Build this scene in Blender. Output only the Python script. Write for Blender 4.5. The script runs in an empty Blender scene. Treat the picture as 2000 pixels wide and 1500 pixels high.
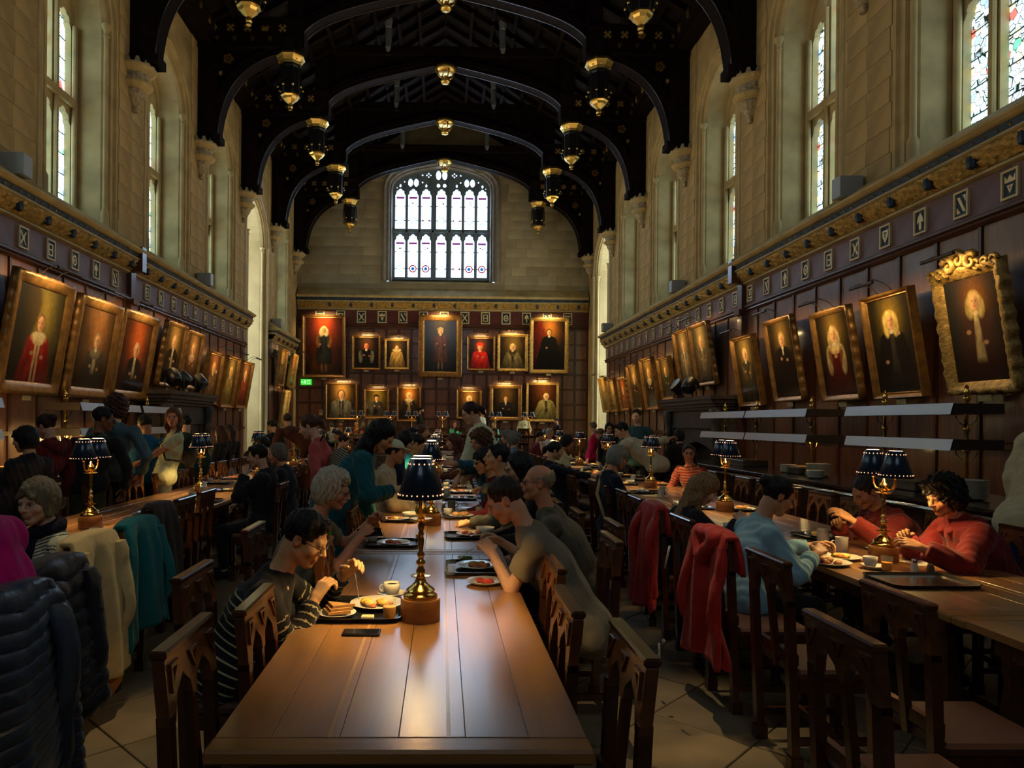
import bpy, math, random
import numpy as np
from mathutils import Vector, Matrix, noise as mnoise
from mathutils.geometry import tessellate_polygon
random.seed(7); np.random.seed(7)
R = math.radians; PI = math.pi
SC = bpy.context.scene; COL = SC.collection

# ---------------- camera, world, exposure ----------------
cd = bpy.data.cameras.new('camera'); cam = bpy.data.objects.new('camera', cd); COL.objects.link(cam)
YAW, ROLL, FPX, EYE = R(1.1), R(0.5), 1387.0, 1.62
cd.sensor_fit = 'HORIZONTAL'; cd.sensor_width = 36; cd.lens = 36 * FPX / 2000
cd.shift_x = (1000 - (864 + FPX * math.tan(YAW))) / 2000; cd.shift_y = (826 - 750) / 2000
cd.clip_start = 0.05; cd.clip_end = 200
cam.matrix_world = Matrix.Translation((0, 0, EYE)) @ Matrix.Rotation(-YAW, 4, 'Z') @ Matrix.Rotation(PI / 2, 4, 'X') @ Matrix.Rotation(ROLL, 4, 'Z')
SC.camera = cam
wd = bpy.data.worlds.new('world'); SC.world = wd; wd.use_nodes = True
wd.node_tree.nodes['Background'].inputs[0].default_value = (0.55, 0.68, 0.9, 1)
wd.node_tree.nodes['Background'].inputs[1].default_value = 1.0
SC.view_settings.view_transform = 'Standard'; SC.view_settings.look = 'None'
SC.view_settings.exposure = 0.55; SC.view_settings.gamma = 1.0
SC.view_settings.use_curve_mapping = False
cy = SC.cycles
cy.use_denoising = True; cy.use_adaptive_sampling = True; cy.adaptive_threshold = 0.03; cy.max_bounces = 7; cy.diffuse_bounces = 3; cy.glossy_bounces = 4
cy.transmission_bounces = 5; cy.transparent_max_bounces = 8; cy.sample_clamp_indirect = 3.0
cy.caustics_reflective = False; cy.caustics_refractive = False; cy.blur_glossy = 0.5
WIN_FAR, WIN_SIDE, LAMP_W, PIC_W = 5.2, 2.8, 16.0, 5.2     # light strengths
DAY = (0.62, 0.80, 1.0)
WARM = (1.0, 0.66, 0.23)

# ---------------- helpers ----------------
def tag(o, label=None, cat=None, group=None, kind=None):
    if label: o['label'] = label
    if cat: o['category'] = cat
    if group: o['group'] = group
    if kind: o['kind'] = kind
    return o
def empty(name, loc=(0, 0, 0), rz=0.0, label=None, cat=None, group=None, kind=None):
    o = bpy.data.objects.new(name, None); COL.objects.link(o); o.empty_display_size = 0.1
    o.location = loc; o.rotation_euler = (0, 0, rz)
    return tag(o, label, cat, group, kind)
KIDS = {}
def link(o, parent=None):
    COL.objects.link(o)
    if parent is not None:
        o.parent = parent; KIDS.setdefault(parent.name, []).append(o)
    return o
def clone(root, loc=None, rz=None, label=None, group=None, parent=None):
    c = root.copy()
    link(c, parent)
    if loc is not None: c.location = loc
    if rz is not None: c.rotation_euler = (0, 0, rz)
    if label: c['label'] = label
    if group: c['group'] = group
    for k in KIDS.get(root.name, []): clone(k, parent=c)
    return c
def inst(o, loc, parent, rot=None, scale=None):
    c = o.copy(); link(c, parent); c.location = loc
    if rot is not None: c.rotation_euler = rot
    if scale is not None: c.scale = scale
    return c

class MB:
    """collects faces of one mesh"""
    def __init__(s): s.v = []; s.f = []; s.n = 0
    def add(s, v, f):
        v = np.asarray(v, float).reshape(-1, 3); s.v.append(v)
        n = s.n; s.f += [tuple(i + n for i in q) for q in f]; s.n += len(v); return s
    def box(s, c, d, rz=0.0, taper=1.0):
        x, y, z = d[0] / 2, d[1] / 2, d[2] / 2; t = taper
        v = np.array([(-x, -y, -z), (x, -y, -z), (x, y, -z), (-x, y, -z), (-x * t, -y * t, z), (x * t, -y * t, z), (x * t, y * t, z), (-x * t, y * t, z)])
        if rz:
            ca, sa = math.cos(rz), math.sin(rz); v = v @ np.array([(ca, sa, 0), (-sa, ca, 0), (0, 0, 1)])
        return s.add(v + np.array(c), [(0, 3, 2, 1), (4, 5, 6, 7), (0, 1, 5, 4), (1, 2, 6, 5), (2, 3, 7, 6), (3, 0, 4, 7)])
    def bb(s, a, b):
        a = np.array(a, float); b = np.array(b, float); return s.box((a + b) / 2, np.abs(b - a))
    def bbox(s, c, d, e=.006):
        """box with chamfered edges (24 verts)"""
        d = np.array(d, float) / 2; e = min(e, d.min() * .6); v = []; 
        for ax in range(3):
            for sg in (-1, 1):
                o = [0, 1, 2]; o.remove(ax)
                for a, b in ((-1, -1), (1, -1), (1, 1), (-1, 1)):
                    p = [0, 0, 0]; p[ax] = sg * d[ax]; p[o[0]] = a * (d[o[0]] - e); p[o[1]] = b * (d[o[1]] - e); v.append(p)
        f = []
        def idx(ax, sg, a, b): return ax * 8 + (4 if sg > 0 else 0) + {(-1, -1): 0, (1, -1): 1, (1, 1): 2, (-1, 1): 3}[(a, b)]
        for k in range(6): f.append(tuple(range(k * 4, k * 4 + 4)))
        S = (-1, 1)
        for sx in S:
            for sy in S: f.append((idx(0, sx, sy, -1), idx(0, sx, sy, 1), idx(1, sy, sx, 1), idx(1, sy, sx, -1)))
            for sz in S: f.append((idx(0, sx, -1, sz), idx(0, sx, 1, sz), idx(2, sz, sx, 1), idx(2, sz, sx, -1)))
        for sy in S:
            for sz in S: f.append((idx(1, sy, -1, sz), idx(1, sy, 1, sz), idx(2, sz, 1, sy), idx(2, sz, -1, sy)))
        for sx in S:
            for sy in S:
                for sz in S: f.append((idx(0, sx, sy, sz), idx(1, sy, sx, sz), idx(2, sz, sx, sy)))
        return s.add(np.array(v) + np.array(c), f)
    def lathe(s, prof, c=(0, 0, 0), n=16, sx=1.0, sy=1.0, ang0=0.0):
        k = len(prof); a = ang0 + np.arange(n) * 2 * PI / n
        r = np.array([p[0] for p in prof]); z = np.array([p[1] for p in prof])
        v = np.zeros((k, n, 3)); v[..., 0] = r[:, None] * np.cos(a) * sx; v[..., 1] = r[:, None] * np.sin(a) * sy; v[..., 2] = z[:, None]
        f = [(i * n + j, i * n + (j + 1) % n, (i + 1) * n + (j + 1) % n, (i + 1) * n + j) for i in range(k - 1) for j in range(n)]
        if r[0] > 1e-5: f.append(tuple(range(n))[::-1])
        if r[-1] > 1e-5: f.append(tuple((k - 1) * n + j for j in range(n)))
        return s.add(v.reshape(-1, 3) + np.array(c), f)
    def tube(s, pts, r, n=8, cap=True, flat=1.0):
        pts = np.array(pts, float); m = len(pts)
        r = np.full(m, r) if np.isscalar(r) else np.array(r, float)
        t = np.gradient(pts, axis=0); t /= np.linalg.norm(t, axis=1)[:, None] + 1e-12
        u = np.array((0, 0, 1.)) if abs(t[0][2]) < .9 else np.array((1., 0, 0)); v = []
        for i in range(m):
            u = u - t[i] * (u @ t[i]); u /= np.linalg.norm(u) + 1e-12; w = np.cross(t[i], u)
            for j in range(n):
                a = 2 * PI * j / n; v.append(pts[i] + r[i] * (u * math.cos(a) * flat + w * math.sin(a)))
        f = [(i * n + j, i * n + (j + 1) % n, (i + 1) * n + (j + 1) % n, (i + 1) * n + j) for i in range(m - 1) for j in range(n)]
        if cap: f += [tuple(range(n))[::-1], tuple((m - 1) * n + j for j in range(n))]
        return s.add(v, f)
    def plate(s, outer, holes, a0, a1, fn, sides=True):
        """2D outline with holes extruded from depth a0 to a1; fn(u, v, depth) -> xyz"""
        loops = [outer] + list(holes)
        tri = tessellate_polygon([[Vector((p[0], p[1], 0)) for p in l] for l in loops])
        flat = [p for l in loops for p in l]; n = len(flat)
        v = [fn(p[0], p[1], a0) for p in flat] + [fn(p[0], p[1], a1) for p in flat]
        f = [tuple(t) for t in tri] + [tuple(i + n for i in t[::-1]) for t in tri]
        if sides:
            o = 0
            for l in loops:
                m = len(l)
                for i in range(m):
                    j = (i + 1) % m; f.append((o + i, o + j, n + o + j, n + o + i))
                o += m
        return s.add(v, f)
    def sweep(s, path, prof, closed=False, fn=None):
        """profile points given per path point by fn(i)-> list of xyz"""
        k = len(fn(0)); m = len(path); v = []
        for i in range(m): v += list(fn(i))
        f = []
        for i in range(m if closed else m - 1):
            i2 = (i + 1) % m
            for j in range(k - 1): f.append((i * k + j, i2 * k + j, i2 * k + j + 1, i * k + j + 1))
        return s.add(v, f)
    def build(s, name, mat, parent=None, smooth=False, loc=None, rz=None, auto=None):
        me = bpy.data.meshes.new(name)
        v = np.concatenate(s.v) if s.v else np.zeros((0, 3))
        me.from_pydata(v.tolist(), [], s.f)
        if mat is not None: me.materials.append(mat)
        if smooth:
            me.polygons.foreach_set('use_smooth', [True] * len(me.polygons))
            if auto: me.set_sharp_from_angle(angle=R(auto))
        o = bpy.data.objects.new(name, me); link(o, parent)
        if loc is not None: o.location = loc
        if rz is not None: o.rotation_euler = (0, 0, rz)
        return o
def fast_mesh(name, v, quads, mat, parent=None, smooth=True, col=None, uv=None):
    """numpy arrays of verts and quads"""
    me = bpy.data.meshes.new(name); v = np.asarray(v, np.float32); q = np.asarray(quads, np.int32)
    me.vertices.add(len(v)); me.vertices.foreach_set('co', v.ravel())
    me.loops.add(q.size); me.loops.foreach_set('vertex_index', q.ravel())
    k = q.shape[1]; me.polygons.add(len(q)); me.polygons.foreach_set('loop_start', np.arange(len(q), dtype=np.int32) * k)
    me.polygons.foreach_set('use_smooth', np.full(len(q), smooth))
    me.update(calc_edges=True)
    if col is not None:
        a = me.color_attributes.new('Col', 'FLOAT_COLOR', 'POINT')
        c = np.ones((len(v), 4), np.float32); c[:, :3] = col; a.data.foreach_set('color', c.ravel())
    if uv is not None:
        a = me.attributes.new('par', 'FLOAT_VECTOR', 'POINT'); a.data.foreach_set('vector', np.asarray(uv, np.float32).ravel())
    if mat is not None: me.materials.append(mat)
    o = bpy.data.objects.new(name, me); link(o, parent); return o
def arcpts(cx, cz, r, a0, a1, n): return [(cx + r * math.cos(R(a0 + (a1 - a0) * i / n)), cz + r * math.sin(R(a0 + (a1 - a0) * i / n))) for i in range(n + 1)]

# ---------------- materials ----------------
def L(h):
    """sRGB 0-255 triple to linear"""
    return tuple(((c / 255) / 12.92 if c / 255 <= .04045 else ((c / 255 + .055) / 1.055) ** 2.4) for c in h)
MATS = {}
def M(name, col=(.5, .5, .5), rough=.6, metal=0.0, bump=None, var=None, stretch=(1, 1, 1), coat=0.0, emit=None, rnd=0.0, spec=.5, col2=None, sheen=0.0, trans=0.0, alpha=1.0, nrough=None, attr=None, stripes=None, crough=.12):
    if name in MATS: return MATS[name]
    m = bpy.data.materials.new(name); m.use_nodes = True; nt = m.node_tree; N, K = nt.nodes, nt.links
    b = N['Principled BSDF']; I = b.inputs
    I['Base Color'].default_value = (*col, 1); I['Roughness'].default_value = rough; I['Metallic'].default_value = metal
    I['Specular IOR Level'].default_value = spec; I['Coat Weight'].default_value = coat; I['Coat Roughness'].default_value = crough
    I['Sheen Weight'].default_value = sheen; I['Transmission Weight'].default_value = trans; I['Alpha'].default_value = alpha
    if emit: I['Emission Color'].default_value = (*emit[0], 1); I['Emission Strength'].default_value = emit[1]
    tc = N.new('ShaderNodeTexCoord'); mp = N.new('ShaderNodeMapping'); mp.inputs['Scale'].default_value = stretch
    K.new(tc.outputs['Object'], mp.inputs[0]); out = None
    if attr or stripes:
        at = N.new('ShaderNodeAttribute'); at.attribute_name = attr or 'par'
    if attr: out = at.outputs['Color']
    if stripes:   # (frequency, duty, colour of the stripe)
        sx = N.new('ShaderNodeSeparateXYZ'); K.new(at.outputs['Vector'], sx.inputs[0])
        mu = N.new('ShaderNodeMath'); mu.operation = 'MULTIPLY'; mu.inputs[1].default_value = stripes[0]; K.new(sx.outputs[0], mu.inputs[0])
        fr = N.new('ShaderNodeMath'); fr.operation = 'FRACT'; K.new(mu.outputs[0], fr.inputs[0])
        lt = N.new('ShaderNodeMath'); lt.operation = 'LESS_THAN'; lt.inputs[1].default_value = stripes[1]; K.new(fr.outputs[0], lt.inputs[0])
        g = lt.outputs[0]
        if len(stripes) > 3:
            gt = N.new('ShaderNodeMath'); gt.operation = 'GREATER_THAN'; gt.inputs[1].default_value = stripes[3]; K.new(sx.outputs[1], gt.inputs[0])
            mm = N.new('ShaderNodeMath'); mm.operation = 'MULTIPLY'; K.new(g, mm.inputs[0]); K.new(gt.outputs[0], mm.inputs[1]); g = mm.outputs[0]
        mx = N.new('ShaderNodeMix'); mx.data_type = 'RGBA'; K.new(g, mx.inputs[0]); mx.inputs[6].default_value = (*col, 1); mx.inputs[7].default_value = (*stripes[2], 1); out = mx.outputs[2]
    if var or rnd:
        sc, amt = var or (1, 0)
        no = N.new('ShaderNodeTexNoise'); no.inputs['Scale'].default_value = sc; no.inputs['Detail'].default_value = 5; K.new(mp.outputs[0], no.inputs[0])
        src = no.outputs[0]
        oi = N.new('ShaderNodeObjectInfo')
        ma = N.new('ShaderNodeMath'); ma.operation = 'MULTIPLY_ADD'; K.new(oi.outputs['Random'], ma.inputs[0]); ma.inputs[1].default_value = rnd; ma.inputs[2].default_value = -rnd / 2
        ad = N.new('ShaderNodeMath'); ad.operation = 'ADD'; K.new(ma.outputs[0], ad.inputs[0])
        mr = N.new('ShaderNodeMapRange'); mr.inputs[1].default_value = .3; mr.inputs[2].default_value = .7; mr.inputs[3].default_value = 1 - amt; mr.inputs[4].default_value = 1 + amt * .6
        K.new(src, mr.inputs[0]); K.new(mr.outputs[0], ad.inputs[1])
        if col2 and not out:
            mx = N.new('ShaderNodeMix'); mx.data_type = 'RGBA'; mr2 = N.new('ShaderNodeMapRange'); mr2.inputs[1].default_value = .35; mr2.inputs[2].default_value = .65
            K.new(src, mr2.inputs[0]); K.new(mr2.outputs[0], mx.inputs[0]); mx.inputs[6].default_value = (*col, 1); mx.inputs[7].default_value = (*col2, 1); out = mx.outputs[2]
        vm = N.new('ShaderNodeVectorMath'); vm.operation = 'SCALE'
        if out: K.new(out, vm.inputs[0])
        else: vm.inputs[0].default_value = col
        K.new(ad.outputs[0], vm.inputs['Scale']); out = vm.outputs[0]
        if nrough:
            m3 = N.new('ShaderNodeMapRange'); m3.inputs[1].default_value = .3; m3.inputs[2].default_value = .7; m3.inputs[3].default_value = nrough[0]; m3.inputs[4].default_value = nrough[1]
            K.new(src, m3.inputs[0]); K.new(m3.outputs[0], I['Roughness'])
    if out: K.new(out, I['Base Color'])
    if bump:
        n2 = N.new('ShaderNodeTexNoise'); n2.inputs['Scale'].default_value = bump[0]; n2.inputs['Detail'].default_value = 4; K.new(mp.outputs[0], n2.inputs[0])
        bp = N.new('ShaderNodeBump'); bp.inputs['Strength'].default_value = bump[1]; bp.inputs['Distance'].default_value = bump[2] if len(bump) > 2 else .01
        K.new(n2.outputs[0], bp.inputs['Height']); K.new(bp.outputs[0], I['Normal'])
    MATS[name] = m; return m
STONE = M('limestone', (.42, .30, .135), .85, bump=(9, .35, .02), var=(1.6, .3), rnd=.14, spec=.2)
STONE_L = M('dressed stone', (.48, .37, .185), .8, bump=(14, .25, .01), var=(2.5, .22), spec=.2)
STONE_GAP = M('mortar', (.17, .14, .10), .95)
STONE_FAR = M('far limestone', (.38, .32, .21), .85, bump=(9, .35, .02), var=(1.2, .3), rnd=.3, spec=.2)
PANEL = M('oak panel', (.165, .062, .030), .40, bump=(18, .25, .006), var=(3.5, .38), stretch=(6, 6, .7), rnd=.35, coat=.6, spec=.7)
RAIL = M('oak rail', (.085, .030, .016), .35, bump=(18, .2, .005), var=(3, .3), stretch=(5, 5, .8), coat=.3)
FRIEZE = M('frieze board', (.16, .085, .085), .5, var=(3, .3), stretch=(1, 1, 1), rnd=.15)
TABLE = M('table oak', (.37, .175, .058), .36, bump=(26, .08, .002), var=(2.6, .22), stretch=(9, .7, 9), rnd=.28, coat=1.0, crough=.24, spec=.8, nrough=(.3, .42))
TEDGE = M('table end board', (.40, .19, .055), .3, bump=(26, .16, .003), var=(2.6, .3), stretch=(.7, 9, 9), coat=.3)
CHAIR = M('chair oak', (.078, .024, .010), .26, bump=(22, .15, .003), var=(4, .35), stretch=(4, 4, 1), rnd=.3, coat=.5)
CARVE = M('carved chair oak', (.15, .050, .014), .28, bump=(60, .35, .004), var=(6, .4), stretch=(2, 2, 2), rnd=.25, coat=.45)
LEATHER = M('brown leather', (.10, .042, .024), .42, bump=(60, .2, .002), rnd=.3)
ROOF = M('roof timber', (.009, .005, .004), .8, spec=.10, bump=(12, .4, .01), var=(3, .4), stretch=(2, 2, 2))
ROOFB = M('roof board', (.007, .005, .006), .7, spec=.15, bump=(12, .4, .01), var=(4, .5), stretch=(1, 6, 1), rnd=.4)
MOULD = M('polished arch mould', (.02, .014, .012), .28, coat=.35)
GOLD = M('gilding', (.75, .50, .14), .36, 1.0, bump=(25, .2, .004))
GILT = M('gilt carving', (.46, .29, .08), .45, .45, bump=(38, .9, .012), var=(14, .5))
GILTD = M('dark gilt moulding', (.30, .155, .045), .36, .55, bump=(30, .4, .006), var=(9, .4))
BRASS = M('brass', (.78, .50, .13), .17, 1.0)
CREST = M('painted cream moulding', (.44, .35, .18), .55, var=(4, .2))
BLUE = M('blue paint', (.012, .030, .060), .5, var=(8, .3))
BLACK = M('black paint', (.006, .006, .007), .35)
STEEL = M('brushed steel', (.60, .62, .66), .36, .55, bump=(40, .1, .002), stretch=(1, .1, 6))
CHROME = M('chrome', (.8, .8, .8), .12, 1.0)
CERAMIC = M('white china', (.78, .72, .60), .18, coat=.4)
TRAYM = M('black tray', (.012, .011, .012), .25, coat=.4)
# ================= the hall =================
XW, YN, YF, ZW = 6.05, -4.5, 29.5, 11.15
TR = [13.85 + 3.75 * k for k in range(-3, 5)]
def struct(o, label=None):
    o['kind'] = 'structure'
    if label: o['label'] = label
    return o
# ---- floor of diagonal stone slabs
FLOORB = M('floor bed', (.02, .017, .013), .9)
TILE = M('floor slab', (.27, .205, .12), .45, bump=(14, .2, .004), var=(3, .3), rnd=.4)
flo = struct(MB().bb((-XW - .9, YN - .6, -.2), (XW + .9, YF + .3, -.012)).build('floor', FLOORB), 'worn diagonal stone slab floor of the hall')
ts = .56; a = ts / 2 - .004
tile = MB().bbox((0, 0, -.012), (2 * a, 2 * a, .024), .004).build('floor_tile', TILE, flo)
tile.rotation_euler = (0, 0, PI / 4); rest = MB(); n_t = 0; cells = []
dg = ts / math.sqrt(2)
for i in range(-16, 17):
    for j in range(-12, 62):
        if (i + j) % 2: continue
        x, y = i * dg, j * dg
        if abs(x) < XW - .2 and YN + .2 < y < 24.6: cells.append((abs(x) + max(0, 2.4 - y) * 6 + y * .45, x, y))
cells.sort()
for k, (_, x, y) in enumerate(cells):
    if k == 0: tile.location = (x, y, random.uniform(-.001, .001))
    elif k < 290: inst(tile, (x, y, random.uniform(-.0015, .0015)), flo)
    else: rest.box((x, y, -.012), (2 * a, 2 * a, .024), PI / 4)
tag(rest.build('floor_tile_field', TILE, flo), kind='stuff')
# ---- dais at the far end
DAIS = M('dais board', (.07, .035, .02), .4, var=(3, .3))
struct(MB().bb((-XW, 24.9, -.01), (XW, YF, .45)).bb((-XW, 24.6, -.01), (XW, 24.9, .22)).build('floor_dais', DAIS), 'raised wooden dais at the far end of the hall')

def arch(hw, z0, zs, za, n=9, base=True):
    """outline of a four-centred arch, from lower left over the top to lower right"""
    h = za - zs; pts = [(-hw, z0)] if base else []
    P = [np.array(p) for p in ((-hw, zs), (-hw, zs + .62 * h), (-.55 * hw, zs + .86 * h), (0, za))]
    c = [tuple((1 - t) ** 3 * P[0] + 3 * (1 - t) ** 2 * t * P[1] + 3 * (1 - t) * t * t * P[2] + t ** 3 * P[3]) for t in np.linspace(0, 1, n)]
    pts += c + [(-p[0], p[1]) for p in c[::-1][1:]]
    if base: pts.append((hw, z0))
    return pts
def ogee(hw, z0, zs, za, n=5):
    """cusped head of a window light"""
    h = za - zs; r = hw
    pts = [(-r, z0), (-r, zs), (-r * .98, zs + .18 * h), (-r * .72, zs + .42 * h), (-r * .78, zs + .52 * h), (-r * .66, zs + .74 * h), (-r * .36, zs + .78 * h), (-r * .24, zs + .94 * h), (0, za)]
    return pts + [(-x, z) for x, z in pts[::-1][1:]]
# ---- stained glass
def glassmat(name, strength, tint=(1, 1, 1), dia=9.0):
    m = bpy.data.materials.new(name); m.use_nodes = True; nt = m.node_tree; N, K = nt.nodes, nt.links
    b = N['Principled BSDF']; b.inputs['Base Color'].default_value = (.05, .06, .07, 1); b.inputs['Roughness'].default_value = .15
    tc = N.new('ShaderNodeTexCoord'); mp = N.new('ShaderNodeMapping'); K.new(tc.outputs['Object'], mp.inputs[0])
    mp.inputs['Rotation'].default_value = (R(45), R(45), 0) if dia < 0 else (R(38), R(38), 0)
    d = abs(dia); vo = N.new('ShaderNodeTexVoronoi'); vo.distance = 'MANHATTAN'; vo.inputs['Scale'].default_value = d; vo.inputs['Randomness'].default_value = .55; K.new(tc.outputs['Object'], vo.inputs[0])
    ve = N.new('ShaderNodeTexVoronoi'); ve.feature = 'DISTANCE_TO_EDGE'; ve.inputs['Scale'].default_value = d; ve.inputs['Randomness'].default_value = .55; K.new(tc.outputs['Object'], ve.inputs[0])
    ed = N.new('ShaderNodeMapRange'); ed.inputs[1].default_value = .02; ed.inputs[2].default_value = .07; K.new(ve.outputs['Distance'], ed.inputs[0])
    sx = N.new('ShaderNodeSeparateColor'); K.new(vo.outputs['Color'], sx.inputs[0])
    cr = N.new('ShaderNodeValToRGB'); cr.color_ramp.interpolation = 'CONSTANT'; e = cr.color_ramp.elements
    cols = [(0, (.80, .93, 1)), (.34, (.62, .88, .82)), (.56, (.92, .95, .86)), (.76, (.95, .75, .35)), (.84, (.75, .85, 1)), (.90, (.25, .38, .75)), (.94, (.55, .08, .06)), (.97, (.10, .35, .18))]
    e[0].position = 0; e[0].color = (*cols[0][1], 1); e[1].position = cols[1][0]; e[1].color = (*cols[1][1], 1)
    for p, c in cols[2:]: q = e.new(p); q.color = (*c, 1)
    K.new(sx.outputs[0], cr.inputs[0])
    mu = N.new('ShaderNodeVectorMath'); mu.operation = 'SCALE'; K.new(cr.outputs[0], mu.inputs[0]); K.new(ed.outputs[0], mu.inputs['Scale'])
    mt = N.new('ShaderNodeVectorMath'); mt.operation = 'MULTIPLY'; K.new(mu.outputs[0], mt.inputs[0]); mt.inputs[1].default_value = tint
    K.new(mt.outputs[0], b.inputs['Emission Color']); b.inputs['Emission Strength'].default_value = strength
    return m
GLASS_S = glassmat('leaded glass', WIN_SIDE, (.72, .90, 1.0), 11)
# ---- side windows
WIN = {}
def side_window(sg, yc, num, proto=None):
    """three lights in two tiers under a pointed arch; sg -1 left, 1 right; local u along y"""
    if proto:
        return clone(proto, loc=(0, yc, 0), label=None)
    w = struct(empty('window_%d' % num, (0, yc, 0)), None)
    fn = lambda u, v, d: (sg * d, u, v)
    lw, mw = .47, .14; ctr = [-(lw + mw), 0, lw + mw]; zs, za = 8.62, 9.62
    fr = MB(); W = .92
    ho = []
    for c in ctr:
        ho.append([(c + x, z) for x, z in ogee(lw / 2, 5.32, 6.78, 7.1)])
        top = 8.52 if c else 8.95
        ho.append([(c + x, z) for x, z in ogee(lw / 2, 7.36, top, top + .3)])
    for c, z, r in ((-.43, 9.08, .07), (.43, 9.08, .07), (-.2, 9.36, .06), (.2, 9.36, .06)): ho.append([(c + r * math.cos(t), z + 1.4 * r * math.sin(t)) for t in np.linspace(0, 2 * PI, 9)[:-1]])
    fr.plate(arch(W, 5.1, zs, za), ho, 6.67, 6.78, fn)
    fr.build('window_frame', STONE_L, w)
    for c in (ctr[0] / 2, ctr[2] / 2):
        MB().tube([(sg * 6.63, c, 5.2), (sg * 6.63, c, 8.9)], .045, 8).bb((sg * 6.60, c - .02, 5.2), (sg * 6.67, c + .02, 8.9)).build('mullion', STONE_L, w, True, auto=40)
    for c in (-W + .05, W - .05): MB().tube([(sg * 6.61, c, 5.2), (sg * 6.61, c, 8.62)], .05, 8).build('jamb_roll', STONE_L, w, True)
    MB().bb((sg * 6.58, -W, 7.16), (sg * 6.68, W, 7.3)).build('transom', STONE_L, w)
    for i, c in enumerate(ctr):
        for (a, b) in ((5.3, 7.12), (7.34, 9.3 if c == 0 else 8.86)):
            MB().bb((sg * 6.79, c - lw / 2 - .02, a), (sg * 6.80, c + lw / 2 + .02, b)).build('pane', GLASS_S, w)
            bars = MB()
            for z in np.arange(a + .3, b - .1, .36): bars.bb((sg * 6.775, c - lw / 2, z), (sg * 6.79, c + lw / 2, z + .014))
            bars.build('saddle_bar', BLACK, w)
    # moulded jambs and arch
    prof = [(0, 6.035), (.02, 6.02), (.06, 6.03), (.08, 6.08), (.13, 6.10), (.14, 6.07), (.19, 6.07), (.21, 6.13), (.27, 6.15), (.30, 6.12), (.34, 6.18), (.34, 6.60), (.37, 6.62), (.385, 6.66)]
    base = arch(1.28, 5.0, zs, 9.98); n = len(base)
    outs = [arch(1.28 - o, 5.0, zs, 9.98 - o * 1.06) for o, d in prof]
    MB().sweep(base, prof, fn=lambda i: [(sg * prof[j][1], outs[j][i][0], outs[j][i][1]) for j in range(len(prof))]).build('arch_moulding', STONE_L, w, False)
    for s in (-1, 1):
        MB().lathe([(.075, 5.0), (.075, 5.35), (.045, 5.42), (.042, 8.5), (.06, 8.52), (.045, 8.56), (.05, 8.62), (.085, 8.68), (.08, 8.74)], (sg * 6.12, s * .99, 0), 10).build('shaft', STONE_L, w, True, auto=50)
    MB().add([(sg * 6.02, -1.3, 4.95), (sg * 6.02, 1.3, 4.95), (sg * 6.7, 1.3, 5.32), (sg * 6.7, -1.3, 5.32)], [(0, 1, 2, 3)]).build('sloping_sill', STONE_L, w)
    return w
def side_wall(sg, name, wins, oriel):
    holes = [[(yc + u, v) for u, v in arch(1.28, 4.9, 8.62, 9.98)] for yc in wins]
    holes.append([(oriel + u, v) for u, v in arch(1.12, .02, 7.45, 8.75)])
    fn = lambda u, v, d: (sg * d, u, v)
    w = struct(MB().plate([(YN, 0), (YF + .3, 0), (YF + .3, ZW), (YN, ZW)], holes, 6.05, 6.85, fn).build(name, STONE_L if 0 else STONE))
    return w
winL = [4.43, 8.18, 11.93, 15.68, 19.43, 26.93]; winR = [4.43, 8.18, 11.93, 15.68, 19.43, 23.18]
wall_left = side_wall(-1, 'wall_left', winL, 23.05); wall_right = side_wall(1, 'wall_right', winR, 27.0)
nw = 0
for sg, ws in ((-1, winL), (1, winR)):
    pr = None
    for yc in ws:
        nw += 1
        if pr is None: pr = side_window(sg, yc, nw)
        else: side_window(sg, yc, nw, pr).name = 'window_%d' % nw
# ---- ashlar blocks on the piers
blk = MB().bbox((0, 0, 0), (.02, .525, .340), .002).build('stone_block', STONE, wall_left)
blk.location = (-6.045, 13.6, 5.3); first = True
for sg, wall, piers in ((-1, wall_left, [10.05, 13.8, 17.55, 21.25, 25.0]), (1, wall_right, [10.05, 13.8, 17.55, 21.3, 25.0])):
    for yc in piers:
        for r_ in range(17):
            z = 5.17 + r_ * .345
            for q in (0, 1):
                off = (.265 if q else -.265); 
                if abs(z - 8.1) < .7 and abs(off) < .2: continue
                inst(blk, (sg * 6.045, yc + off + (.02 if r_ % 2 else -.02), z), wall)
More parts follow.
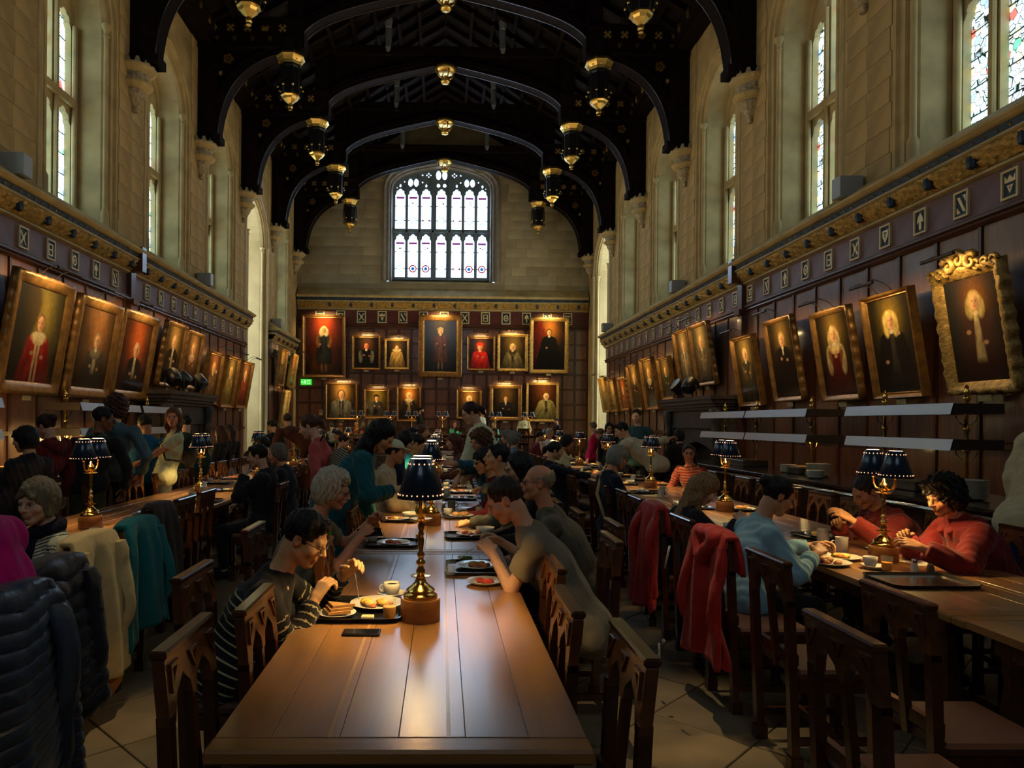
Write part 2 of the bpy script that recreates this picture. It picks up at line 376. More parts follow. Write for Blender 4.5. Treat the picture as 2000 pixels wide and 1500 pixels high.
    # spandrel blocks over the arches are too faint to tell apart
# ---- oriel bays
GLASS_B = glassmat('bay glass', 9.0, (1.0, .95, .8), 11)
ORI = M('oriel stone', (.66, .57, .38), .7, var=(2, .15))
def oriel(sg, yc, name):
    o = struct(empty(name, (0, yc, 0)), 'tall arched bay of pale panelled stone')
    X0, X1 = 6.06, 8.6
    MB().bb((sg * X1, -2.0, 0), (sg * (X1 + .2), 2.0, 8.9)).bb((sg * 6.85, -2.0, 0), (sg * X1, -1.8, 8.9)).bb((sg * 6.85, 1.8, 0), (sg * X1, 2.0, 8.9)).bb((sg * 6.85, -2, 8.8), (sg * X1, 2, 9.0)).bb((sg * 6.85, -2, -.1), (sg * X1, 2, 0)).build('bay_wall', ORI, o)
    prof = [(0, 6.035), (.02, 5.99), (.07, 5.99), (.09, 6.06), (.14, 6.08), (.15, 6.03), (.2, 6.03), (.22, 6.12), (.28, 6.16), (.29, 6.12), (.33, 6.12), (.35, 6.22), (.35, 6.85)]
    base = arch(1.12, 0, 7.45, 8.75)
    outs = [arch(1.12 + .3 - q, 0, 7.45, 9.05 - q) for q, d in prof]
    MB().sweep(base, prof, fn=lambda i: [(sg * prof[j][1], outs[j][i][0], outs[j][i][1]) for j in range(len(prof))]).build('arch_moulding', ORI, o)
    for s in (-1, 1):
        for xx, rr in ((6.02, .055), (6.14, .045)):
            MB().lathe([(.09, 0), (.09, .6), (rr, .7), (rr, 7.3), (.08, 7.34), (.06, 7.4), (.1, 7.48)], (sg * xx, s * (1.22 if xx < 6.1 else 1.1), 0), 8).build('shaft', ORI, o, True, auto=50)
    # blind tracery panels on the far flank, seen through the arch
    for z0, z1 in ((.6, 2.3), (2.45, 4.2), (4.35, 6.1), (6.25, 7.9)):
        for c in (7.15, 7.75, 8.3):
            fr = MB(); W = .26
            fr.plate([(c - W, z0), (c + W, z0), (c + W, z1), (c - W, z1)], [[(c + x, z) for x, z in ogee(W - .06, z0 + .08, z1 - .38, z1 - .08)]], 1.72, 1.8, lambda u, v, d: (sg * u, d, v))
            fr.build('tracery_panel', ORI, o)
    # tall side window of the bay, facing across the hall
    for c in (-1.2, -.4, .4, 1.2):
        for a, b in ((2.2, 4.6), (4.9, 7.6)):
            MB().bb((sg * (X1 - .04), c - .32, a), (sg * (X1 - .03), c + .32, b)).build('pane', GLASS_B, o)
            MB().plate([(c - .4, a - .15), (c + .4, a - .15), (c + .4, b + .12), (c - .4, b + .12)], [[(c + x, z) for x, z in ogee(.3, a, b - .4, b)]], X1 - .12, X1 - .05, lambda u, v, d: (sg * d, u, v)).build('window_frame', ORI, o)
    return o
oriel(-1, 23.05, 'wall_bay_left'); oriel(1, 27.0, 'wall_bay_right')
# ---- far wall with the great window
fwx = -.12
farhole = [(fwx + u, v) for u, v in arch(2.28, 7.45, 11.35, 12.5)]
wall_far = struct(MB().plate([(-XW, 0), (XW, 0), (XW, 13.2), (3.2, 14.6), (0, 15.4), (-3.2, 14.6), (-XW, 13.2)], [farhole], YF, YF + .7, lambda u, v, d: (u, d, v)).build('wall_far', STONE_FAR))
b0 = None; cnt = 0
for r_ in range(15):
    z = 6.98 + r_ * .385
    x = -5.9 + (.0 if r_ % 2 else .38)
    while x < 6.0:
        w = random.choice((.62, .78, .9)); x2 = min(x + w, 6.04); xc = (x + x2) / 2
        zz = z + .19; hw = 2.5 if zz < 11.5 else (2.5 - (zz - 11.5) * 1.6)
        if z + .38 < 7.42 or xc - w / 2 > fwx + hw - .1 or xc + w / 2 < fwx - hw + .1:
            if x2 - x > .15 and not (z > 12.0) and cnt < 290:
                cnt += 1
                o = MB().bbox((0, 0, 0), (x2 - x - .006, .016, .379), .003).build('stone_block', STONE_FAR, wall_far) if b0 is None or 1 else None
                o.location = (xc, YF - .004, z + .19); b0 = o
        x = x2
# plain masonry between the blocks and the window
gw = struct(empty('window_13', (fwx, 0, 0)), 'great seven light stained glass window in the far wall')
prof = [(-.12, YF - .05), (-.08, YF - .09), (-.03, YF - .06), (0, YF + .0), (.05, YF + .03), (.07, YF + .0), (.12, YF + .02), (.16, YF + .12), (.2, YF + .10), (.24, YF + .2), (.26, YF + .42)]
base = arch(2.28, 7.5, 11.35, 12.5); outs = [arch(2.28 - q, 7.5, 11.35, 12.5 - q * .9) for q, d in prof]
MB().sweep(base, prof, fn=lambda i: [(outs[j][i][0], prof[j][1], outs[j][i][1]) for j in range(len(prof))]).build('arch_moulding', M('backlit window stone', (.24, .22, .20), .7, var=(4, .2)), gw)  # greyer than the other stone: backlit dimness of the surround put into the colour
MB().add([(-2.4, YF - .03, 7.36), (2.4, YF - .03, 7.36), (2.05, YF + .45, 7.62), (-2.05, YF + .45, 7.62), (-2.4, YF + .2, 7.3), (2.4, YF + .2, 7.3)], [(0, 1, 2, 3), (4, 5, 1, 0)]).build('sloping_sill', STONE_L, gw)
lc = [-1.72, -1.18, -.64, 0, .64, 1.18, 1.72]; lw = .42; ho = []
for c in lc:
    ho.append([(c + x, z) for x, z in ogee(lw / 2, 7.72, 9.2, 9.52)])
    ho.append([(c + x, z) for x, z in ogee(lw / 2, 9.74, 11.1, 11.42)])
def oval(cx, cz, rx, rz, n=10): return [(cx + rx * math.cos(t), cz + rz * math.sin(t)) for t in np.linspace(0, 2 * PI, n + 1)[:-1]]
for c in (-1.18, 1.18):
    ho += [oval(c - .12, 11.68, .10, .17), oval(c + .12, 11.68, .10, .17)]
for dx in (-.13, .13): ho.append(oval(dx, 12.0, .105, .2)); ho.append(oval(dx, 11.57, .075, .08))
for s in (-1, 1):
    ho += [oval(s * 1.72, 11.55, .04, .07, 8), oval(s * .64, 11.56, .04, .07, 8), oval(s * 1.55, 11.72, .03, .04, 6), oval(s * .8, 11.7, .035, .04, 6), oval(s * 1.86, 11.46, .025, .03, 6)]
    for ddx, ddz in ((0, .07), (.08, 0), (0, -.07), (-.08, 0)): ho.append(oval(s * .54 + ddx, 12.0 + ddz, .038, .038, 6))
    ho.append(oval(s * .8, 12.0, .04, .04, 6))
TRAC = M('window tracery stone', (.16, .22, .28), .6)
MB().plate(arch(2.03, 7.6, 11.35, 12.28), ho, YF + .3, YF + .42, lambda u, v, d: (u, d, v)).build('window_frame', TRAC, gw)
for c in (-1.45, -.91, -.35, .35, .91, 1.45):
    MB().bb((c - .035, YF + .22, 7.65), (c + .035, YF + .3, 11.5 if abs(c) > 1 else 11.9)).build('mullion', TRAC, gw)
MB().bb((-2.02, YF + .22, 9.58), (2.02, YF + .3, 9.68)).build('transom', TRAC, gw)
GF = M('far window glass', (.05, .06, .08), .2, emit=((.52, .74, 1.0), WIN_FAR))
GRED = M('ruby glass', (.05, .0, .0), .3, emit=((.42, .02, .05), .5)); GBLU = M('azure glass', (0, .0, .05), .3, emit=((.02, .16, .70), .6))
GPUR = M('purple glass', (.02, .0, .02), .3, emit=((.16, .03, .14), .9)); GAQ = M('pale blue glass', (.02, .0, .02), .3, emit=((.30, .62, .85), 1.1)); LEAD = M('lead cames', (.05, .08, .12), .5)
for i, c in enumerate(lc):
    for a, b, tier in ((7.7, 9.55, 0), (9.72, 11.46, 1)):
        MB().bb((c - .24, YF + .37, a), (c + .24, YF + .38, b)).build('pane', GF, gw)
        y = YF + .36
        MB().bb((c - .17, y - .01, b - .45), (c + .17, y, b - .36)).build('glass_bar', GPUR, gw)
        ld = MB()
        for s in (-1, 1): ld.bb((c + s * .14, y - .01, a + .36), (c + s * .21, y, a + .40)).bb((c + s * .15, y - .01, b - .78), (c + s * .21, y, b - .74))
        ld.build('lead_bar', LEAD, gw)
        zc = a + .38
        if (tier == 0 and i in (1, 2, 5, 6)):
            ring = [(.125, 0), (.125, .01), (.085, .01), (.085, 0)]
            r_ = MB(); k = 16
            r_.plate(oval(c, zc, .165, .165, k), [oval(c, zc, .11, .11, k)], y - .012, y - .002, lambda u, v, d: (u, d, v)); rr = r_.build('roundel', GRED, gw)
            MB().plate(oval(c, zc, .075, .075, 10), [], y - .012, y - .002, lambda u, v, d: (u, d, v)).build('roundel_centre', GBLU, rr)
        elif i in (2, 4):
            MB().plate([(c - .16, zc - .05), (c - .05, zc), (c - .16, zc + .06)], [], y - .01, y - .002, lambda u, v, d: (u, d, v)).plate([(c + .16, zc - .05), (c + .05, zc), (c + .16, zc + .06)], [], y - .01, y - .002, lambda u, v, d: (u, d, v)).build('ruby_wedge', GRED, gw)
        else:
            m = MB(); random.seed(i * 7 + tier)
            for q in range(10): aa = random.uniform(0, 6.28); m.bb((c + .12 * math.cos(aa) - .03, y - .01 - q * .0003, zc + .13 * math.sin(aa) - .025), (c + .12 * math.cos(aa) + .03, y, zc + .13 * math.sin(aa) + .025))
            m.build('pale_roundel', GAQ, gw)
        m = MB(); random.seed(i * 17 + tier)
        for q in range(5): xx, zz = random.uniform(-.09, .09), random.uniform(-.07, .07); m.bb((c + xx - .03, y - .01 - q * .0003, b - .62 + zz), (c + xx + .03, y, b - .62 + zz + .03))
        m.build('painted_figure', GAQ if (i + tier) % 2 else LEAD, gw)
MB().bb((-1.9, YF + .40, 11.46), (1.9, YF + .41, 12.25)).build('pane', GF, gw)
# ---- near wall behind the viewer, with its own window
nh = [(u, v) for u, v in arch(2.28, 6.5, 11.35, 12.5)]
struct(MB().plate([(-XW, 0), (XW, 0), (XW, 13.2), (3.2, 14.6), (0, 15.4), (-3.2, 14.6), (-XW, 13.2)], [nh], YN - .5, YN, lambda u, v, d: (u, d, v)).build('wall_near', STONE))
nwn = struct(empty('window_14', (0, 0, 0)))
MB().bb((-2.1, YN - .35, 6.6), (2.1, YN - .34, 11.6)).build('pane', M('near window glass', (.05, .06, .08), .2, emit=((.74, .86, 1.0), 1.2)), nwn)
for c in (-1.4, -.7, 0, .7, 1.4): MB().bb((c - .06, YN - .3, 6.5), (c + .06, YN - .2, 12)).build('mullion', STONE_L, nwn)

# ================= roof =================
zr = lambda x: 11.15 + 3.6 * (1 - abs(x) / 6.05)
ceil = struct(MB().plate([(-6.9, zr(-6.9)), (0, zr(0)), (6.9, zr(6.9)), (6.9, zr(6.9) + .3), (0, zr(0) + .3), (-6.9, zr(6.9) + .3)], [], YN - .5, YF + .7, lambda u, v, d: (u, d, v)).build('ceiling', ROOFB), 'dark low-pitched timber roof')
raf = MB().box((0, 0, 0), (7.0, .14, .16)).build('rafter', ROOF, ceil); raf.rotation_euler = (0, math.atan2(3.6, 6.05), 0); raf.location = (3.03, 12, zr(3.03) - .08); k = 0
for y in np.arange(10.5, 29.4, .75):
    for s in (-1, 1): inst(raf, (s * 3.03, y, zr(3.03) - .08), ceil, (0, s * math.atan2(3.6, 6.05), 0))
bd = MB().box((0, 0, 0), (.10, 3.5, .10)).build('purlin', ROOF, ceil)
bd.location = (1, 12, zr(1) - .2)
for y in TR[2:]:
    for x in np.arange(.8, 6, .62):
        for s in (-1, 1): inst(bd, (s * x, y - 1.87, zr(x) - .2), ceil)
# wall plates with gilt shields
for sg in (-1, 1):
    wp = struct(MB().bb((sg * 5.62, YN, 10.95), (sg * 6.1, YF, 11.35)).bb((sg * 5.72, YN, 10.82), (sg * 6.1, YF, 10.95)).build('trim_%d' % (1 if sg < 0 else 2), ROOF))
    sh = None
    for y0 in TR[1:-1]:
        for q in range(1, 6):
            if sh is None:
                sh = MB().plate([(-.07, .09), (.07, .09), (.07, -.02), (0, -.1), (-.07, -.02)], [], 0, .03, lambda u, v, d: (-sg * d, u, v)).build('gilt_shield', GOLD, wp); sh.location = (sg * 5.61, y0 + q * .62, 11.14)
            else: inst(sh, (sg * 5.61, y0 + q * .62, 11.14), wp)
# trusses
def curve_pts(P, n=14):
    P = [np.array(p, float) for p in P]; return [tuple((1 - t) ** 3 * P[0] + 3 * (1 - t) ** 2 * t * P[1] + 3 * (1 - t) * t * t * P[2] + t ** 3 * P[3]) for t in np.linspace(0, 1, n)]
CB = curve_pts([(3.62, 10.75), (3.5, 11.5), (2.6, 11.75), (.0, 12.32)])         # central arch soffit, right half
BR = curve_pts([(5.55, 8.5), (5.5, 9.9), (4.75, 10.45), (3.95, 10.62)])          # hammer brace soffit
def band(mb, pts, th, y0, y1, s=1):
    p = np.array(pts); t = np.gradient(p, axis=0); t /= np.linalg.norm(t, axis=1)[:, None]
    nrm = np.stack([t[:, 1], -t[:, 0]], 1)
    if nrm[len(p) // 2][1] < 0: nrm = -nrm
    o = p + nrm * th; k = len(p)
    pl = [(s * x, z) for x, z in p] + [(s * x, z) for x, z in o[::-1]]
    mb.plate(pl, [], y0, y1, lambda u, v, d: (u, d, v))
def emblem(kind, s=.13):
    m = MB(); f = lambda u, v, d: (u, -d, v)
    if kind == 'cross':
        for a in (PI / 4, -PI / 4):
            ca, sa = math.cos(a), math.sin(a)
            for (x0, x1, w) in ((-s, s, .018), (-s, -s * .6, .035), (s * .6, s, .035)):
                m.plate([(x * ca - y * sa, x * sa + y * ca) for x, y in ((x0, -w), (x1, -w), (x1, w), (x0, w))], [], 0, .02, f)
    elif kind == 'rose':
        m.plate([(s * .9 * (1 + .15 * math.cos(5 * t)) * math.cos(t), s * .9 * (1 + .15 * math.cos(5 * t)) * math.sin(t)) for t in np.linspace(0, 2 * PI, 21)[:-1]], [oval(0, 0, s * .45, s * .45, 8)], 0, .02, f); m.plate(oval(0, 0, s * .25, s * .25, 8), [], 0, .02, f)
    elif kind == 'shield':
        m.plate([(-s * .5, s * .7), (s * .5, s * .7), (s * .5, -s * .1), (0, -s * .75), (-s * .5, -s * .1)], [], 0, .03, f)
    elif kind == 'crown':
        m.plate([(-s, s * .6), (-s * .6, 0), (-s * .45, s * .7), (0, s * .1), (s * .45, s * .7), (s * .6, 0), (s, s * .6), (s * .7, -s * .7), (-s * .7, -s * .7)], [], 0, .02, f)
    return m
def make_pendant(parent, x):
    p = MB().lathe([(.16, 9.62), (.22, 9.66), (.23, 10.3), (.25, 10.34), (.26, 11.0)], (0, 0, 0), 8, ang0=PI / 8).build('pendant', BLACK, parent); p.location = (x, 0, 0)
    MB().lathe([(.24, 10.34), (.25, 10.38), (.27, 10.45), (.33, 10.53), (.36, 10.56), (.35, 10.62), (.26, 10.64)], (0, 0, 0), 8, ang0=PI / 8).build('gilt_ring', GOLD, p)
    MB().lathe([(.0, 9.30), (.05, 9.30), (.045, 9.34), (.065, 9.37), (.065, 9.42), (.05, 9.45), (.11, 9.50), (.17, 9.55), (.20, 9.60), (.24, 9.63), (.23, 9.67), (.15, 9.68)], (0, 0, 0), 8, ang0=PI / 8).build('gilt_cup', GOLD, p)
    m = MB()
    for k in range(8):
        a = PI / 8 + k * PI / 4; m.tube([(.25 * math.cos(a), .25 * math.sin(a), 9.62), (.30 * math.cos(a), .30 * math.sin(a), 9.76), (.26 * math.cos(a), .26 * math.sin(a), 10.35)], .012, 5)
    m.build('stays', BLACK, p)
    for k in range(8):
        a = PI / 8 + k * PI / 4; MB().lathe([(0, -.035), (.03, -.01), (.032, .02), (0, .035)], (.30 * math.cos(a), .30 * math.sin(a), 9.82), 6).build('gilt_bead', GOLD, p, True)
    m = MB()
    for k in range(8):
        a = k * PI / 4; m.lathe([(0, -.025), (.022, 0), (0, .025)], (.285 * math.cos(a), .285 * math.sin(a), 10.47), 6)
    m.build('ring_studs', GOLD, p)
    return p
def make_truss(y):
    t = struct(empty('roof_truss', (0, y, 0)), None); T = .17
    for s in (-1, 1):
        MB().bb((s * 5.55, -T, 8.45), (s * 6.04, T, 11.1)).bb((s * 5.48, -T - .03, 8.45), (s * 6.04, T + .03, 8.62)).build('wall_post', ROOF, t)
        m = MB(); band(m, [(x, z) for x, z in BR], .22, -T, T, s); m.build('arched_brace', ROOF, t)
        m = MB(); m.tube([(s * (x - .0), -T - .01, z) for x, z in BR], .012, 5); m.tube([(s * x, T + .01, z) for x, z in BR], .012, 5); m.build('brace_mould', MOULD, t, True)
        sp = [(s * x, z + .15) for x, z in BR] + [(s * 3.8, 10.8), (s * 5.6, 10.8)]
        MB().plate(sp, [], -.06, .06, lambda u, v, d: (u, d, v)).build('spandrel', ROOF, t)
        MB().bb((s * 3.45, -T - .03, 10.74), (s * 6.04, T + .03, 11.42)).bb((s * 3.45, -T - .07, 11.34), (s * 6.04, T + .07, 11.46)).bb((s * 3.45, -T - .06, 10.72), (s * 6.04, T + .06, 10.8)).build('hammer_beam', ROOF, t)
        for q in range(5):
            e = emblem(('cross', 'crown', 'cross', 'cross', 'rose')[(q + (0 if s < 0 else 2)) % 5], .10).build('gilt_charge', GILT, t); e.location = (s * (3.98 + q * .42), -T - .035, 11.2)
            e = emblem('shield', .085).build('gilt_shield', GOLD, t); e.location = (s * (3.85 + q * .43), -T - .035, 10.93)
        e = emblem('rose', .13).build('gilt_rose', GILTD, t); e.location = (s * 5.32, -.08, 10.5)
        e = emblem('shield', .08).build('gilt_shield', GILT, t); e.location = (s * 5.5, -.1, 10.12)
        make_pendant(t, s * 3.82)
        m = MB(); band(m, CB, .26, -T, T, s); m.build('main_arch', ROOF, t)
        m = MB(); m.tube([(s * x, -T - .01, z) for x, z in CB], .017, 5); m.tube([(s * x, T + .01, z) for x, z in CB], .017, 5); m.build('arch_mould', MOULD, t, True)
        m = MB(); m.tube([(s * (x + .06 * (1 - x / 4)), -T - .015, z + .13) for x, z in CB], .014, 5); m.build('arch_fillet', ROOF, t, True)
        sp = [(s * x, z + .12) for x, z in CB] + [(0, 12.75), (s * 3.55, 12.6)]
        MB().plate(sp, [], -.05, .05, lambda u, v, d: (u, d, v)).build('spandrel', ROOF, t)
        MB().bb((s * 3.48, -T, 10.7), (s * 3.86, T, zr(3.7))).build('queen_post', ROOF, t)
        MB().bb((s * 1.62, -.08, 12.6), (s * 1.80, .08, zr(1.7))).lathe([(.07, 12.62), (.13, 12.8), (.09, 13.0), (.05, 13.4), (.09, 13.42), (.12, 13.6), (.05, 13.9)], (s * 1.71, -.1, 0), 6).build('upper_post', M('light struck post', (.16, .18, .22), .5), t)  # paler than the roof timber: light on the posts painted into the colour
        MB().add([(s * 2.9, -.09, 11.72), (s * 3.1, -.09, 11.72), (s * 3.0, -.09, 11.9), (s * 2.9, -.09, 11.9)], [(0, 1, 2, 3)]).build('carving', MOULD, t)
    MB().bb((-3.6, -T, 12.6), (3.6, T, 12.85)).build('collar_beam', ROOF, t)
    b = MB().lathe([(0, 11.76), (.12, 11.78), (.17, 11.84), (.12, 11.89), (.05, 11.93), (.04, 12.0)], (0, 0, 0), 8).build('pendant_boss', GOLD, t, True)
    b.location = (0, -.1, 0)
    rb = MB().lathe([(.24, 12.08), (.31, 12.13), (.34, 12.22), (.28, 12.30), (.22, 12.26), (.23, 12.12)], (0, 0, 0), 8).build('boss_ring', GOLD, b, True)
    m = MB()
    for k in range(4): a = k * PI / 2 + .4; m.tube([(.28 * math.cos(a), .28 * math.sin(a), 12.12), (.22 * math.cos(a), .22 * math.sin(a), 11.98), (.08 * math.cos(a), .08 * math.sin(a), 11.88)], .024, 5)
    m.build('boss_scroll', GOLD, b, True)
    return t
tr0 = make_truss(TR[1])
for y in TR[2:]: clone(tr0, loc=(0, y, 0))
# ---- stone corbels under the posts
CORB = M('carved corbel stone', (.40, .33, .21), .85, bump=(40, .8, .02), var=(14, .5))
def make_corbel(sg, y, k):
    c = empty('wall_corbel', (sg * 6.0, y, 0), label='carved stone corbel carrying a roof post', kind='structure')
    h = lambda pr, nm, mt: MB().lathe(pr, (0, 0, 0), 12, ang0=PI / 12).build(nm, mt, c)
    h([(0, 7.55), (.05, 7.56), (.07, 7.63), (.05, 7.68), (.11, 7.72), (.19, 7.86), (.22, 7.95), (.20, 7.97)], 'carved_foliage', CORB)
    h([(.19, 7.96), (.27, 8.0), (.34, 8.06), (.34, 8.09), (.27, 8.1)], 'lower_moulding', STONE_L)
    h([(.26, 8.1), (.27, 8.26), (.27, 8.28)], 'carved_frieze', CORB)
    h([(.27, 8.27), (.36, 8.32), (.40, 8.36), (.40, 8.40), (.30, 8.41)], 'upper_moulding', STONE_L)
    m = MB()
    for q in range(12):
        a = PI / 12 + q * PI / 6 + PI / 12; m.box((.34 * math.cos(a), .34 * math.sin(a), 8.46), (.06, .12, .11), a, .4)
    m.build('cresting', CORB, c)
    return c
cor = {}
for sg in (-1, 1):
    for k, y in enumerate(TR[2:]):
        if sg not in cor: cor[sg] = make_corbel(sg, y, k)
        else: clone(cor[sg], loc=(sg * 6.0, y, 0))
# ================= cornice, frieze, wainscot =================
def profile_run(mb, prof, path_fn, s0, s1):
    """flat run: prof list of (out, z); path_fn(s, out) -> (x, y)"""
    v = []
    for s in (s0, s1):
        for o, z in prof: x, y = path_fn(s, o); v.append((x, y, z))
    k = len(prof); f = [(j, j + 1, k + j + 1, k + j) for j in range(k - 1)] + [tuple(range(k)), tuple(range(k, 2 * k))[::-1]]
    mb.add(v, f)
STAR = None
def emblems():
    E = []
    f = lambda u, v, d: (d, u, v)
    for k in range(8):
        m = MB(); s = .07
        if k == 0: m.plate([(-s, .09), (-.03, .09), (s, -.09), (.03, -.09)], [], 0, .008, f); m.plate([(s * .3, .1), (s, .1), (s, .02)], [], 0, .008, f); m.plate([(-s, -.02), (-s, -.1), (-.01, -.1)], [], 0, .008, f)
        elif k == 1: m.plate(oval(0, 0, .065, .085, 12), [oval(0, 0, .04, .058, 12)], 0, .008, f); m.plate(oval(0, 0, .02, .03, 6), [], 0, .008, f)
        elif k == 2:
            for a in (.6, -.6):
                ca, sa = math.cos(a), math.sin(a); m.plate([(x * ca - z * sa, x * sa + z * ca) for x, z in ((-.012, -.11), (.012, -.11), (.012, .11), (-.012, .11))], [], 0, .008, f)
            m.plate(oval(0, .0, .03, .035, 8), [], 0, .012, f)
        elif k == 3: m.plate([(-.03, .04), (.03, .04), (.03, -.04), (-.03, -.04)], [], 0, .01, f); m.plate([(-.075, .08), (.075, .08), (.075, .06), (-.075, .06)], [], 0, .008, f); m.plate([(-.075, -.07), (.075, -.07), (.075, -.09), (-.075, -.09)], [], 0, .008, f)
        elif k == 4: m.plate([(-.02, -.1), (.02, -.1), (.02, 0), (.06, -.02), (.045, .05), (.0, .11), (-.045, .05), (-.06, -.02), (-.02, 0)], [], 0, .01, f)
        elif k == 5: m.plate([(-.07, .1), (-.04, .05), (0, .1), (.04, .05), (.07, .1), (.07, .02), (-.07, .02)], [], 0, .01, f); m.plate([(-.04, -.01), (.04, -.01), (0, -.1)], [oval(0, -.035, .012, .015, 5)], 0, .01, f)
        elif k == 6: m.plate([(-.06, .09), (.06, .09), (.06, -.09), (-.06, -.09)], [[(-.04, .07), (.04, .07), (.04, .01), (-.04, .01)], [(-.04, -.01), (.04, -.01), (.04, -.07), (-.04, -.07)]], 0, .008, f)
        else: m.plate([(-.06, .08), (.06, .08), (.06, .0), (0, -.09), (-.06, 0)], [[(-.035, .055), (.035, .055), (0, -.04)]], 0, .01, f); m.plate(oval(0, .02, .012, .016, 6), [], 0, .01, f)
        E.append(m)
    return E
EMB = emblems(); EMBM = {}
PLF = M('cream plaque frame', (.66, .54, .28), .5); EMG = M('gilt emblem', (.80, .66, .36), .45, .1)
def plaque(parent, loc, rz, k, sc=1.0):
    if 'p' not in EMBM:
        m = MB(); f = lambda u, v, d: (d, u, v)
        m.plate([(-.115, -.155), (.115, -.155), (.115, .155), (-.115, .155)], [[(-.09, -.13), (.09, -.13), (.09, .13), (-.09, .13)]], 0, .028, f)
        EMBM['p'] = m.build('tmp', PLF).data
        m = MB(); m.bb((-.0, -.092, -.132), (.008, .092, .132)); EMBM['f'] = m.build('tmp', BLUE).data
        for q in range(8): EMBM[q] = EMB[q].build('tmp', EMG).data
        for o in [o for o in COL.objects if o.name.startswith('tmp')]: bpy.data.objects.remove(o)
    p = bpy.data.objects.new('heraldic_plaque', EMBM['p']); link(p, parent); p.location = loc; p.rotation_euler = (0, 0, rz); p.scale = (1, sc, sc)
    q = bpy.data.objects.new('field', EMBM['f']); link(q, p)
    e = bpy.data.objects.new('emblem', EMBM[k % 8]); link(e, p); e.location = (.009, 0, 0)
def cornice(name, label, fn, s0, s1, zt, xsgn_rz, sc=1.0, fr_h=.40, s_pl=None, board_first=None):
    """cornice top at zt; fn(s, out) -> (x, y); three painted and gilded bands with frieze below"""
    tr = struct(empty(name), label); h = sc
    Z = lambda d: zt - d * h
    m = MB(); profile_run(m, [(0, Z(-.28)), (.20, Z(-.14)), (.38, Z(-.02)), (.41, Z(0)), (.41, Z(.03)), (.37, Z(.06)), (.34, Z(.07)), (0.0, Z(.07))], fn, s0, s1); m.build('stone_weathering', STONE_L, tr)
    m = MB(); profile_run(m, [(0, Z(.07)), (.32, Z(.07)), (.30, Z(.155)), (0, Z(.155))], fn, s0, s1); m.build('blue_band', BLUE, tr)
    m = MB(); profile_run(m, [(0, Z(.155)), (.315, Z(.155)), (.335, Z(.17)), (.335, Z(.185)), (.31, Z(.20)), (0, Z(.20))], fn, s0, s1); m.build('gilt_roll', CREST, tr)
    nseg = int((s1 - s0) / .024); m = MB(); v = []
    rows = [(.30, .20), (.295, .225), (.28, .255), (.255, .285), (.235, .315), (.205, .345), (.18, .37), (.165, .385)]
    ss = np.linspace(s0, s1, nseg + 1)
    for i, s in enumerate(ss):
        for j, (o, d) in enumerate(rows):
            w = (.024 * math.sin(s * 27 + j * 2.3 + 1.5 * math.sin(s * 9)) + .020 * math.sin(s * 64 - j * 1.9)) if 0 < j < len(rows) - 1 else 0
            x, y = fn(s, o + w); v.append((x, y, Z(d)))
    k = len(rows); f = [(i * k + j, i * k + j + 1, (i + 1) * k + j + 1, (i + 1) * k + j) for i in range(nseg) for j in range(k - 1)]
    m.add(v, f); m.build('gilt_foliage', GILT, tr, True)
    m = MB(); profile_run(m, [(0, Z(.385)), (.155, Z(.385)), (.17, Z(.40)), (.165, Z(.425)), (.11, Z(.44)), (0, Z(.44))], fn, s0, s1); m.build('lower_roll', CREST, tr)
    step = .70 * (1.22 if sc > 1.2 else 1); s = (s_pl if s_pl is not None else s0 + .3); k = 0
    bossm = None; star = None
    fz0, fz1 = Z(.44) - fr_h, Z(.44)
    while s < s1 - .05:
        if s > s0 + .1:
            x, y = fn(s + step / 2, .26)
            if s + step / 2 < s1 - .1:
                if bossm is None: bossm = MB().lathe([(0, -.085 * h), (.05, -.06 * h), (.062, 0), (.05, .06 * h), (0, .08 * h)], (0, 0, 0), 7).build('blue_boss', BLUE, tr); bossm.location = (x, y, Z(.29))
                else: inst(bossm, (x, y, Z(.29)), tr)
            x, y = fn(s, .10); plaque(tr, (x, y, (fz0 + fz1) / 2), xsgn_rz, k * 3 + (k // 3), 1.0 if sc < 1.2 else 1.6)
        k += 1; s += step
    s = s0 + .1
    while s < s1:
        x, y = fn(s, .318)
        if star is None: star = MB().lathe([(0, -.016), (.016, 0), (0, .016)], (0, 0, 0), 4).build('gilt_stud', GOLD, tr); star.location = (x, y, Z(.115))
        else: inst(star, (x, y, Z(.115)), tr)
        s += .175 * (2.2 if sc > 1.2 else 1)
    # frieze boards, one between each pair of plaques
    s = (s_pl if s_pl is not None else s0 + .3) - step; bd = None
    while s < s1:
        a, b = max(s, s0), min(s + step, s1)
        if b - a > .05:
            x0, y0 = fn(a, .02); x1, y1 = fn(b - .004, .10); FM = FRIEZE if sc < 1.2 else FRD
            if abs(b - a - step) < 1e-6:
                if bd is None:
                    bd = MB().box((0, 0, 0), (abs(x1 - x0), abs(y1 - y0), fr_h)).build('frieze_board', FM, tr); bd.location = ((x0 + x1) / 2, (y0 + y1) / 2, (fz0 + fz1) / 2)
                else: inst(bd, ((x0 + x1) / 2, (y0 + y1) / 2, (fz0 + fz1) / 2), tr)
            else: MB().bb((x0, y0, fz0), (x1, y1, fz1)).build('frieze_board', FM, tr)
        s += step
    m = MB(); profile_run(m, [(0, fz0), (.12, fz0), (.15, fz0 - .02), (.15, fz0 - .05), (.12, fz0 - .07), (.13, fz0 - .1), (.10, fz0 - .13), (0, fz0 - .13)], fn, s0, s1); m.build('frieze_rail', RAIL, tr)
    return fz0 - .13
FRD = M('dark red frieze board', (.10, .022, .015), .5, var=(3, .3), rnd=.15)
